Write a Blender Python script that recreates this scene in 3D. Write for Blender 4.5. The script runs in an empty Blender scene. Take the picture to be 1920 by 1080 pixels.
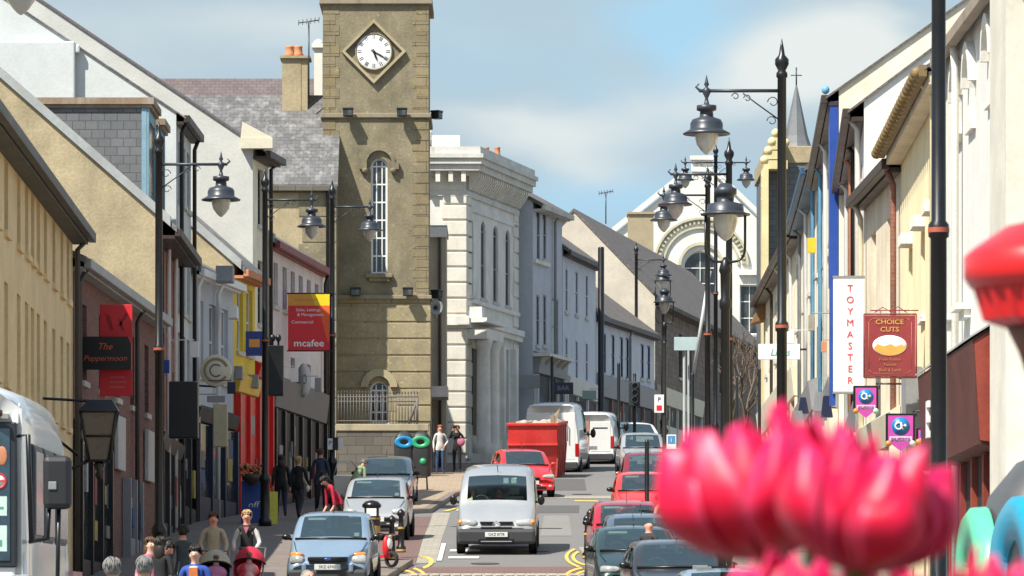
import bpy, math, random
from mathutils import Vector, Matrix
R = math.radians
random.seed(7)
SC = bpy.context.scene
COL = SC.collection
F_PX, CX, HY = 10000.0, 960.0, 1280.0      # focal length in pixels of the 1920 wide photograph, horizon row

# ---------------------------------------------------------------- camera
cd = bpy.data.cameras.new('camera'); cam = bpy.data.objects.new('camera', cd); COL.objects.link(cam)
cam.location = (0, 0, 0); cam.rotation_euler = (R(90), 0, 0)
cd.sensor_width = 36; cd.lens = 36 * F_PX / 1920; cd.shift_y = (HY - 540) / 1920
cd.clip_start = .1; cd.clip_end = 6000
cd.dof.use_dof = True; cd.dof.focus_distance = 135; cd.dof.aperture_fstop = 30
SC.camera = cam
# ---------------------------------------------------------------- light
SUNV = Vector((.50, .52, -.98)).normalized()          # direction the light travels
EL = math.asin(-SUNV.z)
sl = bpy.data.lights.new('sun', 'SUN'); sl.energy = 5.0; sl.angle = R(.5); sl.color = (1, .95, .86)
so = bpy.data.objects.new('sun', sl); COL.objects.link(so); so.rotation_euler = SUNV.to_track_quat('-Z', 'Y').to_euler()
so.location = (0, 0, 60)
W = bpy.data.worlds.new('World'); SC.world = W; W.use_nodes = True
SC.view_settings.view_transform = 'Standard'; SC.view_settings.look = 'None'
SC.view_settings.exposure = .66; SC.view_settings.gamma = 1
def world_nodes():
    nt = W.node_tree; N = nt.nodes; L = nt.links; N.clear()
    out = N.new('ShaderNodeOutputWorld'); bg = N.new('ShaderNodeBackground'); L.new(bg.outputs[0], out.inputs[0])
    sky = N.new('ShaderNodeTexSky'); sky.sky_type = 'NISHITA'; sky.sun_disc = False
    sky.sun_elevation = EL; sky.sun_rotation = math.atan2(-SUNV.x, -SUNV.y); sky.air_density = 1.0; sky.dust_density = .6
    bg.inputs[1].default_value = .14
    tc = N.new('ShaderNodeTexCoord'); sep = N.new('ShaderNodeSeparateXYZ'); L.new(tc.outputs['Generated'], sep.inputs[0])
    def m(op, a, b=None, clamp=False):
        n = N.new('ShaderNodeMath'); n.operation = op; n.use_clamp = clamp
        for i, s in enumerate((a, b)):
            if s is None: continue
            if isinstance(s, (int, float)): n.inputs[i].default_value = s
            else: L.new(s, n.inputs[i])
        return n.outputs[0]
    mp = N.new('ShaderNodeMapping'); mp.inputs['Scale'].default_value = (14, 14, 30); L.new(tc.outputs['Generated'], mp.inputs[0])
    mp.inputs['Location'].default_value = (.3, 0, .8)
    n1 = N.new('ShaderNodeTexNoise'); n1.inputs['Scale'].default_value = 1.6; n1.inputs['Detail'].default_value = 5; n1.inputs['Roughness'].default_value = .5
    L.new(mp.outputs[0], n1.inputs[0])
    n2 = N.new('ShaderNodeTexNoise'); n2.inputs['Scale'].default_value = 2.6; n2.inputs['Detail'].default_value = 3; L.new(mp.outputs[0], n2.inputs[0])
    wob = m('MULTIPLY', m('SUBTRACT', n2.outputs[0], .5), .03)
    X = m('ADD', sep.outputs[0], wob); Z = m('ADD', sep.outputs[2], m('MULTIPLY', wob, .4))
    def blob(px, py, sx, sy, amp):       # a cloud bank standing in that direction of the sky
        cx, cz = (px - 960) / 1e4, (1280 - py) / 1e4
        a = m('DIVIDE', m('SUBTRACT', X, cx), sx / 1e4); b = m('DIVIDE', m('SUBTRACT', Z, cz), sy / 1e4)
        r = m('ADD', m('MULTIPLY', a, a), m('MULTIPLY', b, b))
        return m('MULTIPLY', m('POWER', 2.718, m('MULTIPLY', r, -1)), amp)
    white = None
    for a in ((1010, 240, 250, 60, .62), (1520, 120, 170, 75, 1.15), (1330, 200, 180, 50, .35), (1640, 60, 160, 60, .5), (600, 60, 340, 50, .38), (1130, 320, 120, 50, .3), (160, 120, 300, 160, .3)):
        b = blob(*a); white = b if white is None else m('ADD', white, b)
    white = m('ADD', white, m('MULTIPLY', m('SUBTRACT', n1.outputs[0], .5), .75), True)
    blue = None
    for a in ((1270, 60, 150, 110, 1.1), (1150, 385, 260, 60, .9), (850, 120, 260, 50, .25), (860, 40, 120, 60, .15), (1620, 230, 90, 60, .35)):
        b = blob(*a); blue = b if blue is None else m('ADD', blue, b)
    blue = m('ADD', blue, m('MULTIPLY', m('SUBTRACT', n2.outputs[0], .5), .4), True)
    def mix(f, c1, c2):
        n = N.new('ShaderNodeMix'); n.data_type = 'RGBA'; L.new(f, n.inputs[0])
        for i, c in ((6, c1), (7, c2)):
            if isinstance(c, tuple): n.inputs[i].default_value = (*c, 1)
            else: L.new(c, n.inputs[i])
        return n.outputs[2]
    k = SKY_K
    haze = mix(blue, tuple(k * c for c in (.385, .495, .565)), tuple(k * c for c in (.34, .56, .725)))
    wr = N.new('ShaderNodeMapRange'); wr.interpolation_type = 'SMOOTHSTEP'; L.new(white, wr.inputs[0]); wr.inputs[1].default_value = .05; wr.inputs[2].default_value = .95; white = wr.outputs[0]
    cl = mix(white, haze, tuple(k * c for c in (.66, .70, .69)))
    # cloud cover is dense low down in the north, thinner broken cloud overhead
    over = N.new('ShaderNodeMapRange'); L.new(sep.outputs[2], over.inputs[0]); over.inputs[1].default_value = .14; over.inputs[2].default_value = .5
    over.inputs[3].default_value = 1; over.inputs[4].default_value = .5
    L.new(mix(over.outputs[0], sky.outputs[0], cl), bg.inputs[0])
SKY_K = 5.6
world_nodes()

# ---------------------------------------------------------------- materials
MATS = {}
def hexc(c):
    return c
def mat(key, col, rough=.7, metal=0, kind='plain', col2=None, scale=1.0, var=.12, bump=0, spec=.5, coat=0, stain=0, stainc=(.1, .09, .07), emis=0, lichen=None):
    if key in MATS: return MATS[key]
    M = bpy.data.materials.new(key); M.use_nodes = True; nt = M.node_tree; N = nt.nodes; L = nt.links
    p = N['Principled BSDF']; p.inputs['Roughness'].default_value = rough; p.inputs['Metallic'].default_value = metal
    p.inputs['Specular IOR Level'].default_value = spec; p.inputs['Coat Weight'].default_value = coat; p.inputs['Coat Roughness'].default_value = .08
    tc = N.new('ShaderNodeTexCoord'); uv = N.new('ShaderNodeUVMap')
    def mixc(f, a, b, bt='MIX'):
        n = N.new('ShaderNodeMix'); n.data_type = 'RGBA'; n.blend_type = bt
        if isinstance(f, (int, float)): n.inputs[0].default_value = f
        else: L.new(f, n.inputs[0])
        for i, c in ((6, a), (7, b)):
            if isinstance(c, tuple): n.inputs[i].default_value = (*c[:3], 1)
            else: L.new(c, n.inputs[i])
        return n.outputs[2]
    def noise(sc, det=4, stretch=None, rough_=.6):
        n = N.new('ShaderNodeTexNoise'); n.inputs['Scale'].default_value = sc; n.inputs['Detail'].default_value = det; n.inputs['Roughness'].default_value = rough_
        if stretch:
            mp = N.new('ShaderNodeMapping'); mp.inputs['Scale'].default_value = stretch; L.new(tc.outputs['Object'], mp.inputs[0]); L.new(mp.outputs[0], n.inputs[0])
        else: L.new(tc.outputs['Object'], n.inputs[0])
        return n.outputs[0]
    def ramp(v, lo, hi, a=0, b=1):
        n = N.new('ShaderNodeMapRange'); L.new(v, n.inputs[0]); n.inputs[1].default_value = lo; n.inputs[2].default_value = hi
        n.inputs[3].default_value = a; n.inputs[4].default_value = b; return n.outputs[0]
    base = tuple(col)
    hgt = None
    if kind in ('brick', 'slate', 'block'):
        b = N.new('ShaderNodeTexBrick'); L.new(uv.outputs[0], b.inputs[0]); b.inputs['Scale'].default_value = 1
        w, h, mo = {'brick': (.225, .075, .011), 'slate': (.28, .19, .008), 'block': (.75, .38, .014)}[kind]
        b.inputs['Brick Width'].default_value = w * scale; b.inputs['Row Height'].default_value = h * scale; b.inputs['Mortar Size'].default_value = mo * scale
        b.inputs['Mortar Smooth'].default_value = .3; b.inputs['Bias'].default_value = 0
        c2 = col2 or tuple(c * .7 for c in col)
        b.inputs['Color1'].default_value = (*col, 1); b.inputs['Color2'].default_value = (*c2, 1)
        mc = {'brick': tuple(.5 * c + .09 for c in col), 'slate': tuple(c * .45 for c in col), 'block': tuple(c * .5 for c in col)}[kind]
        b.inputs['Mortar'].default_value = (*mc, 1)
        base = b.outputs['Color']; hgt = b.outputs['Fac']
    nz = noise(1.1 * scale if kind in ('plain', 'metal') else .9, 6)
    c = mixc(ramp(nz, .3, .7, 0, 1), base, base)
    dk = mixc(1.0, base, (1 - var * 1.6,) * 3, 'MULTIPLY')
    c = mixc(ramp(nz, .35, .68), dk, base)
    nf = noise(14, 3); lt = mixc(1.0, c, (1 - var * .7,) * 3, 'MULTIPLY'); c = mixc(ramp(nf, .4, .6), lt, c)
    if stain:
        ns = noise(1.7, 6, (1.4, 1.4, .22)); c = mixc(ramp(ns, .52, .78, 0, stain), c, tuple(stainc))
        ns2 = noise(.8, 8, None, .7); c = mixc(ramp(ns2, .55, .75, 0, stain * .8), c, tuple(stainc))
    if lichen:
        nl = noise(2.3, 7, None, .72); c = mixc(ramp(nl, .56, .64, 0, .75), c, lichen)
        nl2 = noise(5.5, 5, None, .7); c = mixc(ramp(nl2, .60, .68, 0, .6), c, tuple(min(1, 1.6 * x) for x in col))
    if kind == 'asphalt':
        npch = noise(.35, 3, (1, .35, 1), .5); c = mixc(ramp(npch, .5, .54, 0, .35), c, tuple(x * .72 for x in col))
        na = noise(60, 2); c = mixc(ramp(na, .3, .7), c, tuple(x * 1.5 for x in col))
    if kind == 'slate' and col2 and False: pass
    L.new(c, p.inputs['Base Color'])
    rr = ramp(nz, .2, .8, max(0, rough - .08), min(1, rough + .08)); L.new(rr, p.inputs['Roughness'])
    if bump or hgt:
        bp = N.new('ShaderNodeBump'); bp.inputs['Distance'].default_value = .02
        if hgt is not None: L.new(hgt, bp.inputs['Height']); bp.invert = True; bp.inputs['Strength'].default_value = .6
        else: L.new(nf, bp.inputs['Height']); bp.inputs['Strength'].default_value = bump
        L.new(bp.outputs[0], p.inputs['Normal'])
    if emis:
        p.inputs['Emission Color'].default_value = (*col, 1); p.inputs['Emission Strength'].default_value = emis
    MATS[key] = M; return M
def glassmat(key, tint, refl=.12, rough=.03):
    if key in MATS: return MATS[key]
    M = bpy.data.materials.new(key); M.use_nodes = True; nt = M.node_tree; N = nt.nodes; L = nt.links
    N.clear(); o = N.new('ShaderNodeOutputMaterial'); mx = N.new('ShaderNodeMixShader'); t = N.new('ShaderNodeBsdfTransparent'); g = N.new('ShaderNodeBsdfGlossy')
    t.inputs[0].default_value = (*tint, 1); g.inputs['Roughness'].default_value = rough; g.inputs[0].default_value = (.34, .40, .37, 1)
    lw = N.new('ShaderNodeFresnel'); lw.inputs[0].default_value = 1.45
    mr = N.new('ShaderNodeMapRange'); L.new(lw.outputs[0], mr.inputs[0]); mr.inputs[3].default_value = refl - .13; mr.inputs[4].default_value = .7
    L.new(mr.outputs[0], mx.inputs[0]); L.new(t.outputs[0], mx.inputs[1]); L.new(g.outputs[0], mx.inputs[2]); L.new(mx.outputs[0], o.inputs[0])
    MATS[key] = M; return M

# ---------------------------------------------------------------- mesh helpers
def sumloc(o):
    v = Vector((0, 0, 0))
    while o is not None: v = v + o.location; o = o.parent
    return v
class MB:
    def __init__(s): s.v = []; s.f = []; s.mi = []; s.sm = []
    def add(s, vs, fs, mi=0, sm=False):
        b = len(s.v); s.v += [Vector(p) for p in vs]
        for f in fs: s.f.append([b + i for i in f]); s.mi.append(mi); s.sm.append(sm)
        return s
    def face(s, vs, mi=0): return s.add(vs, [list(range(len(vs)))], mi)
    def box(s, a, b, mi=0, fr=None, ch=0):
        x0, y0, z0 = a; x1, y1, z1 = b
        P = [(x0, y0, z0), (x1, y0, z0), (x1, y1, z0), (x0, y1, z0), (x0, y0, z1), (x1, y0, z1), (x1, y1, z1), (x0, y1, z1)]
        if fr: P = [fr(*p) for p in P]
        return s.add(P, [(0, 3, 2, 1), (4, 5, 6, 7), (0, 1, 5, 4), (1, 2, 6, 5), (2, 3, 7, 6), (3, 0, 4, 7)], mi)
    def prism(s, pts, n0, n1, fr, mi=0):     # pts (u,z) extruded n0..n1, fr(u,n,z)
        k = len(pts); A = [fr(u, n0, z) for u, z in pts]; B = [fr(u, n1, z) for u, z in pts]
        fs = [list(range(k))[::-1], [k + i for i in range(k)]] + [(i, (i + 1) % k, k + (i + 1) % k, k + i) for i in range(k)]
        return s.add(A + B, fs, mi)
    def lathe(s, prof, c=(0, 0, 0), seg=16, mi=0, axis='z', sm=True, sc=(1, 1), cap=True):
        vs = []
        for r, z in prof:
            for i in range(seg):
                a = 2 * math.pi * i / seg; p = (r * math.cos(a) * sc[0], r * math.sin(a) * sc[1], z)
                if axis == 'y': p = (p[0], z, p[1])
                if axis == 'x': p = (z, p[0], p[1])
                vs.append((c[0] + p[0], c[1] + p[1], c[2] + p[2]))
        fs = []
        for j in range(len(prof) - 1):
            for i in range(seg): fs.append((j * seg + i, j * seg + (i + 1) % seg, (j + 1) * seg + (i + 1) % seg, (j + 1) * seg + i))
        if cap:
            if prof[0][0] > 1e-5: fs.append(list(range(seg))[::-1])
            if prof[-1][0] > 1e-5: fs.append([(len(prof) - 1) * seg + i for i in range(seg)])
        return s.add(vs, fs, mi, sm)
    def tube(s, pts, r, seg=8, mi=0, sm=True, cap=True):
        pts = [Vector(p) for p in pts]; n = len(pts); rs = r if isinstance(r, (list, tuple)) else [r] * n
        vs = []; up = None
        for i in range(n):
            d = (pts[min(i + 1, n - 1)] - pts[max(i - 1, 0)])
            d = d.normalized() if d.length > 1e-9 else Vector((0, 0, 1))
            if up is None: up = Vector((0, 0, 1)) if abs(d.z) < .9 else Vector((1, 0, 0))
            x = d.cross(up)
            if x.length < 1e-6: x = d.cross(Vector((0, 1, 0)))
            x.normalize(); y = x.cross(d).normalized(); up = y
            for k in range(seg):
                a = 2 * math.pi * k / seg; vs.append(pts[i] + (x * math.cos(a) + y * math.sin(a)) * rs[i])
        fs = [(i * seg + k, i * seg + (k + 1) % seg, (i + 1) * seg + (k + 1) % seg, (i + 1) * seg + k) for i in range(n - 1) for k in range(seg)]
        if cap: fs += [list(range(seg))[::-1], [(n - 1) * seg + k for k in range(seg)]]
        return s.add(vs, fs, mi, sm)
    def ball(s, c, r, seg=14, rings=9, mi=0, sc=(1, 1, 1)):
        prof = [(r * math.sin(math.pi * j / rings), -r * math.cos(math.pi * j / rings)) for j in range(rings + 1)]
        b = len(s.v); s.lathe([(max(p, 1e-4), z) for p, z in prof], (0, 0, 0), seg, mi)
        for i in range(b, len(s.v)): v = s.v[i]; s.v[i] = Vector((c[0] + v.x * sc[0], c[1] + v.y * sc[1], c[2] + v.z * sc[2]))
        return s
    def xf(s, M): s.v = [M @ v for v in s.v]; return s
    def build(s, name, mats, parent=None, origin=None, bevel=0, subsurf=0, uv=True):
        if not isinstance(mats, (list, tuple)): mats = [mats]
        off = sumloc(parent) if parent is not None else Vector((0, 0, 0))
        loc = Vector((0, 0, 0))
        if parent is None:
            if origin is None:
                xs = [v.x for v in s.v]; ys = [v.y for v in s.v]; zs = [v.z for v in s.v]
                origin = ((min(xs) + max(xs)) / 2, (min(ys) + max(ys)) / 2, min(zs))
            loc = Vector(origin); off = loc
        me = bpy.data.meshes.new(name); vv = [v - off for v in s.v]; me.from_pydata(vv, [], s.f)
        for m_ in mats: me.materials.append(m_)
        for p, mi, sm in zip(me.polygons, s.mi, s.sm): p.material_index = mi; p.use_smooth = sm
        if uv:
            ul = me.uv_layers.new(name='UVMap'); Zv = Vector((0, 0, 1))
            for p in me.polygons:
                n = p.normal
                if abs(n.z) > .97: t = Vector((1, 0, 0)); b = Vector((0, 1, 0))
                else: t = Zv.cross(n).normalized(); b = n.cross(t).normalized()
                for li in p.loop_indices:
                    q = vv[me.loops[li].vertex_index] + off; ul.data[li].uv = (q.dot(t), q.dot(b))
        me.validate()
        o = bpy.data.objects.new(name, me); COL.objects.link(o); o.parent = parent; o.location = loc
        if bevel:
            md = o.modifiers.new('bevel', 'BEVEL'); md.width = bevel; md.segments = 2; md.limit_method = 'ANGLE'
        if subsurf:
            md = o.modifiers.new('sub', 'SUBSURF'); md.levels = subsurf; md.render_levels = subsurf
        return o
def tag(o, label, cat, group=None, kind=None):
    if label: o['label'] = label
    if cat: o['category'] = cat
    if group: o['group'] = group
    if kind: o['kind'] = kind
    return o
def thing(name, label, cat, loc=(0, 0, 0), group=None, kind=None):
    o = bpy.data.objects.new(name, None); COL.objects.link(o); o.location = loc; o.empty_display_size = .3
    return tag(o, label, cat, group, kind)
def struct(o): o['kind'] = 'structure'; return o
def copy_tree(o, parent=None):
    c = o.copy(); COL.objects.link(c); c.parent = parent
    for ch in list(o.children): copy_tree(ch, c)
    return c
def place(o, loc, rz=0): o.location = loc; o.rotation_euler = (0, 0, rz); return o
_G = [(-60, -1.1), (0, -1.0), (15, -.95), (35, -.62), (53, -.36), (67, 0.0), (77, .4), (88, .9), (97, 1.42), (107, 1.95), (115, 2.5), (123, 3.08), (130, 3.6), (145, 4.5), (161, 5.58), (176, 6.6), (192, 7.7), (215, 9.2), (250, 11.0), (300, 13), (400, 16), (900, 20)]
def G(d):
    if d <= _G[0][0]: return _G[0][1]
    for i in range(len(_G) - 1):
        if _G[i][0] <= d <= _G[i + 1][0]:
            x0, y0 = _G[i]; x1, y1 = _G[i + 1]
            def sl(j):
                if j <= 0 or j >= len(_G) - 1: return 0
                return (_G[j + 1][1] - _G[j - 1][1]) / (_G[j + 1][0] - _G[j - 1][0])
            h = x1 - x0; t = (d - x0) / h; m0 = sl(i) * h; m1 = sl(i + 1) * h
            return (2*t**3-3*t*t+1)*y0 + (t**3-2*t*t+t)*m0 + (-2*t**3+3*t*t)*y1 + (t**3-t*t)*m1
    return _G[-1][1]
def X(px, d): return (px - CX) * d / F_PX
def Zp(py, d): return (HY - py) * d / F_PX
def P(px, py, d): return Vector((X(px, d), d, Zp(py, d)))
def slope(d): return (G(d + .5) - G(d - .5))
def text(s, size, m, parent, loc, rot=(R(90), 0, 0), name='lettering', depth=.006, shear=0, align='CENTER', sx=1, bold=0):
    cu = bpy.data.curves.new(name, 'FONT'); cu.body = s; cu.size = size; cu.extrude = depth; cu.align_x = align; cu.align_y = 'CENTER'; cu.shear = shear; cu.offset = bold; cu.resolution_u = 3
    t = bpy.data.objects.new(name, cu); COL.objects.link(t)
    dg = bpy.context.evaluated_depsgraph_get(); me = bpy.data.meshes.new_from_object(t.evaluated_get(dg))
    bpy.data.objects.remove(t); me.materials.clear(); me.materials.append(m)
    o = bpy.data.objects.new(name, me); COL.objects.link(o); o.parent = parent
    o.location = Vector(loc) - (sumloc(parent) if parent else Vector((0, 0, 0))); o.rotation_euler = rot; o.scale = (sx, 1, 1)
    return o
# ---------------------------------------------------------------- shared materials
ochre = mat('ochre_render', (.88, .67, .37), .85, stain=.35, stainc=(.6, .42, .22), bump=.2)
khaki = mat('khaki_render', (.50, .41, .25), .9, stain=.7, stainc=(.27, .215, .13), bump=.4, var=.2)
whitew = mat('white_render', (.60, .63, .62), .85, stain=.25, stainc=(.50, .53, .5), bump=.2, var=.08)
offwhite = mat('offwhite_render', (.53, .53, .49), .85, stain=.3, stainc=(.42, .4, .35), bump=.3, var=.08)
creamw = mat('cream_render', (.88, .82, .64), .85, stain=.35, stainc=(.66, .55, .34), bump=.3, var=.12)
palew = mat('pale_render', (.80, .77, .69), .85, stain=.3, stainc=(.70, .64, .5), bump=.2, var=.07)
yellowc = mat('butter_render', (.92, .78, .48), .8, stain=.2, stainc=(.7, .52, .28), bump=.15, var=.08)
tanr = mat('tan_render', (.80, .69, .52), .85, stain=.4, stainc=(.3, .22, .15), bump=.2)
greyr = mat('grey_render', (.55, .57, .62), .85, stain=.3, stainc=(.4, .42, .45), bump=.2, var=.08)
bluegrey = mat('blue_grey_render', (.50, .54, .60), .85, stain=.3, stainc=(.36, .38, .42), bump=.2, var=.08)
paleblue = mat('pale_blue_render', (.60, .63, .68), .85, stain=.25, stainc=(.45, .47, .5), bump=.2, var=.08)
pinkr = mat('pale_pink_render', (.80, .71, .68), .85, stain=.25, stainc=(.5, .44, .42), bump=.2)
yellowb = mat('bright_yellow_render', (.83, .60, .06), .8, stain=.2, stainc=(.5, .35, .05), bump=.1)
beiges = mat('beige_render', (.55, .48, .38), .9, stain=.45, stainc=(.38, .32, .24), bump=.3, var=.14)
brickd = mat('dark_red_brick', (.27, .11, .08), .85, kind='brick', col2=(.16, .07, .055), bump=.3)
brickr = mat('red_brick', (.42, .17, .11), .85, kind='brick', col2=(.28, .11, .08), bump=.3)
stone = mat('tower_sandstone', (.305, .255, .155), .9, lichen=(.24, .20, .10), kind='block', col2=(.30, .235, .125), scale=1, stain=.5, stainc=(.16, .125, .08), bump=.4, var=.22)
stones = mat('smooth_sandstone', (.305, .26, .165), .9, lichen=(.25, .215, .11), stain=.75, stainc=(.13, .11, .075), bump=.4, var=.25)
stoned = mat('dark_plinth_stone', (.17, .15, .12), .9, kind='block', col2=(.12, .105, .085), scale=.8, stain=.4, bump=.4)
stonew = mat('old_rubble_stone', (.27, .215, .17), .95, kind='block', col2=(.18, .145, .115), scale=.7, stain=.5, bump=.5)
bankw = mat('bank_stucco', (.82, .80, .74), .85, stain=.5, stainc=(.46, .43, .37), bump=.2, var=.12)
bankq = mat('bank_quoin', (.80, .76, .66), .85, stain=.4, stainc=(.5, .45, .36), bump=.2, var=.12)
slate = mat('grey_slate', (.155, .15, .15), .65, kind='slate', col2=(.11, .105, .105), lichen=(.24, .235, .22), stain=.6, stainc=(.42, .42, .40), bump=.3)
slatep = mat('purple_slate', (.155, .115, .11), .7, kind='slate', col2=(.12, .095, .095), stain=.3, stainc=(.2, .18, .15), bump=.3)
slateb = mat('brown_slate', (.17, .145, .13), .8, kind='slate', col2=(.13, .11, .10), stain=.3, stainc=(.22, .2, .16), bump=.3)
slateh = mat('hung_slate', (.175, .18, .185), .6, kind='slate', col2=(.14, .145, .15), scale=1.1, bump=.3)
lead = mat('lead_flashing', (.42, .44, .43), .6, stain=.4, stainc=(.25, .24, .2), var=.15)
blackp = mat('black_paint', (.012, .012, .013), .35, spec=.5, var=.3)
lampp = mat('lamp_grey_paint', (.035, .042, .055), .4, spec=.5)
whitep = mat('white_paint', (.80, .80, .78), .5, var=.06)
creamp = mat('cream_paint', (.72, .66, .5), .5, var=.08)
greyp = mat('grey_paint', (.28, .29, .3), .5)
brownp = mat('dark_brown_paint', (.055, .035, .025), .5)
gutterb = mat('dark_gutter', (.07, .065, .06), .5)
blueb = mat('royal_blue_paint', (.02, .075, .36), .45)
bluel = mat('light_blue_paint', (.16, .42, .66), .5)
redp = mat('red_paint', (.70, .02, .02), .4)
orangep = mat('orange_pipe', (.62, .25, .12), .6)
yellowp = mat('yellow_paint', (.85, .56, .04), .45)
darkblue = mat('navy_paint', (.012, .02, .06), .45)
shopdark = mat('shop_interior_dark', (.02, .02, .022), .6)
terracot = mat('terracotta', (.62, .25, .12), .8)
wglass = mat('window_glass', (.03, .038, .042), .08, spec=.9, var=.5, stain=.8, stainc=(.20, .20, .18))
dglass = mat('dark_window_glass', (.012, .015, .018), .1, spec=.7)
limest = mat('pale_sill', (.6, .58, .52), .8, stain=.3)

# ---------------------------------------------------------------- the ground, road and pavements
asph = mat('asphalt', (.135, .13, .126), .9, kind='asphalt', stain=.25, stainc=(.07, .068, .066), var=.15, bump=.2)
pavem = mat('pavement_pavers', (.235, .185, .155), .9, kind='brick', scale=1.6, col2=(.20, .155, .13), stain=.35, stainc=(.15, .12, .1))
pavel = mat('tan_pavers', (.42, .31, .20), .9, kind='brick', scale=1.6, col2=(.36, .26, .17), stain=.25, stainc=(.3, .22, .15))
bayb = mat('red_brick_paving', (.20, .105, .085), .9, kind='brick', col2=(.16, .085, .07), stain=.4, stainc=(.12, .09, .08))
setts = mat('pale_setts', (.42, .38, .31), .9, kind='brick', scale=1.3, col2=(.33, .30, .24), stain=.3, stainc=(.22, .2, .17))
kerbm = mat('kerb_stone', (.30, .28, .24), .9, stain=.3)
soil = mat('rough_ground', (.15, .14, .12), .95, stain=.3)
linew = mat('white_road_paint', (.68, .67, .63), .8, stain=.4, stainc=(.4, .38, .35))
liney = mat('yellow_road_paint', (.72, .50, .10), .8, stain=.35, stainc=(.4, .3, .12))
def drape(name, left, right, off, m, thick=0, step=2.0, cols=1):
    """sheet between two polylines [(D, X)] laid on the slope; with thick it is a slab with sides"""
    def ev(pl, d):
        if d <= pl[0][0]: return pl[0][1]
        for (a, xa), (b, xb) in zip(pl, pl[1:]):
            if a <= d <= b: return xa + (xb - xa) * (d - a) / (b - a)
        return pl[-1][1]
    d0 = max(left[0][0], right[0][0]); d1 = min(left[-1][0], right[-1][0])
    ds = {d0, d1}; d = d0
    while d < d1: ds.add(d); d += step
    for q, _ in left + right:
        if d0 < q < d1: ds.add(q)
    ds = sorted(ds); mb = MB(); vs = []
    for d in ds:
        a, b = ev(left, d), ev(right, d)
        vs += [(a, d, G(d) + off), (b, d, G(d) + off)]
    n = len(ds); fs = [(2 * i, 2 * i + 1, 2 * i + 3, 2 * i + 2) for i in range(n - 1)]
    mb.add(vs, fs, 0, False)
    if thick:
        bs = [(x, y, z - thick) for x, y, z in vs]; k = len(vs); f2 = []
        for i in range(n - 1): f2 += [(2 * i, 2 * i + 2, k + 2 * i + 2, k + 2 * i), (2 * i + 1, k + 2 * i + 1, k + 2 * i + 3, 2 * i + 3)]
        f2 += [(0, k, k + 1, 1), (2 * n - 2, 2 * n - 1, k + 2 * n - 1, k + 2 * n - 2)]
        mb.add(vs + bs, f2, 1)
    return struct(mb.build(name, [m, kerbm], origin=(0, d0, 0)))
drape('ground', [(-60, -400), (900, -400)], [(-60, 400), (900, 400)], -.30, soil, step=4)
drape('road', [(-20, -7), (110, -6), (180, -3), (230, 2.5), (300, 12)], [(-20, 7), (110, 6.5), (180, 8), (230, 12), (300, 26)], -.13, asph)
KL = [(-20, -5.2), (60, -4.9), (95, -4.75), (111, -4.7), (111.5, -2.6), (118.5, -2.2), (119, -4.5), (149, -4.5), (152, -2.3), (166, -1.75), (170, -1.05), (186, -.9), (200, .6), (215, 2.9), (240, 6.0), (300, 16)]
drape('pavement', [(-20, -12), (60, -11), (110, -11), (180, -9), (300, -2)], KL, .0, pavem, .2)
drape('plaza_paving', [(150, -4.6), (152, -4.6), (170, -4.4), (186, -4.2)], [(150, -3.9), (152.5, -2.5), (166, -1.95), (170.5, -1.25), (186, -1.1)], .004, pavel)
KR = [(-20, 4.9), (60, 4.4), (100, 4.0), (118, 3.7), (160, 4.6), (180, 5.2), (230, 8.6), (300, 20)]
drape('pavement', KR, [(-20, 12), (110, 12), (180, 13), (300, 34)], .0, pavem, .2)
# build-out islands with raised kerbs beside the crossing
drape('kerb_buildout', [(116.5, 1.7), (124, 1.55)], [(116.5, 3.6), (124, 3.6)], .0, setts, .2)
drape('kerb_buildout', [(144, 2.2), (160, 2.7)], [(144, 3.4), (160, 4.5)], .0, pavem, .2)
# parking bays in dark brick, a pale sett strip between bay and carriageway
drape('parking_bay', [(119.1, -4.49), (149, -4.49)], [(119.1, -2.15), (149, -2.15)], -.126, bayb)
drape('sett_strip', [(119.1, -2.14), (152, -2.25)], [(119.1, -1.7), (152, -1.75)], -.122, setts)
drape('sett_strip', [(90, 1.5), (143, 2.0)], [(90, 2.1), (143, 2.5)], -.122, setts)
drape('parking_bay', [(90, 2.11), (143, 2.51)], [(90, 4.05), (143, 4.2)], -.126, bayb)
# raised crossing bands
drape('crossing_band', [(112.6, -2.4), (114.6, -2.4)], [(112.6, 1.6), (114.6, 1.6)], -.118, setts, step=1)
drape('crossing_band', [(114.7, -2.4), (117.4, -2.3)], [(114.7, 1.6), (117.4, 1.7)], -.118, bayb, step=1)
drape('crossing_band', [(164, -1.6), (166.5, -1.6)], [(164, 3.2), (166.5, 3.3)], -.118, setts, step=1)
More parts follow.
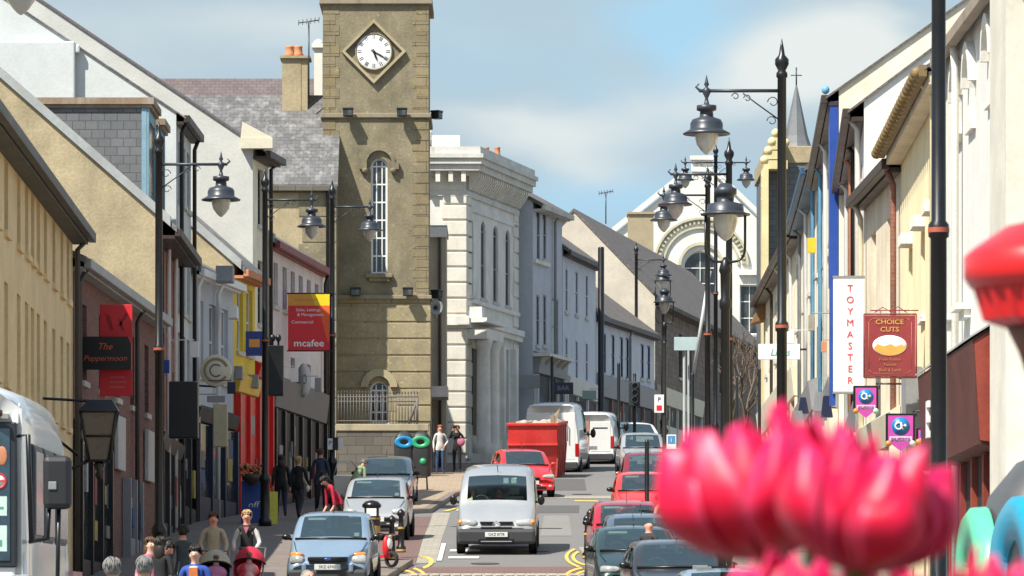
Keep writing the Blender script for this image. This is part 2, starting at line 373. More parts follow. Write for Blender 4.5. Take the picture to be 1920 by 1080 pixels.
# wear in the road: patches, covers, kerb lines
oldp = mat('asphalt_patch_dark', (.075, .072, .07), .9, kind='asphalt'); newp = mat('asphalt_patch_pale', (.17, .165, .155), .9, kind='asphalt')
for (x0, x1, d0, d1, m_) in ((-.9, .1, 128, 137, oldp), (.7, 1.5, 133, 150, newp), (-1.3, -.2, 142, 160, newp), (.2, 1.9, 152, 158, oldp), (1.2, 2.4, 172, 184, oldp), (-.4, .9, 103, 110, newp), (-1.9, -1.1, 97, 106, oldp)):
    drape('asphalt_patch', [(d0, x0), (d1, x0 + .2)], [(d0, x1), (d1, x1 + .1)], -.124, m_)
for x, d in ((.55, 124.5), (1.0, 139), (-.6, 118.8), (2.2, 168)):
    mb = MB(); mb.lathe([(.32, -.119), (.32, -.113), (.27, -.1125), (.001, -.1125)], (x, d, G(d)), 20, sm=False); mb.xf(Matrix.Translation((x, d, G(d))) @ Matrix.Shear('XY', 4, (0, 0)) @ Matrix.Rotation(math.atan(slope(d)), 4, 'X') @ Matrix.Translation((-x, -d, -G(d)))); o = mb.build('manhole_cover', mat('cast_iron', (.06, .055, .05), .6)); struct(o)
# small square setts drawn as separate stones in the pale band
mb = MB()
for i in range(17):
    x = -2.15 + i * .225
    mb.box((x, 113.0, G(113.4) - .115), (x + .15, 114.2, G(113.9) - .106))
struct(mb.build('crossing_setts', mat('bright_setts', (.6, .56, .48), .9, stain=.3)))
def marking(name, quads, m):
    mb = MB()
    for q in quads: mb.face([(x, d, G(d) - .112) for x, d in q])
    return struct(mb.build(name, m))
marking('road_marking', [[(-1.62, 153.5), (-1.54, 153.5), (-1.2, 163), (-1.28, 163)], [(-1.69, 120), (-1.58, 120), (-1.58, 128), (-1.69, 128)], [(-1.45, 121), (-.75, 121), (-.75, 121.9), (-1.45, 121.9)], [(-1.45, 124.2), (-.75, 124.2), (-.75, 125.1), (-1.45, 125.1)]], linew)
def arcq(cx, cd, r, w, a0, a1, n=8, sy=5):
    out = []
    for i in range(n):
        t0 = R(a0 + (a1 - a0) * i / n); t1 = R(a0 + (a1 - a0) * (i + 1) / n)
        out.append([(cx + r * math.cos(t0), cd + sy * r * math.sin(t0)), (cx + (r + w) * math.cos(t0), cd + sy * (r + w) * math.sin(t0)),
                    (cx + (r + w) * math.cos(t1), cd + sy * (r + w) * math.sin(t1)), (cx + r * math.cos(t1), cd + sy * r * math.sin(t1))])
    return out
marking('yellow_line', arcq(1.75, 112, .42, .08, 110, 230, sy=8) + arcq(1.75, 112, .60, .08, 110, 225, sy=8), liney)
marking('yellow_line', arcq(1.85, 121.3, .42, .08, 130, 240, sy=8) + arcq(1.9, 121.3, .62, .08, 130, 230, sy=8), liney)
marking('yellow_line', arcq(-2.45, 112.5, .38, .08, -60, 75, sy=8) + arcq(-2.45, 112.5, .56, .08, -70, 60, sy=8), liney)
marking('yellow_line', arcq(-2.1, 119.2, .25, .1, -60, 90, sy=9) + [[(-2.0, 153), (-1.4, 158), (-1.25, 158), (-1.85, 153)], [(1.9, 162.2), (2.6, 162), (2.6, 161), (1.9, 161.2)]], liney)

# ---------------------------------------------------------------- buildings
POST = [mat('poster_%s' % n_, c_, .6, var=.3) for n_, c_ in (('cream', (.45, .42, .34)), ('red', (.40, .05, .04)), ('blue', (.06, .12, .30)), ('white', (.5, .5, .48)), ('yellow', (.5, .38, .08)), ('grey', (.2, .2, .2)))]
class Face:
    """a street front: A near end, B far end, N points to the street"""
    def __init__(s, A, B, side='L'):
        s.A = Vector((A[0], A[1], 0)); s.B = Vector((B[0], B[1], 0)); s.L = (s.B - s.A).length; s.U = (s.B - s.A) / s.L
        s.N = Vector((s.U.y, -s.U.x, 0)) if side in ('L', 'F') else Vector((-s.U.y, s.U.x, 0)); s.side = side
    def __call__(s, u, n, z): return s.A + s.U * u + s.N * n + Vector((0, 0, z))
    def u(s, px):
        k = (px - CX) / F_PX
        return (k * s.A.y - s.A.x) / (s.U.x - k * s.U.y)
    def z(s, py, u): return (HY - py) * (s.A.y + s.U.y * u) / F_PX
def wall_open(mb, fr, L, z0, z1, ops, depth=.16, mi=0):
    us = sorted({0, L} | {o[0] for o in ops} | {o[1] for o in ops}); zs = sorted({z0, z1} | {o[2] for o in ops} | {o[3] for o in ops})
    for i in range(len(us) - 1):
        for j in range(len(zs) - 1):
            uc = (us[i] + us[i + 1]) / 2; zc = (zs[j] + zs[j + 1]) / 2
            if any(o[0] < uc < o[1] and o[2] < zc < o[3] for o in ops): continue
            mb.face([fr(us[i], 0, zs[j]), fr(us[i + 1], 0, zs[j]), fr(us[i + 1], 0, zs[j + 1]), fr(us[i], 0, zs[j + 1])], mi)
    for o in ops:
        u0, u1, a, b = o[:4]; arch = len(o) > 4 and o[4]
        if arch:
            r = (u1 - u0) / 2; zc = b - r; c = (u0 + u1) / 2; n = 10
            pr = [(c - r * math.cos(math.pi * k / n), zc + r * math.sin(math.pi * k / n)) for k in range(n + 1)]
            for k in range(n):
                (pa, qa), (pb, qb) = pr[k], pr[k + 1]
                cor = (u0, b) if k < n / 2 else (u1, b)
                mb.face([fr(pa, 0, qa), fr(pb, 0, qb), fr(cor[0], 0, cor[1])], mi)
                mb.face([fr(pa, 0, qa), fr(pa, -depth, qa), fr(pb, -depth, qb), fr(pb, 0, qb)], mi)
            top = zc
        else:
            top = b; mb.face([fr(u0, 0, b), fr(u0, -depth, b), fr(u1, -depth, b), fr(u1, 0, b)], mi)
        mb.face([fr(u0, 0, a), fr(u0, -depth, a), fr(u0, -depth, top), fr(u0, 0, top)], mi)
        mb.face([fr(u1, 0, a), fr(u1, -depth, a), fr(u1, -depth, top), fr(u1, 0, top)], mi)
        mb.face([fr(u0, 0, a), fr(u0, -depth, a), fr(u1, -depth, a), fr(u1, 0, a)], mi)
def add_window(root, fr, o, fm=None, style='sash', depth=.16, sill=True, label=None, gm=None, sillm=None, nb=(1, 1)):
    u0, u1, a, b = o[:4]; arch = len(o) > 4 and o[4]; fm = fm or whitep
    mb = MB(); t = .07; n0, n1 = -depth + .01, -depth + .06
    r = (u1 - u0) / 2; c = (u0 + u1) / 2; top = b - r if arch else b
    mb.box((u0, n0, a), (u0 + t, n1, top), fr=fr); mb.box((u1 - t, n0, a), (u1, n1, top), fr=fr); mb.box((u0 + t, n0, a), (u1 - t, n1, a + t), fr=fr)
    if arch:
        k = 10; po = [(c - r * math.cos(math.pi * i / k), top + r * math.sin(math.pi * i / k)) for i in range(k + 1)]
        pi = [(c - (r - t) * math.cos(math.pi * i / k), top + (r - t) * math.sin(math.pi * i / k)) for i in range(k + 1)]
        for i in range(k): mb.prism([po[i], po[i + 1], pi[i + 1], pi[i]], n0, n1, fr)
    else: mb.box((u0 + t, n0, b - t), (u1 - t, n1, b), fr=fr)
    nx, nz = nb
    for i in range(nx): uu = u0 + (u1 - u0) * (i + 1) / (nx + 1); mb.box((uu - .02, n0 + .005, a + t), (uu + .02, n1 - .008, (b - t - (.0 if not arch else abs(uu - c) * .6))), fr=fr)
    for i in range(nz): zz = a + (top - a) * (i + 1) / (nz + (0 if arch else 1)); mb.box((u0 + t, n0 + .003, zz - .025), (u1 - t, n1 - .004, zz + .025), fr=fr)
    if sill: mb.box((u0 - .08, -.02, a - .12), (u1 + .08, .07, a - .002), 1, fr)
    w = mb.build('window', [fm, sillm or limest], root)
    g = MB(); nn = -depth + .025
    if arch:
        pts = [(u0 + .02, a + .02), (u1 - .02, a + .02)] + [(c + (r - .02) * math.cos(math.pi * i / 10), top + (r - .02) * math.sin(math.pi * i / 10)) for i in range(11)]
    else: pts = [(u0 + .02, a + .02), (u1 - .02, a + .02), (u1 - .02, b - .02), (u0 + .02, b - .02)]
    g.face([fr(u, nn, z) for u, z in pts]); g.build('pane', gm or wglass, w)
    if label: w['label'] = label
    return w
def rows(n, ua, ub, w, z0, z1, arch=False):
    return [(ua + (ub - ua) * (i + .5) / n - w / 2, ua + (ub - ua) * (i + .5) / n + w / 2, z0, z1, arch) for i in range(n)]
def shopfront(root, fr, u0, u1, zf0, zf1, zb, fm, gm=None, proud=.22, n=3, pil=None, fasc=True, stall=.55):
    pil = pil or fm
    if fasc:
        mb = MB(); mb.prism([(.012, zf0), (proud, zf0 + .05), (proud + .1, zf1), (.012, zf1 + .12)], u0, u1, lambda a, b, z: fr(b, a, z)); mb.build('fascia', fm, root)
    mb = MB(); mb.box((u0 + .05, .012, zb), (u1 - .05, .10, zf0 - .004), fr=fr); mb.build('shop_window', gm or wglass, root)
    mb = MB(); mb.box((u0 + .02, .012, zb - .4), (u1 - .02, .16, zb + stall), fr=fr)
    for i in range(n + 1):
        u = u0 + (u1 - u0 - .16) * i / n; mb.box((u, .014, zb - .3), (u + .16, .20, zf0 - .006), fr=fr)
    mb.build('shop_frame', pil, root)
    rnd = random.Random(int(u0 * 97 + zb * 31 + u1 * 13))
    for i in range(n * 2):
        uu = u0 + .25 + (u1 - u0 - .6) * rnd.random(); zq = zb + stall + .2 + rnd.random() * max(.2, zf0 - zb - stall - 1.1); ww = .25 + .5 * rnd.random(); hh_ = .25 + .5 * rnd.random(); mb = MB(); mb.box((uu, .101, zq), (min(uu + ww, u1 - .1), .108 + .03 * (i % 3), zq + hh_), fr=fr); mb.build('window_poster', POST[rnd.randrange(len(POST))], root)
def house(label, A, B, ze, side='L', W=9, pitch=.7, wm=None, gm=None, rm=None, cope=None, ops=(), over=.3, gut=gutterb, pipes=(), wfm=None, chim=(), shop=None, flat=False, nb=(1, 1), name='town_house', copew=.22, depth=.16, far=True, group=None, sill=True, sillm=None, cat='building', roofth=.14, gmat=None):
    f = Face(A, B, side); zb = min(G(A[1]), G(B[1])) - 1.0
    root = thing(name, label, cat, (A[0], A[1], G(A[1])), group)
    mb = MB(); wall_open(mb, f, f.L, zb, ze, ops, depth)
    L = f.L; h = pitch * W / 2 if not flat else 0
    gn = [f(0, 0, zb), f(0, -W, zb), f(0, -W, ze)] + ([] if flat else [f(0, -W / 2, ze + h)]) + [f(0, 0, ze)]
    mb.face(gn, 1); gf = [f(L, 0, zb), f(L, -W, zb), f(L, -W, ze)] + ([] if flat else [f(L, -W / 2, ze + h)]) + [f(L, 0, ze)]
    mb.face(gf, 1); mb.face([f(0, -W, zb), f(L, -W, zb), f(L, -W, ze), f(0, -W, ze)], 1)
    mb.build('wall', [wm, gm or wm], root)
    T = roofth; sw = lambda a, b, z: f(b, a, z)
    mb = MB()
    if flat: mb.box((-.05, -W - .1, ze), (L + .05, over, ze + .18), fr=f)
    else: mb.prism([(over, ze - over * pitch), (-W / 2, ze + h), (-W - .2, ze - .2 * pitch), (-W - .2, ze - .2 * pitch + T), (-W / 2, ze + h + T), (over, ze - over * pitch + T)], -.06, L + .06, sw)
    rf = mb.build('roof', rm or slate, root)
    if cope and not flat:
        c = MB()
        for ua, ub in ((-.10, copew),):
            c.prism([(over * .7, ze - over * pitch * .7 - .0), (-W / 2, ze + h), (-W - .1, ze - .1 * pitch), (-W - .1, ze - .1 * pitch + T + .12), (-W / 2, ze + h + T + .12), (over * .7, ze - over * .7 * pitch + T + .12)], ua, ub, sw)
        c.build('coping', cope, rf)
    if gut:
        g = MB(); zg = (ze - over * pitch + .0) if not flat else ze
        g.box((-.04, .0 + .012, ze - over * pitch * .5 - .22) if over < .15 else (-.04, over - .05, zg - .10), (L + .04, over + .10, zg + .10), fr=f); g.build('gutter', gut, root, bevel=.02)
        if over > .2 and not flat:
            s = MB(); s.box((0, .012, ze - over * pitch - .14), (L, over - .06, ze - over * pitch - .06), fr=f); s.build('soffit', gut, root)
    for u, m_ in pipes:
        t = MB(); t.tube([f(u, .12, zb + 1), f(u, .12, ze - .5), f(u, max(over, .12), ze - over * pitch)], .055); t.build('downpipe', m_, root)
    for i, o in enumerate(ops):
        if len(o) > 5 and o[5] == 'hole': continue
        add_window(root, f, o, wfm, nb=nb, depth=depth, sill=sill, sillm=sillm, gm=gmat)
    for c in chim:
        u, n, w, hh, m_ = c[:5]; zt = c[5] if len(c) > 5 else ze + h + hh
        mb = MB(); mb.box((u, n - w / 2, ze + .2), (u + w * .8, n + w / 2, zt), fr=f); mb.box((u - .06, n - w / 2 - .06, zt + .001), (u + w * .8 + .06, n + w / 2 + .06, zt + .15), fr=f)
        ch = mb.build('chimney', m_, rf); 
        for k in range(2):
            q = f(u + w * .4, n + (k - .5) * w * .5, zt + .15); pt = MB(); pt.lathe([(.13, 0), (.15, .1), (.12, .15), (.11, .38), (.13, .42)], q, 10); pt.build('chimney_pot', terracot, ch)
    if shop: shopfront(root, f, **shop)
    return root, f

# --- left side of the street
A1, B1 = (-8.49, 82), (-8.98, 109)
f = Face(A1, B1); wu = [f.u(x) for x in (35, 50, 61, 72, 85, 101, 116, 127.5)]
wu = [1.3, 3.3, 5.3, 7.3, 9.3] + [u for u in wu if u > 10.6]
ops = [(u - .42, u + .42, 7.72, 8.95, False) for u in wu] + [(u - .42, u + .42, 5.15, 6.85, False) for u in wu]
house('long ochre rendered building with two rows of narrow windows at the left edge', A1, B1, 9.32, W=9, pitch=.6, wm=ochre, rm=slate, cope=lead, ops=ops, over=.38, gut=gutterb, wfm=ochre, pipes=((26.7, gutterb),), sill=True, sillm=ochre)
A, B = (-9.02, 109.1), (-8.5, 127); f = Face(A, B)
ops = rows(5, .8, 17.5, .95, 6.3, 7.9) 
r, f2 = house('dark red brick pub building with grey gutter next to the ochre building', A, B, 8.72, W=9, pitch=.45, wm=brickd, rm=slate, ops=ops, over=.32, gut=lead, wfm=brownp, pipes=((.5, gutterb), (12.5, gutterb)), shop=dict(u0=.4, u1=6.5, zf0=5.0, zf1=5.3, zb=2.0, proud=.12, fm=blackp, n=3))
shopfront(r, f2, 10.2, 13.2, 4.6, 4.62, 2.7, greyp, n=2, fasc=False)
for u in (8.3, 15.1):
    mb = MB(); mb.box((u, .02, 4.7), (u + 1.6, .12, 5.9), fr=f2); o = mb.build('notice_board', mat('dirty_white_board', (.55, .55, .53), .6, stain=.4, stainc=(.35, .35, .36)), r, bevel=.02)
A, B = (-8.5, 127.1), (X(333, 136), 136)
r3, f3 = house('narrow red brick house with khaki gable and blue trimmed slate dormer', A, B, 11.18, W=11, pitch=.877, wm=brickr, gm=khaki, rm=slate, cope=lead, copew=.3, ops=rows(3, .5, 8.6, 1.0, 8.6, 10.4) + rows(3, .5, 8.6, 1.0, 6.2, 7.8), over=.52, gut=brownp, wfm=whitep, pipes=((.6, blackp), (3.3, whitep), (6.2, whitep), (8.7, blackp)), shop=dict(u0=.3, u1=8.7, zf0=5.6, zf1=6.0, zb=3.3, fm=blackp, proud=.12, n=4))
def dormer(root, x0, x1, d0, d1, zt, zb):
    mb = MB(); mb.box((x0, d0, zb), (x1, d1, zt)); dm = mb.build('dormer', slateh, root)
    mb = MB(); mb.box((x0, d0 - .12, zt + .002), (x1 + .18, d1 + .12, zt + .16)); mb.box((x0, d0 - .06, zt - .08), (x1 + .12, d1 + .06, zt)); mb.build('dormer_roof', mat('rusty_felt', (.28, .20, .13), .8, stain=.6, stainc=(.5, .46, .38)), dm)
    mb = MB(); mb.box((x1 + .002, d0 - .02, zb + .2), (x1 + .05, d0 + .25, zt - .09)); mb.box((x1 + .002, d1 - .25, zb + .2), (x1 + .05, d1 + .02, zt - .09)); mb.box((x1 + .002, d0 + .25, zt - .35), (x1 + .04, d1 - .25, zt - .09))
    mb.box((x1 - .12, d0 - .03, zb + .3), (x1, d0 - .002, zt - .09)); mb.build('dormer_trim', mat('faded_blue_trim', (.22, .38, .46), .6, stain=.3), dm)
    mb = MB(); mb.box((x1 + .002, d0 + .26, zb + .4), (x1 + .02, d1 - .26, zt - .36)); mb.build('dormer_window', wglass, dm)
dormer(r3, -14.4, X(275, 129), 129, 131.6, Zp(196, 129), 10.6)
dormer(r3, -14, X(297, 133), 133, 134.8, Zp(235, 133), 10.9)
A, B = (-8.57, 136.1), (X(358, 141), 141)
r4, f4 = house('tall white three storey house with dark windows and white gable', A, B, 14.55, W=13, pitch=.667, wm=whitew, rm=slate, cope=None, ops=rows(3, .4, 4.7, .95, 12.4, 13.9) + rows(3, .4, 4.7, .95, 9.6, 11.6) + rows(3, .4, 4.7, .95, 7.4, 9.0), over=.25, roofth=.04, gut=brownp, wfm=brownp, pipes=((.3, blackp), (4.6, blackp)), shop=dict(u0=.2, u1=4.8, zf0=6.4, zf1=6.8, zb=4.0, proud=.12, fm=shopdark, n=2))
mb = MB(); mb.box((X(-90, 136), 135.86, 9), (X(141, 136), 136.09, Zp(78, 136))); mb.box((X(143, 136) - .03, 135.9, Zp(100, 136)), (X(150, 136), 136.09, Zp(84, 136))); mb.build('chimney_breast', whitew, r4, bevel=.04)
A, B = (X(358, 141.1), 141.1), (X(437, 147), 147)
f = Face(A, B)
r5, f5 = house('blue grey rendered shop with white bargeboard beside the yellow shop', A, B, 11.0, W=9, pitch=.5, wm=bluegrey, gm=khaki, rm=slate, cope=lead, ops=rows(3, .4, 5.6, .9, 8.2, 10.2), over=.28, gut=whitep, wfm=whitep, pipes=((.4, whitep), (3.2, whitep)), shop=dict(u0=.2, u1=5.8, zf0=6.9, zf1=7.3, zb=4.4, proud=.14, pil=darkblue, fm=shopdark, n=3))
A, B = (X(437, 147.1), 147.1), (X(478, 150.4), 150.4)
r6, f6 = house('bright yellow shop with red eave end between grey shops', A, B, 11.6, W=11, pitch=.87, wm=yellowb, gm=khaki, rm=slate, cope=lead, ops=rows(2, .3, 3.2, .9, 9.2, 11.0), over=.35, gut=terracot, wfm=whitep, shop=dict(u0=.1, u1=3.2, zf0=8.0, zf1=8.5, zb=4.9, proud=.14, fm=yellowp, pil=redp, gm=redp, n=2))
A, B = (X(474, 150.5), 150.5), (X(503, 153), 153)
r7, f7 = house('tall off white gabled house with stone eave block behind the yellow shop', A, B, 15.2, W=14, pitch=.675, wm=creamw, gm=offwhite, rm=slatep, cope=None, ops=rows(1, .3, 2.2, .9, 13.0, 14.6) + rows(1, .3, 2.2, .9, 10.2, 12.0), over=.42, roofth=.04, gut=brownp, wfm=brownp, pipes=((2.3, blackp),), shop=dict(u0=.1, u1=2.4, zf0=8.6, zf1=9.0, zb=5.0, proud=.14, fm=redp, pil=redp, gm=redp, n=1))
mb = MB(); c = P(478, 262, 150.3); mb.box((c.x - .4, c.y - .12, c.z - .25), (c.x + .5, c.y + .25, c.z + .05)); mb.prism([(c.x - .4, c.z + .052), (c.x + .5, c.z + .052), (c.x - .35, c.z + .5)], c.y - .1, c.y + .2, lambda u, n, z: Vector((u, n, z))); mb.build('eave_block', creamp, r7)
A, B = (X(505, 153.1), 153.1), (X(606, 164), 164)
f = Face(A, B)
ops = [(f.u(x) - .42, f.u(x) + .42, 10.9, 12.15, False) for x in (517, 534, 549, 564, 579, 594)] + [(f.u(x) - .42, f.u(x) + .42, 8.6, 9.6, False) for x in (517, 549, 579)]
r8, f8 = house('pale pink rendered shop building with red eave and black shopfront', A, B, 12.72, W=8, pitch=.6, wm=pinkr, gm=khaki, rm=slate, cope=lead, ops=ops, over=.22, gut=mat('dark_red_paint', (.25, .03, .03), .5), wfm=greyp, pipes=((10.6, blackp),), shop=dict(u0=.1, u1=10.6, zf0=7.9, zf1=8.8, zb=5.0, fm=mat('dull_fascia', (.13, .135, .14), .5), pil=blackp, gm=shopdark, n=6, proud=.16))
# stone building facing the street with the slate roof, left of the tower
rT1, fT1 = house('sandstone building with lichened slate roof left of the clock tower', (-15, 185.1), (-6.1, 185.1), 17.35, side='F', W=6.9, pitch=.95, wm=khaki, gm=stones, rm=slate, cope=None, ops=rows(1, 5.3, 6.6, 1.0, 12, 15), over=.22, gut=stoned, pipes=((8.6, blackp),))
mb = MB(); 
for i in range(9): mb.box((7.6 + (i % 2) * .12, .005, 9 + i * .9), (8.9, .03, 9.82 + i * .9), fr=fT1)
mb.build('quoins', stones, rT1)
ch = thing('chimney_stack', 'stone chimney stack with orange clay pots left of the clock tower', 'chimney', P(555, 182, 188.3))
a = P(530, 182, 188.3); b = P(580, 182, 188.3)
mb = MB(); mb.box((a.x, 187.9, a.z - .8), (b.x - .28, 189.1, Zp(112, 188.3))); mb.box((b.x - .28, 187.92, a.z - .8), (b.x - .05, 189.08, Zp(112, 188.3))); mb.box((a.x - .08, 187.8, Zp(112, 188.3) + .002), (b.x + .05, 189.2, Zp(107, 188.3))); mb.build('stack', khaki, ch)
for dx in (.25, .55):
    mb = MB(); mb.lathe([(.17, 0), (.19, .08), (.15, .14), (.14, .32), (.16, .36), (.10, .40)], (a.x + dx, 188.3, Zp(107, 188.3)), 12); mb.build('chimney_pot', terracot, ch)
rT2, fT2 = house('long purple slated roof building behind the slate roofed sandstone building', (-32, 194), (X(602, 194), 194), 17.9, side='F', W=10, pitch=.9, wm=khaki, rm=slatep, ops=(), over=.1, gut=None)
mb = MB(); q = P(597, 180, 191.8); mb.box((q.x - .14, 191.4, q.z - 1.5), (q.x + .16, 192.2, Zp(92, 191.8))); mb.box((q.x - .22, 191.3, Zp(92, 191.8)), (q.x + .24, 192.3, Zp(84, 191.8))); mb.lathe([(.22, 0), (.16, .12), (.05, .2)], (q.x, 191.8, Zp(84, 191.8)), 8)
tag(mb.build('chimney_stack', palew), 'slim white chimney stack touching the left edge of the clock tower', 'chimney')
def aerial(name, label, px, py0, py1, d, w=38):
    mb = MB(); q0 = P(px, py0, d); q1 = P(px, py1, d); mb.tube([q0, q1], .03, 6); s = d / F_PX
    mb.tube([q1 + Vector((-w * .5 * s, 0, -.02)), q1 + Vector((w * .5 * s, 0, .08))], .022, 6)
    for k in range(6): c = q1 + Vector(((-.5 + k / 5) * w * s, 0, -.02 + .1 * k / 5)); mb.tube([c + Vector((0, -.2, -.1)), c + Vector((0, .2, .12))], .015, 5)
    tag(mb.build(name, lampp), label, 'aerial')
aerial('roof_aerial', 'thin television aerial on the roof just left of the clock tower', 579, 184, 42, 187.5)
aerial('roof_aerial', 'thin television aerial above the roofs beyond the bank', 1136, 420, 362, 240, 26)

# --- clock tower
TD = 186.9
tw = thing('clock_tower', 'square sandstone clock tower with diamond framed clock', 'tower', (X(705, TD), TD, G(TD)))
x0, x1 = X(606, TD), X(803, TD); x1b = X(806, TD)
ftw = lambda u, n, z: Vector((u, TD - n, z))
zl = Zp(221, TD); zm = Zp(561, TD); zt = Zp(8, TD)
wc = X(711, TD)
ow = [(wc - .29, wc + .29, Zp(513, TD), Zp(296, TD), True)]; ol = [(wc - .33, wc + .33, Zp(793, TD), Zp(714, TD), True)]
mb = MB()
def offwall(za, zb_, ops, xa, xb): 
    fr = lambda u, n, z: Vector((xa + u, TD - n, z)); wall_open(mb, fr, xb - xa, za, zb_, [(o[0] - xa, o[1] - xa) + tuple(o[2:]) for o in ops], .22, 0)
    mb.face([(xb, TD, za), (xb, TD + 4, za), (xb, TD + 4, zb_), (xb, TD, zb_)], 0); mb.face([(xa, TD, za), (xa, TD + 4, za), (xa, TD + 4, zb_), (xa, TD, zb_)], 0); mb.face([(xa, TD + 4, za), (xb, TD + 4, za), (xb, TD + 4, zb_), (xa, TD + 4, zb_)], 0)
offwall(zm, zl, ow, x0, x1); offwall(zl, zt, [], x0, x1)
mb.build('shaft', stones, tw)
mb = MB(); offwall(6, zm, ol, x0, x1b)
mb.build('rusticated_base', mat('tower_base_stone', (.37, .31, .185), .9, lichen=(.30, .24, .09), kind='block', col2=(.44, .36, .195), scale=1.25, stain=.45, stainc=(.18, .14, .09), bump=.6, var=.2), tw)
for xa, xb in ((x0 - .012, x0 + .42), (x1 - .42, x1 + .012)):
    mb = MB(); zz = zm
    while zz < zt - .3: mb.box((xa, TD - .015, zz + .01), (xb + (.14 if xa < -5 else 0), TD + .5, zz + .36)) if int(zz / .37) % 2 else mb.box((xa - (.0 if xa < -5 else .14), TD - .012, zz + .01), (xb, TD + .5, zz + .36)); zz += .37
    mb.build('quoins', stone, tw)
for z, h, p in ((zl, .16, .10), (zm, .14, .12), (zt, .22, .14)):
    mb = MB(); mb.box((x0 - p, TD - p, z), (x1 + p, TD + 4 + p, z + h))
    if z == zt: mb.box((x0 - .05, TD - .05, zt + .22), (x1 + .05, TD + 4, zt + .5))
    mb.build('string_course', mat('weathered_ledge', (.32, .27, .19), .9, stain=.6, stainc=(.12, .10, .08)), tw, bevel=.02)
mb = MB(); zz = Zp(790, TD)
while zz < zm - .25: mb.box((x0 - .004, TD - .03, zz), (x1b + .03, TD + .001, zz + .52)) if not (Zp(793, TD) < zz + .3 < Zp(705, TD)) else (mb.box((x0, TD - .03, zz), (wc - .62, TD + .001, zz + .52)), mb.box((wc + .62, TD - .03, zz), (x1b + .03, TD + .001, zz + .52))); zz += .585
mb.build('rusticated_courses', mat('tower_course_stone', (.38, .32, .195), .9, lichen=(.30, .25, .10), stain=.5, stainc=(.2, .155, .1), bump=.4, var=.2), tw, bevel=.02)
mb = MB(); mb.box((x0, TD + .004, zt + .5), (x1, TD + 3.9, zt + .7)); mb.build('roof', lead, tw)
add_window(tw, ftw, ow[0], whitep, depth=.22, nb=(2, 6)); add_window(tw, ftw, ol[0], whitep, depth=.22, nb=(2, 3))
def hood(c, zc, r, t, w, n0, root, m, stops=True, z0=None, dep=.12):
    mb = MB(); k = 14; po = [(c - (r + w) * math.cos(math.pi * i / k), zc + (r + w) * math.sin(math.pi * i / k)) for i in range(k + 1)]; pi = [(c - r * math.cos(math.pi * i / k), zc + r * math.sin(math.pi * i / k)) for i in range(k + 1)]
    for i in range(k): mb.prism([po[i], po[i + 1], pi[i + 1], pi[i]], n0, n0 + dep, ftw)
    if stops:
        for s in (-1, 1): mb.box((c + s * (r + w / 2) - .13 + s * .06, TD - n0 - .17, zc - .22), (c + s * (r + w / 2) + .13 + s * .06, TD + .02, zc + .02)); mb.ball((c + s * (r + w / 2), TD - .1, zc - .26), .12, 10, 6)
    if z0 is not None:
        for s in (-1, 1): mb.box((c + s * (r + w / 2) - w / 2, TD - n0 - .07, z0), (c + s * (r + w / 2) + w / 2, TD + .01, zc - .005))
    mb.build('hood_mould', m, root)
lst = mat('pale_hood_stone', (.45, .38, .24), .9, stain=.4, stainc=(.2, .16, .1))
hood(wc, Zp(306, TD), .44, 0, .12, .005, tw, stones); hood(wc, Zp(726, TD), .38, 0, .26, .03, tw, lst, False, z0=None)
mb = MB(); mb.box((wc - .47, TD - .18, Zp(521, TD)), (wc + .47, TD, Zp(513, TD))); mb.box((wc - .36, TD - .13, Zp(528, TD)), (wc + .36, TD, Zp(521, TD) - .002)); mb.build('window_ledge', stones, tw, bevel=.015)
# the clock
cc = Vector((X(701, TD), TD, Zp(97, TD))); ck = cc
mb = MB(); d0 = 1.13; wd = .13
for i in range(4):
    a0 = R(90 * i); a1 = R(90 * i + 90)
    q = [(cc.x + d0 * math.cos(a0), cc.z + d0 * math.sin(a0)), (cc.x + d0 * math.cos(a1), cc.z + d0 * math.sin(a1)), (cc.x + (d0 - wd) * math.cos(a1), cc.z + (d0 - wd) * math.sin(a1)), (cc.x + (d0 - wd) * math.cos(a0), cc.z + (d0 - wd) * math.sin(a0))]
    mb.prism(q, .004, .16, lambda u, n, z: Vector((u, TD - n, z)))
mb.build('diamond_frame', lst, tw)
mb = MB(); mb.lathe([(.63, 0), (.63, -.05), (.60, -.06)], (cc.x, TD, cc.z), 40, axis='y'); fc = mb.build('clock_face', mat('clock_white', (.82, .82, .80), .5, var=.04), tw)
mb = MB(); mb.lathe([(.66, -.004), (.66, -.075), (.61, -.08), (.61, -.062)], (cc.x, TD, cc.z), 40, axis='y', cap=False); mb.build('clock_rim', stones, fc)
nums = MB()
for i in range(12):
    a = R(90 - 30 * i); wdt = .045 if i % 3 else .06; 
    for k in ((-.03, .03) if i % 3 != 1 else (-.042, 0, .042)):
        def frn(u, n, z, a=a, k=k): x = u + k; y = z; return Vector((cc.x + math.cos(a) * y + math.sin(a) * x, TD - .06 - n, cc.z + math.sin(a) * y - math.cos(a) * x))
        nums.box((-.011, .001, .43), (.011, .006, .575), fr=frn)
nums.build('numerals', blackp, fc)
hd = MB()
def hand(ang, ln, w, back=.1, n=.012):
    a = R(ang)
    def fh(u, nn, z): return Vector((cc.x + math.cos(a) * z + math.sin(a) * u, TD - .06 - nn, cc.z + math.sin(a) * z - math.cos(a) * u))
    hd.prism([(-w * .5, -back), (w * .5, -back), (w, ln * .55), (0, ln), (-w, ln * .55)], n, n + .012, fh)
hand(90 - 30 * 4.0, .52, .028, .12, .012); hand(90 - 30 * 5.35, .36, .038, .1, .028); hd.lathe([(.05, -.06), (.05, -.11)], (cc.x, TD, cc.z), 12, axis='y')
hd.build('clock_hands', blackp, fc)
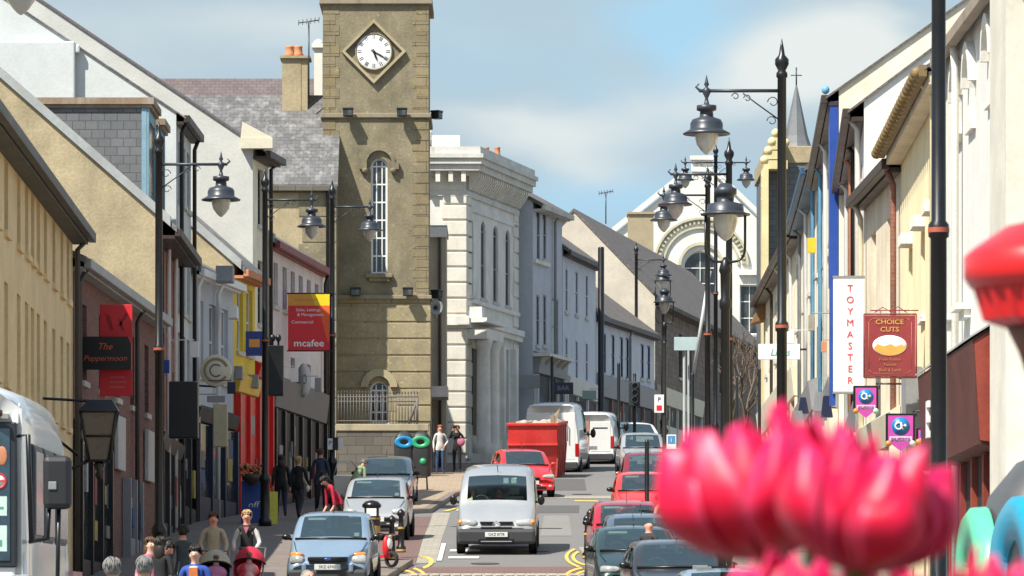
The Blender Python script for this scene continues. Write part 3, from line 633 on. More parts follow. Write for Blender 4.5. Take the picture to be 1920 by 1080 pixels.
# floodlights fixed to the tower
def flood(px, py, d, label, rz=0):
    q = P(px, py, d); m_ = Matrix.Translation(q) @ Matrix.Rotation(rz, 4, 'Z')
    root = thing('floodlight', label, 'floodlight', q, 'black floodlights on the clock tower')
    mb = MB(); mb.box((-.17, -.42, -.13), (.17, -.12, .14)); mb.box((-.19, -.44, .10), (.19, -.10, .17)); mb.xf(m_); mb.build('housing', blackp, root, bevel=.02)
    mb = MB(); mb.box((-.14, -.425, -.10), (.14, -.415, .08)); mb.xf(m_); mb.build('lens', wglass, root)
    mb = MB(); mb.box((-.05, -.13, -.04), (.05, -.003, .04)); mb.xf(m_); mb.build('bracket', blackp, root)
flood(653, 213, TD - .1, 'upper left floodlight on the front of the tower below the clock'); flood(754, 213, TD - .1, 'upper right floodlight on the front of the tower below the clock')
flood(667, 549, TD - .1, 'lower left floodlight in the shaded part of the tower'); flood(765, 549, TD - .1, 'lower right floodlight with its shadow beside it on the tower')
for py, lb in ((217, 'floodlight on the right side of the tower near the top'), (553, 'floodlight on the right side of the tower above the loudspeaker')):
    flood(806, py, TD + .7, lb, R(65))
sp = thing('horn_speaker', 'grey horn loudspeaker on the right side of the clock tower', 'loudspeaker', P(815, 578, 187.5))
mb = MB(); q = P(817, 577, 187.4); mb.lathe([(.10, .3), (.12, .05), (.26, -.10), (.27, -.12), (.22, -.12), (.06, .0)], q, 18, axis='y', cap=False); mb.build('horn', greyp, sp)
mb = MB(); mb.lathe([(.07, -.02), (.05, -.1), (.001, -.12)], q, 12, axis='y'); mb.build('driver', blackp, sp)
mb = MB(); mb.tube([q + Vector((0, .1, 0)), q + Vector((-.25, .15, 0))], .03); mb.tube([q + Vector((0, .1, -.1)), q + Vector((0, .12, -.35))], .05); mb.build('bracket', greyp, sp)
# boundary wall with railings in front of the tower
bw = thing('boundary_wall', 'dark stone boundary wall with iron railings below the clock tower', 'wall', P(715, 880, 184.6))
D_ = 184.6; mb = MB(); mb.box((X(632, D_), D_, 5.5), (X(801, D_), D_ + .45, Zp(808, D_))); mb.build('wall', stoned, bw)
mb = MB(); mb.box((X(631, D_) - .03, D_ - .05, Zp(808, D_) + .002), (X(802, D_) + .03, D_ + .5, Zp(795, D_))); mb.build('coping', mat('wall_coping', (.42, .36, .24), .9, stain=.4), bw, bevel=.02)
mb = MB()
zr0, zr1 = Zp(795, D_), Zp(737, D_)
for i in range(27):
    x = X(634 + i * 5.7, D_)
    if 690 < 634 + i * 5.7 < 730 and i % 2: pass
    mb.tube([(x, D_ + .22, zr0), (x, D_ + .22, zr1)], .017, 5); mb.lathe([(.03, 0), (.001, .10)], (x, D_ + .22, zr1), 5)
for z in (zr0 + .12, zr1 - .12, zr1 - .28): mb.tube([(X(632, D_), D_ + .22, z), (X(785, D_), D_ + .22, z)], .02, 5)
mb.tube([(X(782, D_), D_ + .2, zr0), (X(782, D_), D_ + .2, zr0 + .9)], .05, 6); mb.tube([(X(766, D_), D_ + .2, zr0), (X(780, D_), D_ + .2, zr0 + .75)], .05, 6)
mb.build('railings', mat('railing_grey', (.13, .12, .11), .6), bw)
# link building and bank
hh = house('narrow beige stone link building between the tower and the bank', (-3.6, 194), (X(836, 194), 194), Zp(432, 194), side='F', W=4, flat=True, wm=mat('link_stone', (.50, .43, .32), .9, stain=.4, stainc=(.3, .25, .18)), rm=lead, over=.12, gut=bankw, ops=((.55, .78, G(194) - .2, G(194) + 1.9, False),), pipes=((.98, gutterb),), sill=False)
mb = MB(); mb.box((X(806, 192), 191.6, Zp(745, 192)), (X(840, 192), 193.9, Zp(725, 192))); mb.build('door_canopy', bankw, hh[0])
bk = thing('bank_building', 'white stucco classical bank with heavy cornice and arched windows', 'building', (-1.74, 200, G(200)))
Ab, Bb = (-1.74, 200), (X(970, 208.5), 208.5); fb = Face(Ab, Bb); Lb = fb.L
ops = [(fb.u(x) - .40, fb.u(x) + .40, 14.6, 17.55, True) for x in (883, 906, 929, 952)]
low = [(fb.u(x) - .45, fb.u(x) + .45, 9.6, 12.9, False) for x in (925, 949)]
zbk = 19.0; mb = MB(); wall_open(mb, fb, Lb, 7, zbk, ops + low, .13)
mb.face([fb(Lb, 0, 7), fb(Lb, -8, 7), fb(Lb, -8, zbk), fb(Lb, 0, zbk)])
mb.face([fb(0, 0, 7), Vector((-6, 200, 7)), Vector((-6, 200, zbk)), fb(0, 0, zbk)]); mb.face([Vector((-6, 200, 7)), fb(Lb, -8, 7), fb(Lb, -8, zbk), Vector((-6, 200, zbk))])
mb.face([fb(0, 0, zbk), fb(Lb, 0, zbk), fb(Lb, -8, zbk), Vector((-6, 200, zbk))])
mb.build('wall', bankw, bk)
for o in ops + low: add_window(bk, fb, o, greyp, depth=.13, nb=(1, 2), gm=dglass)
mb = MB()   # cornice: stepped slabs, brackets and parapet
def ring(z0, z1, p, m=0):
    a = fb(0, 0, 0); e = fb(Lb, 0, 0)
    mb.add([fb(0, 0, z0) + Vector((-5, -p, 0)), Vector((a.x + p * .9, a.y - p, z0)), fb(Lb + p * .6, p, z0), fb(Lb + p * .6, -7, z0), Vector((-6.5, 203, z0)),
            fb(0, 0, z1) + Vector((-5, -p, 0)), Vector((a.x + p * .9, a.y - p, z1)), fb(Lb + p * .6, p, z1), fb(Lb + p * .6, -7, z1), Vector((-6.5, 203, z1))],
           [(0, 1, 2, 3, 4), (9, 8, 7, 6, 5), (0, 5, 6, 1), (1, 6, 7, 2), (2, 7, 8, 3), (3, 8, 9, 4), (4, 9, 5, 0)], m)
ring(18.25, 18.45, .08); ring(zbk, 19.16, .16); ring(19.162, 19.40, .55); ring(19.402, 19.62, .66); ring(19.622, 19.78, .74); ring(19.782, 20.05, .62)
mb.build('cornice', mat('cornice_stucco', (.70, .68, .62), .85, stain=.6, stainc=(.35, .32, .27)), bk)
for i in range(26):
    u = .1 + i * (Lb - .1) / 26; mb = MB(); mb.prism([(.10, 18.5), (.16, 18.5), (.50, 19.0), (.50, 19.15), (.10, 19.15)], u, u + .15, lambda a, b, z: fb(b, a, z)); mb.build('cornice_bracket', bankq, bk)
for i in range(8):
    x = -1.9 - i * .48; mb = MB(); mb.box((x, 200 - .48, 18.75), (x + .17, 200 - .165, 19.15)); mb.build('cornice_bracket', bankq, bk)
mb = MB(); mq = MB()
zz = 8.6; k = 0
while zz < 18.1:
    e = .05 if k % 2 else 0
    mb.add(*(lambda p0, p1, p2, p3: ([Vector((a[0], a[1], z_)) for z_ in (zz, zz + .52) for a in (p0, p1, p2, p3)], [(3, 2, 1, 0), (4, 5, 6, 7), (0, 1, 5, 4), (1, 2, 6, 5), (2, 3, 7, 6), (3, 0, 4, 7)]))((-2.6 - e, 199.93), (-1.70, 199.93), tuple(fb(.75 + e * 2, .07, 0))[:2], tuple(fb(.75 + e * 2, -.3, 0))[:2]))
    mq.box((Lb - .7 - e * 2, -.02, zz), (Lb + .02, .06, zz + .52), fr=fb); zz += .585; k += 1
mb.build('quoins', bankq, bk, bevel=.03); mq.build('quoins', bankq, bk, bevel=.03)
mb = MB(); mb.box((-.1, 0, 13.3), (Lb + .05, .22, 13.5), fr=fb); mb.box((.8, 0, 13.502), (Lb, .3, 13.72), fr=fb); mb.box((.8, 0, 14.3), (Lb, .12, 14.45), fr=fb); mb.box((-2.9, 199.8, 13.4), (-1.6, 200, 13.75)); mb.box((0, .0, 8.4), (Lb, .16, 9.3), fr=fb)
mb.box((.7, 0, 17.75), (Lb, .06, 17.95), fr=fb); mb.build('string_course', bankw, bk)
mb = MB()
for px in (880, 897): u = fb.u(px); q = fb(u, .55, 0); mb.lathe([(.34, 8.6), (.34, 8.9), (.27, 9.05), (.25, 12.5), (.33, 12.75), (.36, 12.9)], (q.x, q.y, 0), 16)
for px in (915, 937, 960): u = fb.u(px); mb.box((u - .2, 0, 8.5), (u + .2, .22, 12.95), fr=fb)
mb.box((fb.u(874), 0, 12.9), (fb.u(906), .80, 13.28), fr=fb); mb.box((fb.u(872), 0, 13.505), (fb.u(908), .84, 13.68), fr=fb); mb.box((fb.u(874), 0, 13.682), (fb.u(880), .6, 14.1), fr=fb); mb.box((fb.u(874), 0, 8), (fb.u(906), 1.0, 8.6), fr=fb)
mb.build('portico', bankw, bk)
mb = MB(); mb.box((fb.u(884), .0, 8.6), (fb.u(896), .05, 12.6), fr=fb); mb.build('door', brownp, bk)
mb = MB(); zr = 20.052; mb.add([Vector((-6.3, 200.3, zr)), Vector((-1.9, 200.3, zr)), fb(Lb - .3, -.3, zr), fb(Lb - .3, -6.5, zr), Vector((-5.0, 204, zr + 1.6)), fb(Lb * .5, -3.5, zr + 1.1)], [(0, 1, 5, 4), (1, 2, 5), (2, 3, 5), (3, 0, 4, 5)]); mb.build('roof', slateb, bk)
mb = MB(); mb.box((-3.0, 199.7, 20.052), (-1.95, 200.2, 20.5)); mb.tube([(-1.75 - 1.35, 200.2, 20.6), (-5.0, 203.9, 21.75)], .14, 6); mb.build('parapet_block', palew, bk)
# --- far left side past the bank
A, B = (X(999, 209), 209), (X(1054, 214), 214); f = Face(A, B)
ops = [(f.u(x) - .30, f.u(x) + .30, f.z(487, f.u(x)), f.z(395, f.u(x)), False) for x in (1009, 1021)] + [(f.u(x) - .30, f.u(x) + .30, f.z(648, f.u(x)), f.z(553, f.u(x)), False) for x in (1008, 1021)] + [(f.u(1041) - .55, f.u(1041) + .55, f.z(665, f.u(1041)), f.z(560, f.u(1041)), False)]
rg, fg = house('grey rendered bay fronted building with tall dark windows beyond the bank', A, B, Zp(378, 209), W=8, pitch=.55, wm=greyr, rm=slateb, depth=.08, gmat=dglass, wfm=greyp, nb=(0, 1), ops=ops, over=.4, gut=limest, pipes=((3.4, greyp),), shop=dict(u0=.1, u1=5, zf0=13.0 - .9, zf1=12.9, zb=9.2, fm=greyp, n=2, gm=shopdark, pil=bankw))
mb = MB(); mb.box((-.1, 0, Zp(668, 209)), (4.2, .7, Zp(662, 209)), fr=fg)
for u in (.2, 1.2, 2.2, 3.2, 4.0): mb.prism([(0, Zp(690, 209)), (.12, Zp(690, 209)), (.6, Zp(669, 209)), (0, Zp(669, 209))], u, u + .12, lambda a, b, z: fg(b, a, z))
mb.build('balcony', bankq, rg)
mb = MB(); mb.box((0, 0, Zp(485, 209) - .15), (2.6, .12, Zp(485, 209)), fr=fg); mb.build('string_course', bankq, rg)
A, B = (X(1055, 214.1), 214.1), (X(1117, 222), 222); f = Face(A, B)
ops = [(f.u(x) - .36, f.u(x) + .36, f.z(b, f.u(x)), f.z(a, f.u(x)), False) for x, a, b in ((1062, 503, 585), (1081, 508, 590), (1100, 515, 596), (1062, 632, 700), (1081, 638, 716), (1100, 642, 716))]
house('pale grey house with three windows per floor beyond the bay fronted building', A, B, 17.45, W=8, pitch=.72, depth=.07, gmat=dglass, nb=(0, 1), wm=paleblue, rm=slateb, ops=ops, over=.25, gut=brownp, wfm=greyr, chim=((.2, -3, .9, .7, terracot),), shop=dict(u0=.1, u1=7.6, zf0=11.6, zf1=12.3, zb=9.6, fm=palew, n=3, gm=shopdark))
A, B = (X(1118, 222.1), 222.1), (X(1227, 234.7), 234.7); f = Face(A, B)
ops = [(f.u(x) - .36, f.u(x) + .36, f.z(b, f.u(x)), f.z(a, f.u(x)), False) for x, a, b in ((1133, 625, 700), (1149, 628, 705), (1165, 632, 708), (1176, 634, 710), (1204, 645, 710), (1216, 648, 712))]
house('low white house with brown roof in front of the large beige gable', A, B, 15.35, W=6, pitch=.75, depth=.07, gmat=dglass, nb=(0, 1), wm=paleblue, rm=slateb, ops=ops, over=.25, gut=brownp, wfm=mat('navy_frame', (.05, .07, .16), .5), pipes=((6.8, greyp),), shop=dict(u0=.1, u1=12, zf0=11.9, zf1=12.8, zb=10.2, fm=greyp, n=5, gm=shopdark, pil=mat('brown_tile', (.3, .17, .12), .6)))
A, B = (X(1228, 237), 237), (X(1428, 274), 274); f = Face(A, B)
ops = [(f.u(x) - .5, f.u(x) + .5, 14.0, 16.0, False) for x in (1276, 1294, 1340, 1352)]
house('big old stone building with beige gable end and long brown roof', A, B, 17.2, W=7.3, pitch=1.04, wm=stonew, gm=mat('beige_gable', (.60, .54, .44), .9, stain=.4, stainc=(.45, .39, .3), bump=.3, var=.12), rm=slateb, ops=ops, over=.35, gut=stoned, wfm=brownp, shop=dict(u0=.5, u1=14, zf0=12.4, zf1=13.2, zb=11, fm=creamp, n=5, gm=shopdark, pil=creamp))
# white gabled hall at the end of the street
hl = thing('gabled_hall', 'bright white gabled hall with round arched window at the end of the street', 'building', (10, 285, G(285)))
DH = 285; fh = lambda u, n, z: Vector((u, DH - n, z)); c = X(1314, DH); xa, xb = X(1150, DH), X(1452, DH); ze = Zp(440, DH)
opw = (X(1281, DH), X(1345, DH), Zp(560, DH), Zp(470, DH), True); opr = (X(1387, DH), X(1424, DH), Zp(627, DH), Zp(534, DH), False)
mb = MB(); frh = lambda u, n, z: Vector((xa + u, DH - n, z)); wall_open(mb, frh, xb - xa, 10, ze, [(opw[0] - xa, opw[1] - xa, *opw[2:]), (opr[0] - xa, opr[1] - xa, *opr[2:])], .3)
mb.face([(xa, DH, ze), (xb, DH, ze), (X(1352, DH), DH, Zp(338, DH)), (X(1336, DH), DH, Zp(322, DH)), (X(1336, DH), DH, Zp(300, DH)), (X(1296, DH), DH, Zp(300, DH)), (X(1296, DH), DH, Zp(322, DH)), (X(1278, DH), DH, Zp(338, DH))])
mb.face([(xa, DH, 10), (xa, DH + 18, 10), (xa, DH + 18, ze), (xa, DH, ze)]); mb.face([(xb, DH, 10), (xb, DH + 18, 10), (xb, DH + 18, ze), (xb, DH, ze)])
hwm = mat('hall_white', (.84, .82, .74), .85, stain=.25, stainc=(.6, .56, .45)); mb.build('wall', hwm, hl)
add_window(hl, fh, opw, whitep, depth=.3, nb=(1, 2)); add_window(hl, fh, opr, whitep, depth=.3, nb=(1, 2))
mb = MB(); 
for s, xe in ((-1, xa - .2), (1, xb + .2)): mb.add([(c, DH + .1, Zp(335, DH)), (xe, DH + .1, ze - .1), (xe, DH + 18, ze - .1), (c, DH + 18, Zp(335, DH))], [(0, 1, 2, 3)])
mb.build('roof', slate, hl)
mb = MB()
for sgn in (-1, 1):
    x1_, x2_ = c + sgn * .7, c + sgn * (4.75 if sgn < 0 else 4.1)
    mb.prism([(x1_, Zp(326, DH)), (x2_, ze), (x2_, ze + .35), (x1_, Zp(326, DH) + .35)], -.02, .2, fh)
mb.box((X(1294, DH), DH - .2, Zp(300, DH)), (X(1338, DH), DH + .3, Zp(292, DH))); mb.box((X(1296, DH), DH - .12, Zp(322, DH)), (X(1336, DH), DH, Zp(316, DH))); mb.build('coping', hwm, hl); mb = MB(); mb.box((X(1385, DH), DH - .25, Zp(516, DH)), (X(1440, DH), DH, Zp(506, DH))); mb.build('window_cornice', hwm, hl)
cz = Zp(497, DH)
hmm = mat('hall_moulding', (.62, .58, .42), .9, stain=.3)
for r0, r1, dp in ((2.42, 2.55, .22), (1.95, 2.05, .12), (1.05, 1.22, .15)):
    k = 24; mb = MB()
    for i in range(k):
        a0, a1 = math.pi * i / k, math.pi * (i + 1) / k
        mb.prism([(c + r0 * math.cos(a0), cz + r0 * math.sin(a0)), (c + r1 * math.cos(a0), cz + r1 * math.sin(a0)), (c + r1 * math.cos(a1), cz + r1 * math.sin(a1)), (c + r0 * math.cos(a1), cz + r0 * math.sin(a1))], .0, dp, fh)
    mb.build('arch_moulding', hmm, hl)
mb = MB()
for i in range(30):
    a = math.pi * (i + .5) / 30; ca, sa = math.cos(a), math.sin(a)
    mb.prism([(c + ca * 2.18 - sa * .05, cz + sa * 2.18 + ca * .05), (c + ca * 2.4 - sa * .05, cz + sa * 2.4 + ca * .05), (c + ca * 2.4 + sa * .05, cz + sa * 2.4 - ca * .05), (c + ca * 2.18 + sa * .05, cz + sa * 2.18 - ca * .05)], .0, .16, fh)
mb.build('dentils', hmm, hl)
mb = MB(); q = P(1202, 500, 276); mb.box((X(1178, 276), 275.5, 16), (X(1225, 276), 277.5, Zp(403, 276))); mb.box((X(1176, 276), 275.4, Zp(403, 276)), (X(1227, 276), 277.6, Zp(399, 276)))
tag(mb.build('chimney_stack', mat('buff_stack', (.42, .35, .22), .9, stain=.4, stainc=(.3, .24, .15))), 'wide buff chimney stack in front of the white gabled hall', 'chimney')

# --- right side of the street
A, B = (X(1985, 67), 67), (X(1775, 83), 83); f = Face(A, B, 'R')
ops = [(f.u(x) - .5, f.u(x) + .45, f.z(y, f.u(x)), f.z(y, f.u(x)) + 1.05, True) for x, y in ((1798, 257), (1823, 232), (1860, 184), (1888, 150))]
rw, fw = house('white rendered building with arched windows above the brown shopfront at the right edge', A, B, 9.75, side='R', W=9, pitch=.6, wm=mat('bright_white_render', (.74, .725, .67), .85, stain=.35, stainc=(.6, .56, .46), bump=.2, var=.06), rm=slate, cope=creamw, ops=ops, over=.16, roofth=.06, gut=mat('worn_gutter', (.34, .27, .20), .7, stain=.5), wfm=whitep, sillm=palew, pipes=((13.2, palew),), depth=.3)
for x, y in ((1793, 603), (1815, 583)): u = fw.u(x); z = fw.z(y, u); mb = MB(); mb.box((u - .5, .0, z), (u + .5, .22, z + .09), fr=fw); mb.box((u - .45, .0, z - .12), (u + .45, .1, z - .002), fr=fw); mb.build('window_hood', palew, rw)
for o in ops:
    mb = MB(); c_ = (o[0] + o[1]) / 2; r0 = (o[1] - o[0]) / 2 + .02; zc = o[3] - (o[1] - o[0]) / 2
    for i in range(10):
        a0, a1 = math.pi * i / 10, math.pi * (i + 1) / 10
        mb.prism([(c_ + r0 * math.cos(a0), zc + r0 * math.sin(a0)), (c_ + (r0 + .14) * math.cos(a0), zc + (r0 + .14) * math.sin(a0)), (c_ + (r0 + .14) * math.cos(a1), zc + (r0 + .14) * math.sin(a1)), (c_ + r0 * math.cos(a1), zc + r0 * math.sin(a1))], .003, .12, fw)
    mb.build('arch_mould', palew, rw)
maroon = mat('maroon_shopfront', (.12, .035, .028), .5, var=.2); redbr = mat('red_brown_panel', (.34, .06, .035), .5, var=.2)
u0, u1 = fw.u(1886), fw.L - .1
mb = MB(); mb.prism([(.02, 3.25), (.38, 3.3), (.46, 4.75), (.02, 5.05)], u0, u1, lambda a, b, z: fw(b, a, z)); mb.build('fascia', maroon, rw)
mb = MB(); mb.prism([(.02, 3.30), (.36, 3.35), (.44, 4.72), (.02, 5.0)], u0 - .05, u0 - .005, lambda a, b, z: fw(b, a, z)); mb.build('fascia_end', redbr, rw)
mb = MB(); mb.prism([(.0, 5.07), (.49, 4.77), (.49, 4.80), (.0, 5.10)], u0 - .1, u1 + .05, lambda a, b, z: fw(b, a, z)); mb.build('flashing', lead, rw)
mb = MB(); mb.box((u0, .012, .2), (u1, .06, 3.25), fr=fw); mb.build('shop_window', shopdark, rw)
for k in range(6): u = u0 + (u1 - u0 - .3) * k / 5; mb = MB(); mb.box((u, .014, .2), (u + .25, .14, 3.24), fr=fw); mb.build('shop_frame', redbr, rw)
mb = MB(); mb.box((fw.u(1921), 0, .2), (fw.u(1890), .25, 9.4), fr=fw); mb.build('pilaster', mat('cream_pilaster', (.70, .66, .56), .8, stain=.3, stainc=(.5, .46, .38)), rw)
for i, ch_ in enumerate('ƎЯOTƧ'[:0]): pass
mb = MB()
zz = 4.0
for k, u in enumerate((fw.u(1809), fw.u(1797))):
    def fl(a, n, z, u=u): return fw(u - a, .425 + n, z)
    mb.box((-.28, 0, zz - .28), (-.18, .05, zz + .28), fr=fl)
    for z_ in (-.28, -.05, .18): mb.box((-.18, 0, zz + z_), (.16 if k == 0 else .1, .05, zz + z_ + .1), fr=fl)
mb.build('lettering', whitep, rw)
A, B = (X(1774, 83.1), 83.1), (X(1690, 96), 96); f = Face(A, B, 'R')
ops = [(f.u(x) - .5, f.u(x) + .5, f.z(y, f.u(x)) - 1.45, f.z(y, f.u(x)), False) for x, y in ((1708, 462), (1731, 430), (1754, 402))]
ry, fy = house('butter yellow house with ornate brown gutter and white window hoods', A, B, 9.75, side='R', W=9, pitch=.6, wm=yellowc, gm=creamw, rm=slate, roofth=.06, ops=ops, over=.34, gut=None, wfm=yellowc, sillm=palew, pipes=((1.4, yellowc),), depth=.12)
mb = MB(); gb = mat('ochre_gutter', (.20, .13, .05), .7, stain=.4, stainc=(.5, .4, .18)); zg = 9.75 - .34 * .6
mb.box((-.05, .30, zg - .10), (fy.L + .05, .42, zg + .08), fr=fy)
for i in range(22): u = .1 + i * (fy.L - .3) / 21; q = fy(u + .12, .45, zg); mb.ball((q.x, q.y, q.z - .03), .10, 8, 5)
mb.build('gutter', gb, ry); mb = MB(); mb.box((0, .01, zg - .22), (fy.L, .27, zg - .02), fr=fy); mb.build('soffit', tanr, ry)
for o in ops: mb = MB(); mb.box((o[0] - .02, 0, o[3] + .01), (o[1] + .02, .2, o[3] + .2), fr=fy); mb.build('window_hood', palew, ry)
mb = MB(); mb.box((fy.L - 6.6, .01, 3.2), (fy.L - 5.2, .28, 5.3), fr=fy); mb.build('sign_box', greyp, ry)
A, B = (X(1690, 96.1), 96.1), (X(1621, 104), 104)
house('tan house with deep dark eaves and brown shadowed wall beyond the yellow house', A, B, 9.5, side='R', W=9, pitch=.6, wm=tanr, gm=creamw, rm=slate, ops=rows(2, .6, 7.6, 1.1, 6.5, 8.6), over=.26, gut=brownp, wfm=creamp, pipes=((7.4, creamp), (.3, brickr)), shop=dict(u0=.1, u1=7.6, zf0=4.3, zf1=4.9, zb=1.8, proud=.1, fm=creamp, n=3))
A, B = (X(1620, 104.1), 104.1), (X(1594, 120), 120)
house('white gabled house with white downpipe and blackened eaves', A, B, 11.35, side='R', W=10, pitch=.75, wm=pinkr, gm=palew, rm=slateb, roofth=.05, ops=rows(4, .8, 15.2, 1.0, 8.6, 10.4) + rows(4, .8, 15.2, 1.0, 5.8, 7.6), over=.32, gut=brownp, wfm=greyp, pipes=((.5, palew), (5.2, blackp), (8, orangep), (13.5, whitep)), shop=dict(u0=.2, u1=15.5, zf0=4.9, zf1=5.5, zb=2.7, proud=.12, fm=greyp, pil=creamp, n=6))
A, B = (X(1573, 120.1), 120.1), (X(1538, 141), 141)
rr5, ff5 = house('tall cream gabled house with royal blue corner strip and dark slate eaves', A, B, 13.35, side='R', W=13, pitch=.70, wm=creamw, gm=creamw, rm=slateb, roofth=.05, ops=rows(5, 3, 20, 1.0, 10.6, 12.6) + rows(5, 3, 20, 1.0, 7.4, 9.2), over=.3, gut=brownp, wfm=bluel, pipes=((9.0, whitep), (15, bluel)), shop=dict(u0=.4, u1=20, zf0=6.2, zf1=6.9, zb=3.7, proud=.14, fm=greyp, pil=creamp, n=7))
mb = MB(); mb.box((.02, .01, 9.0), (1.7, .20, 13.1), fr=ff5); mb.build('corner_strip', blueb, rr5)
mb = MB(); q = ff5(0, .3, 13.35); mb.ball((q.x, q.y, q.z), .09, 10, 7, sc=(1, 1, 1.1)); mb.build('gutter_end', bluel, rr5)
A, B = (X(1538, 141.1), 141.1), (X(1503, 160), 160)
rr6, ff6 = house('cream and light blue striped house with blue gutter end', A, B, 13.75, side='R', W=9, pitch=.5, wm=creamw, rm=slateb, ops=rows(5, 1, 18, 1.0, 11, 13) + rows(5, 1, 18, 1.0, 7.8, 9.6), over=.42, gut=mat('dark_blue_gutter', (.02, .09, .18), .5), wfm=whitep, pipes=((3, bluel), (10, whitep), (17, greyp)), shop=dict(u0=.2, u1=18, zf0=7.2, zf1=8.0, zb=4.6, fm=greyp, n=6))
for u in (5.2, 12.4):
    mb = MB(); mb.box((u, .01, 4), (u + 1.4, .08, 13.4), fr=ff6); mb.build('blue_strip', bluel, rr6)
A, B = (X(1503, 160.1), 160.1), (X(1432, 190), 190)
house('long cream house with dark eaves beneath the slate hung gable', A, B, 13.6, side='R', W=7, pitch=.35, wm=creamw, gm=tanr, rm=slateb, ops=rows(7, 1, 29, 1.1, 10.8, 12.8), over=.4, gut=brownp, wfm=brownp, pipes=((5, whitep), (12, whitep), (20, brownp)), shop=dict(u0=.2, u1=29, zf0=8.6, zf1=9.5, zb=6.4, fm=creamp, n=9))
# slate hung building with spire
DS = 192.5; sp_ = thing('spired_building', 'slate hung building with stone parapet and small grey spire', 'building', (10, DS, G(DS)))
xa, xb = X(1440, DS), X(1512, DS); mb = MB(); mb.box((xa, DS, 7), (xb + 3, DS + 9, Zp(306, DS))); mb.build('wall', slateh, sp_)
mb = MB(); mb.box((xa - .08, DS - .06, Zp(306, DS)), (xb + 3.1, DS + 9.1, Zp(274, DS))); mb.build('parapet', khaki, sp_, bevel=.03)
mb = MB(); q = Vector((X(1497, DS), DS + 1.4, 0)); z0 = Zp(274, DS)
mb.lathe([(.62, z0), (.52, z0 + .2), (.42, z0 + .5), (.03, Zp(152, DS))], q, 8, sm=False); mb.build('spire', mat('spire_lead', (.17, .18, .19), .6, stain=.3, var=.15), sp_)
mb = MB(); mb.tube([(q.x, q.y, Zp(156, DS)), (q.x, q.y, Zp(118, DS))], .03, 6); mb.tube([(q.x - .2, q.y, Zp(133, DS)), (q.x + .2, q.y, Zp(133, DS))], .02, 6); mb.build('finial', lampp, sp_)
mb = MB(); ox = X(1436, 191.8)
for y0, x_, w in ((318, 1432, 44), (300, 1438, 34), (282, 1446, 24), (266, 1452, 16)): mb.box((X(x_, 191.8), 191.5, Zp(y0, 191.8)), (X(x_ + w, 191.8), 192.4, Zp(y0 - 16, 191.8)))
for px, py in ((1434, 300), (1441, 283), (1448, 266), (1455, 250), (1472, 268)): mb.ball(P(px, py, 191.6), .17, 10, 7)
for px, py in ((1432, 330), (1432, 350), (1432, 375)): mb.ball(P(px, py, 191.6), .10, 8, 6)
mb.box((X(1428, 191.8), 191.4, 8), (X(1440, 191.8), 192.45, Zp(318, 191.8) - .01)); mb.build('ornate_gable', mat('lemon_stone', (.80, .68, .36), .8, stain=.4, stainc=(.5, .36, .15)), sp_)
mb = MB()
q = P(1425, 590, 188.5); mb.prism([(q.x - .3, q.z - .3), (q.x + .5, q.z - .1), (q.x + .5, q.z + .75), (q.x + .05, q.z + .6)], 188.2, 190, lambda u, n, z: Vector((u, n, z)))
tag(mb.build('bay_hood', mat('brown_timber', (.28, .15, .06), .7)), 'brown timber projecting hood on the far right facade under the slate wall', 'hood')
# ---------------------------------------------------------------- vehicles (built facing -Y, then placed)
def paintm(key, col, met=.35): return mat(key, col, .32, metal=met, coat=.8, var=.05, spec=.5)
cglass = glassmat('car_glass', (.66, .74, .70), .10, .02)
cdark = glassmat('dark_car_glass', (.14, .16, .17), .10, .03)
tyrem = mat('tyre_rubber', (.02, .02, .02), .85); rimm = mat('alloy', (.42, .43, .45), .4, metal=.7)
platem = mat('number_plate_white', (.72, .72, .68), .5, var=.04); trimm = mat('grey_bumper_plastic', (.045, .047, .05), .6)
lightm = mat('headlight_glass', (.62, .64, .62), .12, metal=.3, coat=1, var=.25); orangem = mat('indicator_orange', (.85, .30, .02), .25, coat=1)
redlm = mat('tail_light_red', (.45, .01, .01), .2, coat=1); seatm = mat('seat_fabric', (.22, .22, .22), .9); seatl = mat('seat_pale', (.45, .43, .40), .9)
dashm = mat('dashboard', (.10, .105, .11), .7); paperm = mat('paper', (.62, .78, .70), .7); skinm = mat('skin', (.62, .36, .26), .6, var=.08); skinm2 = mat('flushed_skin', (.66, .30, .22), .6, var=.08)
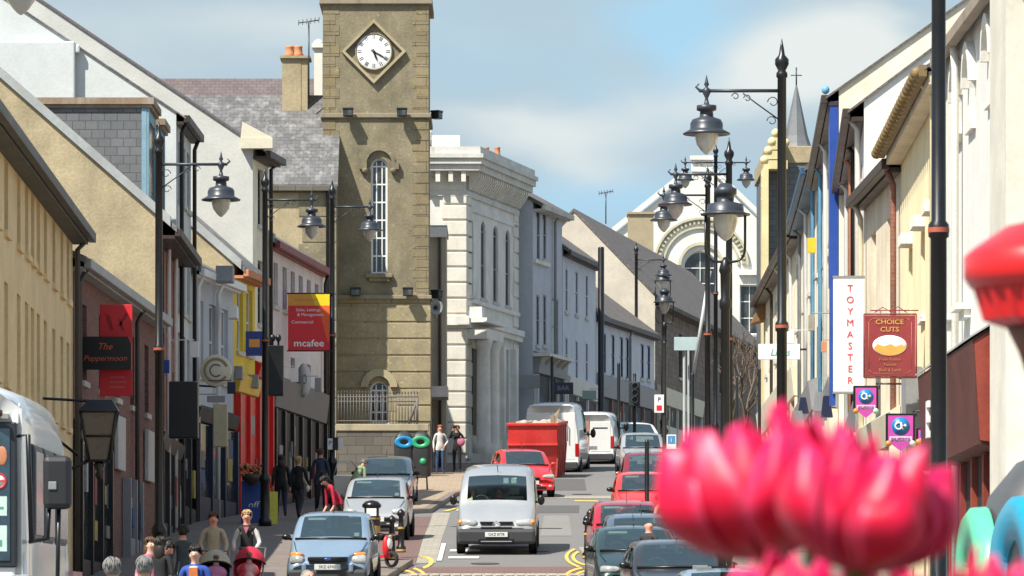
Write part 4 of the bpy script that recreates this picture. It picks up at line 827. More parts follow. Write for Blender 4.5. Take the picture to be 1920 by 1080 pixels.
def loft_body(root, st, paint, glass, gl=None, subs=1, rearglass=True, sideglass=True, lower=None):
    """st: stations (y, w, zb, zbelt, wb, z5, w5, zr, w6, crown, flag) ; flag: what spans to the next station"""
    v = []; f = []; mi = []
    K = 8
    def sec(s):
        y, w, zb, zbelt, wb, z5, w5, zr, w6, cr = s[:10]
        h = [(0, zb), (.8 * w, zb), (w, zb + .10), (w, zb + (zbelt - zb) * .6), (wb, zbelt), (w5, z5), (w6, zr), (0, zr + cr)]
        return [(x, y, z) for x, z in h] + [(-x, y, z) for x, z in h[-2:0:-1]]
    n = 14
    for s in st: v += sec(s)
    for i in range(len(st) - 1):
        fl = st[i][10] if len(st[i]) > 10 else ''
        for k in range(n):
            a = i * n + k; b = i * n + (k + 1) % n; f.append((a, b, b + n, a + n))
            m_ = 0
            if 'W' in fl and k in (6, 7): m_ = 1
            if 'S' in fl and k in (4, 9): m_ = 2
            if 'R' in fl and k in (6, 7): m_ = 3
            if lower is not None and k in (0, 1, 12, 13, 2, 11)[:lower]: m_ = 4
            mi.append(m_)
    f.append(tuple(range(n))); mi.append(0); f.append(tuple((len(st) - 1) * n + k for k in range(n))[::-1]); mi.append(0)
    me = bpy.data.meshes.new('tmp'); me.from_pydata(v, [], f); me.update()
    for _ in range(5): me.materials.append(paint)
    for p, m_ in zip(me.polygons, mi): p.material_index = m_
    o = bpy.data.objects.new('tmp', me); COL.objects.link(o); md = o.modifiers.new('s', 'SUBSURF'); md.levels = subs
    dg = bpy.context.evaluated_depsgraph_get(); ev = bpy.data.meshes.new_from_object(o.evaluated_get(dg))
    bpy.data.objects.remove(o)
    vs = [x.co.copy() for x in ev.vertices]
    def part(name, ids, m_, side=None):
        mb = MB(); mp = {}
        for p in ev.polygons:
            if p.material_index not in ids: continue
            if side is not None and (p.center.x > 0) != side: continue
            ff = []
            for q in p.vertices:
                if q not in mp: mp[q] = len(mb.v); mb.v.append(vs[q])
                ff.append(mp[q])
            mb.f.append(ff); mb.mi.append(1 if p.material_index == 4 else 0); mb.sm.append(True)
        if mb.f: return mb.build(name, m_, root)
    part('body', (0, 4), [paint, trimm])
    part('windscreen', (1,), glass); part('side_window', (2,), gl or glass, True); part('side_window', (2,), gl or glass, False); part('rear_window', (3,), gl or glass)
    bpy.data.meshes.remove(ev)
def wheels(root, ys, w, r=.30, wd=.18):
    for y in ys:
        for s in (-1, 1):
            mb = MB(); x = s * (w - wd / 2 + .015)
            mb.lathe([(r * .6, -wd / 2), (r * .93, -wd / 2), (r, -wd / 2 + .03), (r, wd / 2 - .03), (r * .93, wd / 2), (r * .6, wd / 2)], (x, y, r), 24, axis='x', cap=False)
            t = mb.build('wheel', tyrem, root); mb = MB()
            xo = wd / 2 - .02; prof = [(r * .61, s * xo * .6), (r * .62, s * xo), (r * .55, s * (xo + .005)), (r * .2, s * (xo - .02)), (.001, s * (xo + .01))]
            mb.lathe(prof, (x, y, r), 20, axis='x', cap=False); mb.build('rim', rimm, t)
            mb = MB(); mb.lathe([(r + .06, 0), (r + .055, s * .012), (.001, s * .012)], (s * (w - .012), y, r + .01), 24, axis='x'); mb.build('wheel_arch', trimm, root)
def mirrors(root, y, z, w, m_, size=(.095, .06, .065), arm=.0):
    for s in (-1, 1):
        mb = MB(); mb.ball((s * (w + arm + size[0] * .8), y, z), 1, 12, 8, sc=size); mb.tube([(s * (w - .05), y + .02, z - .05), (s * (w + arm + .05), y, z - .03)], .03, 6); mb.build('wing_mirror', m_, root)
def interior(root, yc, yr, w, zf, zd, driver=True, seatc=None, rows_=2, hr=.0, dw=True):
    mb = MB(); mb.box((-w * .92, yc + .25, .25), (w * .92, yr, zf)); mb.build('cabin_floor', dashm, root)
    mb = MB(); mb.prism([(yc + .02, zd - .16), (yc + .02, zd - .05), (yc + .32, zd + .0), (yc + .48, zd - .06), (yc + .5, zd - .3)], -w * .86, w * .86, lambda a, n, z: Vector((n, a, z))); mb.build('dashboard', dashm, root)
    for rj in range(rows_):
        for s in (-1, 1):
            y = yc + 1.15 + rj * .85; mb = MB(); x = s * w * .45
            mb.box((x - .22, y, zf - .05), (x + .22, y + .12, zf + .42)); mb.box((x - .12, y + .02, zf + .46), (x + .12, y + .10, zf + .62)); mb.tube([(x, y + .06, zf + .4), (x, y + .06, zf + .5)], .02, 6)
            mb.build('seat', seatc or seatm, root, bevel=.03)
    if dw:
        mb = MB(); k = 18; c = Vector((-w * .45, yc + .58, zd + .02)); pts = []
        for i in range(k + 1): a = 2 * math.pi * i / k; pts.append(c + Vector((.18 * math.cos(a), .07 * math.sin(a), .165 * math.sin(a))))
        mb.tube(pts, .014, 6, cap=False); mb.tube([c + Vector((-.17, 0, 0)), c + Vector((.17, 0, 0))], .018, 6); mb.build('steering_wheel', dashm, root)
def plate(root, y, z, txt, w=.52, x=0, tilt=0):
    mb = MB(); mb.box((x - w / 2, y - .02, z - .055), (x + w / 2, y, z + .055)); p = mb.build('number_plate', platem, root, bevel=.004)
    text(txt, .085, blackp, p, (x, y - .0225, z), name='lettering', depth=.001, sx=1.0)
def lens(root, name, x, y, z, sx, sy, sz, m_, parent=None, rz=0):
    mb = MB(); mb.ball((0, 0, 0), 1, 18, 10, sc=(sx, sy, sz)); mb.xf(Matrix.Translation((x, y, z)) @ Matrix.Rotation(rz, 4, 'Z')); return mb.build(name, m_, parent or root)
def hlight(root, s, x, y, z, sx, sz, m_, parent=None, name='headlight'):
    mb = MB(); k = 16; pts = []
    for i in range(k):
        a = 2 * math.pi * i / k; c_, s_ = math.cos(a), math.sin(a); pts.append((sx * math.copysign(abs(c_) ** .55, c_), sz * math.copysign(abs(s_) ** .6, s_) * (1 + .25 * c_ * s)))
    V = [Vector((u, -.02 - .0 * abs(u), w_)) for u, w_ in pts] + [Vector((u * .86, -.05, w_ * .82)) for u, w_ in pts] + [Vector((u, .16, w_ + .03)) for u, w_ in pts]
    F_ = [(i, (i + 1) % k, k + (i + 1) % k, k + i) for i in range(k)] + [(i, 2 * k + i, 2 * k + (i + 1) % k, (i + 1) % k) for i in range(k)] + [tuple(k + i for i in range(k))]
    mb.add(V, F_, 0, True); mb.xf(Matrix.Translation((s * x, y, z)) @ Matrix.Rotation(R(14) * s, 4, 'Z') @ Matrix.Rotation(R(-22), 4, 'X'))
    return mb.build(name, m_, parent or root)
def bx(root, name, a, b, m_, bev=.01, parent=None): mb = MB(); mb.box(a, b); return mb.build(name, m_, parent or root, bevel=bev)
def hatch_st(L, w, h, hood=.80, cowl=-.95, rf=-.15, boot=.12, tail=1.0, narrow=.81, cs=.95):
    y0 = -L / 2; y1 = L / 2; wr = w * narrow
    def hd(y, ww, zb, zbelt, zr, k=.8, cr=.03): return (y, ww, zb, zbelt, ww * .97, zr - .03, ww * (k + .1), zr, ww * k, cr)
    return [hd(y0, w * .84, .30, .50, .56, .74, .0), hd(y0 + .05, w * .92, .22, .56, .64, .76, .01), hd(y0 + .22, w * .98, .2, .64, .74, .78, .02), hd(y0 + .5, w, .2, .74, hood + .04, .78),
            hd(cowl - .05, w, .2, .86, cs, .84, .03), (cowl, w, .2, .88, w * .97, cs + .0, w * .955, cs + .02, w * .90, .03, 'W'),
            (cowl + (rf - cowl) * .5, w, .2, .90, w * .97, cs + (h - cs) * .52, w * .90, cs + (h - cs) * .57, w * .845, .045, 'WS'),
            (rf - .06, w, .2, .92, w * .97, h - .09, wr + .045, h - .045, wr + .0, .03, 'S'),
            (rf + .1, w, .2, .92, w * .97, h - .08, wr + .03, h - .02, wr - .06, .025, 'S'), (rf + .85, w, .2, .93, w * .97, h - .07, wr + .03, h - .01, wr - .06, .025, ''),
            (rf + .95, w, .2, .93, w * .97, h - .07, wr + .03, h - .01, wr - .06, .025, 'S'), (y1 - .75, w, .2, .95, w * .97, h - .10, wr + .02, h - .03, wr - .06, .02, ''),
            (y1 - .45, w * .99, .2, .96, w * .96, h - .13, wr, h - .06, wr - .08, .01, 'R'), (y1 - .12, w * .96, .22, tail, w * .93, tail + .08, w * .84, tail + .12, w * .76, .01, ''),
            (y1, w * .9, .3, tail - .12, w * .88, tail - .08, w * .8, tail - .05, w * .7, 0)]
def hatch(name, label, paint, loc, rz=0, L=3.9, w=.83, h=1.46, plate_t='', style='fusion', group='cars along the street', glass=None, slip=True, mirm=None, wip=True, cs=.95, cowl=-.95, rf=-.15, pale=None):
    root = thing(name, label, 'car', (0, 0, 0), group)
    loft_body(root, hatch_st(L, w, h, cs=cs, cowl=cowl, rf=rf), paint, glass or cglass, lower=None)
    wheels(root, (-L / 2 + .72, L / 2 - .68), w); mirrors(root, cowl + .25, cs + .07, w, mirm or blackp); interior(root, cowl, L / 2 - .5, w * .9, .62, cs, seatc=pale)
    y = -L / 2
    if style == 'fusion':
        b = bx(root, 'bumper', (-w * .93, y - .05, .22), (w * .93, y + .25, .46), trimm, .05); bx(root, 'bumper_bar', (-w * .62, y - .075, .40), (-.42, y + .1, .60), paint, .04, b); bx(root, 'bumper_bar', (.42, y - .075, .40), (w * .62, y + .1, .60), paint, .04, b)
        g = bx(root, 'grille', (-.40, y - .035, .625), (.40, y + .16, .715), blackp, .02)
        lens(root, 'badge', 0, y - .04, .67, .075, .015, .03, mat('badge_blue', (.02, .07, .30), .3, coat=1), g)
        for s in (-1, 1):
            l = hlight(root, s, .62, y + .09, .66, .15, .09, lightm); hlight(root, s, .63, y + .155, .755, .13, .045, orangem, l, 'indicator')
        plate(root, y - .075, .52, plate_t)
    elif style == 'c2':
        b = bx(root, 'bumper', (-w * .90, y - .03, .22), (w * .90, y + .2, .34), trimm, .03); bx(root, 'lower_strip', (-w * .55, y - .06, .34), (w * .55, y + .1, .40), blackp, .02, b)
        bx(root, 'grille', (-.36, y - .03, .47), (.36, y + .12, .56), blackp, .02)
        for s in (-1, 1): l = hlight(root, s, .60, y + .13, .69, .17, .075, lightm); lens(root, 'indicator', s * .72, y + .24, .70, .07, .12, .06, orangem, l)
        bx(root, 'bonnet_badge', (-.10, y + .015, .655), (.10, y + .06, .68), lightm, .01); plate(root, y - .04, .515, plate_t)
    elif style == 'red':
        b = bx(root, 'bumper', (-w * .90, y - .03, .24), (w * .90, y + .2, .40), paint, .05); bx(root, 'lower_grille', (-.5, y - .045, .27), (.5, y + .1, .36), blackp, .02, b)
        bx(root, 'grille', (-.30, y - .03, .58), (.30, y + .12, .64), blackp, .02)
        for s in (-1, 1): l = hlight(root, s, .58, y + .10, .66, .19, .065, lightm); lens(root, 'fog_light', s * .62, y + .02, .36, .07, .06, .05, lightm, b)
        plate(root, y - .045, .48, plate_t)
    mb = MB()
    zt = cs + .035
    for s, e in ((-.55, .0), (.05, .62)): mb.tube([(s, cowl + .02, zt), (s + .3, cowl + .06, zt + .035), (e, cowl + .04, zt + .02)], .012, 5)
    mb.build('wiper', blackp, root)
    mb = MB(); mb.tube([(0, rf + .1, h), (0, rf + .35, h + .22)], .008, 5); mb.build('roof_aerial', blackp, root)
    y = -L / 2; mb = MB(); mb.tube([(-w * .62, y + .10, .60 + .03), (-w * .80, y + .5, .845), (-w * .88, cowl - .08, cs - .0)], .007, 4); mb.build('panel_gap', blackp, root); mb = MB(); mb.tube([(w * .62, y + .10, .60 + .03), (w * .80, y + .5, .845), (w * .88, cowl - .08, cs - .0)], .007, 4); mb.build('panel_gap', blackp, root)
    mb = MB(); mb.tube([(-w * .86, cowl + .0, cs + .045), (0, cowl - .03, cs + .055), (w * .86, cowl + .0, cs + .045)], .022, 5); mb.build('scuttle', blackp, root)
    if slip:
        t = .72; yy = cowl + (rf - cowl) * .80 + .02; zz = cs + (h - cs) * .80 - .03
        mb = MB(); k = (h - cs) / (rf - cowl); mb.add([(-.50, yy, zz), (-.14, yy, zz), (-.14, yy + .09, zz + .09 * k), (-.50, yy + .09, zz + .09 * k)], [(0, 1, 2, 3)]); mb.build('parking_ticket', paperm, root)
        yy = cowl + .17; zz = cs + .09; mb = MB(); mb.add([(.46, yy, zz), (.56, yy, zz), (.56, yy + .09, zz + .09 * k), (.46, yy + .09, zz + .09 * k)], [(0, 1, 2, 3)]); mb.build('tax_disc', paperm, root)
        mb = MB(); mb.box((-.25, cowl + .2, cs - .0), (-.02, cowl + .3, cs + .012)); mb.build('dashboard_paper', paperm, root)
    x, d = loc; root.location = (x, d, G(d) - .125); root.rotation_euler = (math.atan(slope(d)), 0, rz)
    return root
silver = paintm('silver_paint', (.40, .415, .42)); silverb = paintm('silver_blue_paint', (.26, .36, .47)); redcar = paintm('bright_red_car_paint', (.62, .018, .02), 0); redor = paintm('orange_red_car_paint', (.72, .03, .02), 0)
maroonc = paintm('dark_red_car_paint', (.20, .012, .02), .1); crim = paintm('crimson_car_paint', (.42, .012, .03), .1); dkgreen = paintm('dark_green_car_paint', (.02, .045, .045), .2); slatec = paintm('slate_blue_car_paint', (.10, .13, .18), .3); blackc = paintm('black_car_paint', (.03, .032, .036), .2); whitec = paintm('white_van_paint', (.80, .80, .78), 0)
hatch('parked_car', 'pale blue hatchback with orange indicators parked nearest on the left', silverb, (X(622, 107), 108.6), R(-2), h=1.54, w=.84, plate_t='SKZ 6743', style='fusion', cs=1.0, cowl=-.98, rf=-.25, pale=seatl)
hatch('parked_car', 'silver hatchback with dark lower grille behind the black litter bin', silver, (X(706, 130), 131.6), R(-2), L=3.7, w=.81, h=1.49, plate_t='RKZ 5218', style='c2', mirm=blackp, cs=.97, rf=-.25)
hatch('parked_car', 'silver hatchback with its door open parked below the recycling bins', silver, (X(723, 155), 156.5), R(-1), L=4.1, w=.84, h=1.48, plate_t='OIB 3914', style='c2')
hatch('red_car', 'bright red hatchback driving behind the silver van beside the skip', redcar, (X(978, 165), 166.6), R(8), L=3.85, w=.82, h=1.45, plate_t='LCZ 2207', style='red', slip=False, mirm=redcar)
hatch('parked_car', 'crimson saloon behind the dark cars, third of the right hand row', crim, (X(1178, 115), 117), R(2), h=1.45, plate_t='JKZ 1180', style='red')
hatch('parked_car', 'orange red hatchback parked behind the thin black post', redor, (X(1210, 138), 139.8), R(1), h=1.46, plate_t='UIW 4421', style='red', mirm=blackp)
hatch('parked_car', 'dark red hatchback with tall windscreen behind the orange red one', maroonc, (X(1222, 154), 156), R(1), h=1.62, w=.88, plate_t='HFZ 909', style='red', mirm=redcar, slip=False)
hatch('parked_car', 'silver blue hatchback farthest in the right hand row of parked cars', silver, (X(1205, 186), 188), R(2), h=1.5, plate_t='OKZ 77', style='c2', slip=False)
hatch('parked_car', 'slate blue car whose roof shows between the crimson and dark green cars', slatec, (X(1205, 108), 109.5), R(2), h=1.46, L=4.4, plate_t='SBZ 61', style='red', slip=False, cowl=-1.0)
hatch('parked_car', 'dark green car with a parking ticket in its windscreen', dkgreen, (X(1190, 101), 102.2), R(3), h=1.43, plate_t='TXI 380', style='red')
hatch('parked_car', 'black car with pale dashboard nearest in the right hand row', blackc, (X(1268, 92), 92.8), R(3), h=1.42, w=.86, L=4.2, plate_t='YAZ 551', style='red', slip=False, rf=-.3)
hatch('parked_car', 'pale blue car mostly hidden below the tulips', silverb, (X(1372, 82), 84), R(2), h=1.2, w=.84, plate_t='EKZ 12', style='c2', slip=False)
hatch('parked_car', 'silver car at the bottom left with only its roof in view', silver, (X(322, 66), 67.2), R(-4), h=1.42, w=.84, L=4.3, plate_t='VKZ 55', style='c2', slip=False)
hatch('parked_car', 'pale grey blue car between the tulips and the near recycling bins', silverb, (X(1800, 40), 42.2), R(0), h=1.32, w=.80, L=4.0, plate_t='', style='red', slip=False)
# silver van in the road
def van_st(L, w, h, cowl, rf, hood, belt=1.15, narrow=.86, side=True, nose=.62):
    y0 = -L / 2; y1 = L / 2; wr = w * narrow; S = 'S' if side else ''
    def hd(y, ww, zb, zbelt, zr, k=.82, cr=.03): return (y, ww, zb, zbelt, ww * .98, zr - .03, ww * (k + .08), zr, ww * k, cr)
    return [hd(y0, w * .86, .32, .55, nose, .76, 0), hd(y0 + .06, w * .94, .24, .62, nose + .10, .78, .01), hd(y0 + .25, w * .99, .22, .74, nose + .24, .80, .02), hd((y0 + cowl) / 2 + .1, w, .22, .9, (hood + nose) / 2 + .14, .82),
            hd(cowl - .05, w, .22, hood - .1, hood, .86, .03), (cowl, w, .22, hood - .06, w * .98, hood + .0, w * .96, hood + .02, w * .915, .03, 'W'),
            (cowl + (rf - cowl) * .5, w, .22, belt - .02, w * .98, hood + (h - hood) * .5, w * .93, hood + (h - hood) * .56, w * .87, .05, 'W' + S),
            (rf - .08, w, .22, belt, w * .98, h - .28, wr + .05, h - .22, wr + .005, .04, S), (rf + .25, w, .22, belt, w * .98, h - .18, wr + .05, h - .08, wr - .08, .04, S), (rf + .75, w, .22, belt, w * .98, h - .15, wr + .05, h - .04, wr - .08, .04, ''),
            (y1 - .5, w, .22, belt, w * .98, h - .15, wr + .05, h - .03, wr - .08, .03, ''), (y1 - .06, w * .99, .24, belt, w * .97, h - .17, wr + .04, h - .06, wr - .09, .02, ''), (y1, w * .96, .32, belt, w * .94, h - .22, wr, h - .12, wr - .14, 0)]
v = thing('silver_van', 'silver van with dark grey bumper driving towards the crossing', 'van')
loft_body(v, van_st(4.4, .92, 1.98, -1.42, -.72, 1.12), silver, cglass, gl=cglass)
wheels(v, (-1.45, 1.35), .92, .32, .2); mirrors(v, -1.15, 1.22, .92, blackp, (.085, .05, .12), .03); interior(v, -1.42, .1, .84, .85, 1.13, seatc=seatm, rows_=1)
b = bx(v, 'bumper', (-.90, -2.29, .25), (.90, -1.9, .60), trimm, .07); bx(v, 'air_intake', (-.42, -2.30, .27), (.42, -2.1, .40), blackp, .03, b); bx(v, 'bumper_step', (-.36, -2.315, .30), (.36, -2.2, .325), greyp, .01, b)
for s in (-1, 1): l = hlight(v, s, .64, -2.10, .735, .20, .085, lightm); lens(v, 'indicator', s * .83, -2.03, .745, .07, .10, .07, orangem, l)
for s in (-1, 1): mb = MB(); mb.box((s * .22 - .16, -2.205, .725), (s * .22 + .16, -2.05, .765)); mb.build('grille_slot', blackp, v, bevel=.01)
bx(v, 'grille_slot', (-.36, -2.235, .61), (.36, -2.1, .645), blackp, .01)
mb = MB()
for k in (0, .045): mb.add([(-.09, -2.225, .66 + k), (0, -2.235, .72 + k), (.09, -2.225, .66 + k), (.09, -2.225, .685 + k), (0, -2.235, .745 + k), (-.09, -2.225, .685 + k)], [(0, 1, 4, 5), (1, 2, 3, 4)])
mb.build('chevron_badge', rimm, v); plate(v, -2.305, .475, 'OKZ 8778')
mb = MB()
for s, e in ((-.6, -.05), (.0, .62)): mb.tube([(s, -1.40, 1.155), (s + .3, -1.37, 1.20), (e, -1.39, 1.175)], .013, 5)
mb.build('wiper', blackp, v)
mb = MB(); mb.tube([(0, -.6, 1.86), (0, -.75, 2.0)], .01, 5); mb.build('roof_aerial', blackp, v)
mb = MB(); kk = (1.98 - 1.12) / .7
for x, t in ((.2, .62), (.38, .62)): mb.add([(x - .06, -1.42 + .7 * t, 1.12 + .86 * t - .05), (x + .06, -1.42 + .7 * t, 1.12 + .86 * t - .05), (x + .06, -1.42 + .7 * t + .1, 1.12 + .86 * t + .07), (x - .06, -1.42 + .7 * t + .1, 1.12 + .86 * t + .07)], [(0, 1, 2, 3)])
mb.build('windscreen_sticker', paperm, v)
mb = MB(); mb.box((.34, -1.2, 1.13), (.5, -1.1, 1.145)); mb.build('dashboard_paper', whitep, v)
d = 125.1; v.location = (X(934, 123), d, G(d) - .125); v.rotation_euler = (math.atan(slope(d)), 0, R(-1))
# white high roof vans parked facing away
def rear_van(label, L, w, h, px, d, rz, brown=False):
    v = thing('parked_van', label, 'van', group='white vans parked beyond the skip')
    loft_body(v, van_st(L, w, h, -L / 2 + .95, -L / 2 + 1.7, 1.3, belt=1.45, narrow=.82), whitec, cdark); wheels(v, (-L / 2 + .85, L / 2 - 1.0), w, .34, .22)
    mirrors(v, -L / 2 + 1.4, 1.5, w, blackp, (.10, .07, .17), .12); y = L / 2
    mb = MB(); mb.box((-w * .86, y - .02, .62), (-.01, y + .012, h - .38)); mb.build('rear_door', whitec, v, bevel=.02); mb = MB(); mb.box((.01, y - .02, .62), (w * .86, y + .012, h - .38)); dd = mb.build('rear_door', whitec if not brown else mat('rusty_panel', (.45, .24, .17), .6, stain=.4), v, bevel=.02)
    mb = MB(); mb.box((.05, y + .012, 1.25), (.10, y + .04, 1.4)); mb.build('handle', blackp, dd)
    for s in (-1, 1): mb = MB(); mb.box((s * w * .93 - .07, y - .08, .75), (s * w * .93 + .07, y + .02, 1.22)); mb.build('tail_light', redlm, v, bevel=.02)
    bx(v, 'bumper', (-w * .95, y - .05, .30), (w * .95, y + .10, .56), trimm, .04); (bx(v, 'window_pane', (-w * .74, y + .013, 1.5), (-.12, y + .02, h - .6), wglass, .01), bx(v, 'window_pane', (.12, y + .013, 1.5), (w * .74, y + .02, h - .6), wglass, .01)) if brown else None
    mb = MB(); mb.tube([(-w * .2, y + .06, h - .62), (-w * .45, y + .09, h - .62), (-w * .6, y + .09, h - .8), (-w * .6, y + .08, 1.3)], .02, 6) if not brown else mb.box((-w * .3, y, .72), (w * .3, y + .02, .84)); mb.build('rear_fitting', greyp, v)
    plate(v, y + .125, .45, '')if False else None
    v.location = (X(px, d), d + L / 2, G(d) - .125); v.rotation_euler = (math.atan(slope(d)) * -1, 0, R(180) + rz); return v
rear_van('tall white panel van parked behind the red skip', 5.6, 1.02, 2.7, 1046, 192, R(-5))
rear_van('smaller white van with a rusty door panel beyond the tall white van', 4.6, .93, 2.15, 1118, 203, R(-6), True)
hatch('parked_car', 'white car with dark side window beyond the vans', whitec, (X(1190, 206), 208), R(14), h=1.5, w=.86, plate_t='', style='c2', slip=False)
# near white minibus seen along its right side
def minibus():
    L = 5.1; w = 1.0; h = 2.44
    v = thing('white_minibus', 'white minibus with roof ribs and black wing mirror at the left edge', 'minibus')
    st = van_st(L, w, h, -L / 2 + .95, -L / 2 + 1.55, 1.2, belt=1.25, narrow=.94, side=False)
    loft_body(v, st, whitec, cglass, gl=cdark); wheels(v, (-L / 2 + .85, L / 2 - 1.0), w, .33, .22)
    y = L / 2
    mb = MB(); mb.box((-w * .9, y - .02, .55), (w * .9, y + .016, h - .30)); rd = mb.build('front_panel', whitec, v, bevel=.03)
    mb = MB(); mb.box((-.91, y + .014, 1.24), (.91, y + .034, 2.14)); win = mb.build('windscreen_seal', mat('rubber_seal', (.02, .025, .03), .5), rd, bevel=.07)
    mb = MB(); mb.box((-.87, y + .035, 1.28), (.87, y + .041, 2.10)); pn = mb.build('windscreen', mat('tinted_pane', (.05, .10, .14), .06, spec=1, var=.4), win, bevel=.05)
    mb = MB(); mb.box((-.70, y + .0415, 1.34), (-.85, y + .043, 1.50)); mb.box((-.69, y + .0415, 1.56), (-.85, y + .043, 1.68)); mb.build('sticker', paperm, pn)
    mb = MB(); mb.box((-.71, y + .0435, 1.37), (-.82, y + .044, 1.41)); mb.box((-.71, y + .0435, 1.44), (-.80, y + .044, 1.455)); mb.box((-.71, y + .0435, 1.60), (-.83, y + .044, 1.615)); mb.box((-.71, y + .0435, 1.63), (-.80, y + .044, 1.64)); mb.build('sticker_print', mat('print_green', (.12, .35, .25), .6), pn)
    mb = MB(); mb.lathe([(.05, 0), (.05, .003)], (-.80, y + .0415, 1.775), 20, axis='y'); mb.build('round_sticker', whitep, pn)
    mb = MB(); mb.lathe([(.05, 0), (.05, .002), (.039, .002), (.039, 0)], (-.80, y + .045, 1.775), 20, axis='y', cap=False); mb.box((-.835, y + .045, 1.77), (-.765, y + .047, 1.78)); mb.build('no_smoking_symbol', redp, pn)
    mb = MB(); mb.ball((-.82, y + .042, 1.93), 1, 10, 6, sc=(.035, .004, .06)); mb.build('orange_sticker', orangep, pn)
    mb = MB()
    for k in range(16): x = -.90 + k * .12; dz = -.15 * (abs(x) / .9) ** 4; mb.prism([(y - .16, h - .02 + dz), (y + .01, h - .09 + dz), (y + .03, h - .27 + dz * .3), (y - .02, h - .27 + dz * .3), (y - .15, h - .12 + dz)], x - .022, x + .022, lambda a, n, z: Vector((n, a, z)))
    mb.build('roof_rib', whitec, v, bevel=.012)
    mb = MB(); mb.box((-w * .86, y - .03, 2.16), (w * .86, y + .05, 2.19)); mb.build('rain_rail', mat('dull_alloy', (.35, .35, .33), .6, metal=.3), v)
    mb = MB(); mb.tube([(-w * .70, y + .05, 2.20), (-w * .82, y + .10, 2.19)], .022, 8); mb.build('washer_jet', brownp, v)
    for s in (-1, 1): mb = MB(); mb.box((s * w * .93 - .07, y - .1, .7), (s * w * .93 + .07, y + .03, 1.2)); mb.build('headlight', lightm, v, bevel=.03)
    bx(v, 'bumper', (-w, y - .05, .28), (w, y + .12, .55), trimm, .05)
    # side: window frames, handrail, mirror on a long arm
    mb = MB()
    for a, b in ((-.85, .25), (.45, 1.35), (1.5, 2.25)): mb.box((-w * .985 - .012, a, 1.40), (-w * .90, b, 2.02))
    sw = mb.build('side_window_frame', mat('rubber_seal'), v, bevel=.04) if False else mb.build('side_window_frame', MATS['rubber_seal'], v, bevel=.03)
    mb = MB()
    for a, b in ((-.8, .2), (.5, 1.3), (1.55, 2.2)): mb.box((-w * .985 - .020, a, 1.45), (-w * .985 - .013, b, 1.97))
    mb.build('pane', mat('painted_reflection_glass', (.50, .53, .50), .12, spec=1, var=.35), sw)  # pale reflection painted into the base colour of the side panes
    mb = MB(); mb.tube([(-w + .02, y - .1, 1.40), (-w - .10, y + .02, 1.42), (-w - .11, y + .02, 1.62)], .014, 6); mb.tube([(-w + .03, y - .06, 1.12), (-w - .16, y + .02, 1.14), (-w - .17, y + .02, 1.62)], .014, 6); mb.tube([(-w + .1, y - .02, 2.05), (-w + .02, y + .03, 2.06), (-w + .0, y + .03, 1.4)], .016, 6); mb.build('grab_rail', blackp, v)
    mb = MB(); mb.box((-w - .25, y - .02, 1.60), (-w - .075, y + .09, 1.93)); m_ = mb.build('wing_mirror', mat('mirror_plastic', (.02, .02, .022), .5), v, bevel=.035)
    mb = MB(); mb.box((-w - .16, y + .091, 1.72), (-w - .11, y + .10, 1.77)); mb.build('mirror_bracket', greyp, m_, bevel=.01)
    mb = MB(); mb.box((-w - .014, -2.2, .95), (-w * .95, -.6, 1.12)); mb.box((-w - .014, -2.2, 1.17), (-w * .95, -1.2, 1.24)); mb.build('side_stripe', mat('faded_red_stripe', (.62, .25, .23), .6, stain=.4, stainc=(.7, .6, .58)), v)
    v.scale = (1, 1, 1); v.location = (X(46, 33) - 1.0, 33 + L / 2, G(35) + .13); v.rotation_euler = (-math.atan(slope(36)), 0, R(180) + R(1.0)); return v
minibus()
# skip
sk = thing('rubbish_skip', 'large red steel skip full of rubble in the road', 'skip', (0, 0, 0))
mb = MB(); yy = 0; 
def skp(u, n, z): return Vector((u, n, z))
mb.add([(-.80, 0, 0), (.80, 0, 0), (.80, 2.6, 0), (-.80, 2.6, 0), (-.90, -.35, 1.15), (.90, -.35, 1.15), (.90, 3.0, 1.15), (-.90, 3.0, 1.15), (-.90, -.38, 1.9), (.90, -.38, 1.9), (.90, 3.1, 1.9), (-.90, 3.1, 1.9)],
       [(0, 3, 2, 1), (0, 1, 5, 4), (1, 2, 6, 5), (2, 3, 7, 6), (3, 0, 4, 7), (4, 5, 9, 8), (5, 6, 10, 9), (6, 7, 11, 10), (7, 4, 8, 11)])
mb.build('tub', mat('skip_red', (.68, .028, .022), .5, stain=.55, stainc=(.42, .07, .05), var=.2), sk)
rs = mat('skip_red_dirty', (.42, .07, .055), .6, stain=.6, stainc=(.35, .25, .22))
mb = MB(); mb.box((-.96, -.45, 1.84), (.96, -.30, 1.94)); mb.box((-.96, 2.95, 1.84), (.96, 3.15, 1.94)); mb.box((.86, -.30, 1.84), (.96, 2.95, 1.94)); mb.box((-.96, -.30, 1.84), (-.86, 2.95, 1.94)); mb.box((-.93, -.42, 1.13), (.93, -.34, 1.2)); mb.build('rim', MATS['skip_red'], sk, bevel=.015)
mb = MB()
for y in (-.2, .5, 1.2, 1.9, 2.7): mb.box((.885, y, 1.15), (.94, y + .1, 1.84)); mb.prism([(.80, .02), (.86, .02), (.95, 1.15), (.89, 1.15)], y, y + .1, skp)
mb.build('side_rib', rs, sk)
mb = MB(); random.seed(3)
for i in range(40): x = random.uniform(-.8, .8); y = random.uniform(-.2, 2.9); mb.ball((x, y, 1.86 + random.uniform(-.05, .09)), random.uniform(.08, .2), 6, 4, sc=(1, 1, .6))
mb.add([(-.86, -.3, 1.84), (.86, -.3, 1.84), (.86, 2.95, 1.84), (-.86, 2.95, 1.84)], [(0, 1, 2, 3)]); mb.build('rubble', mat('rubble', (.45, .38, .3), .95, stain=.4), sk)
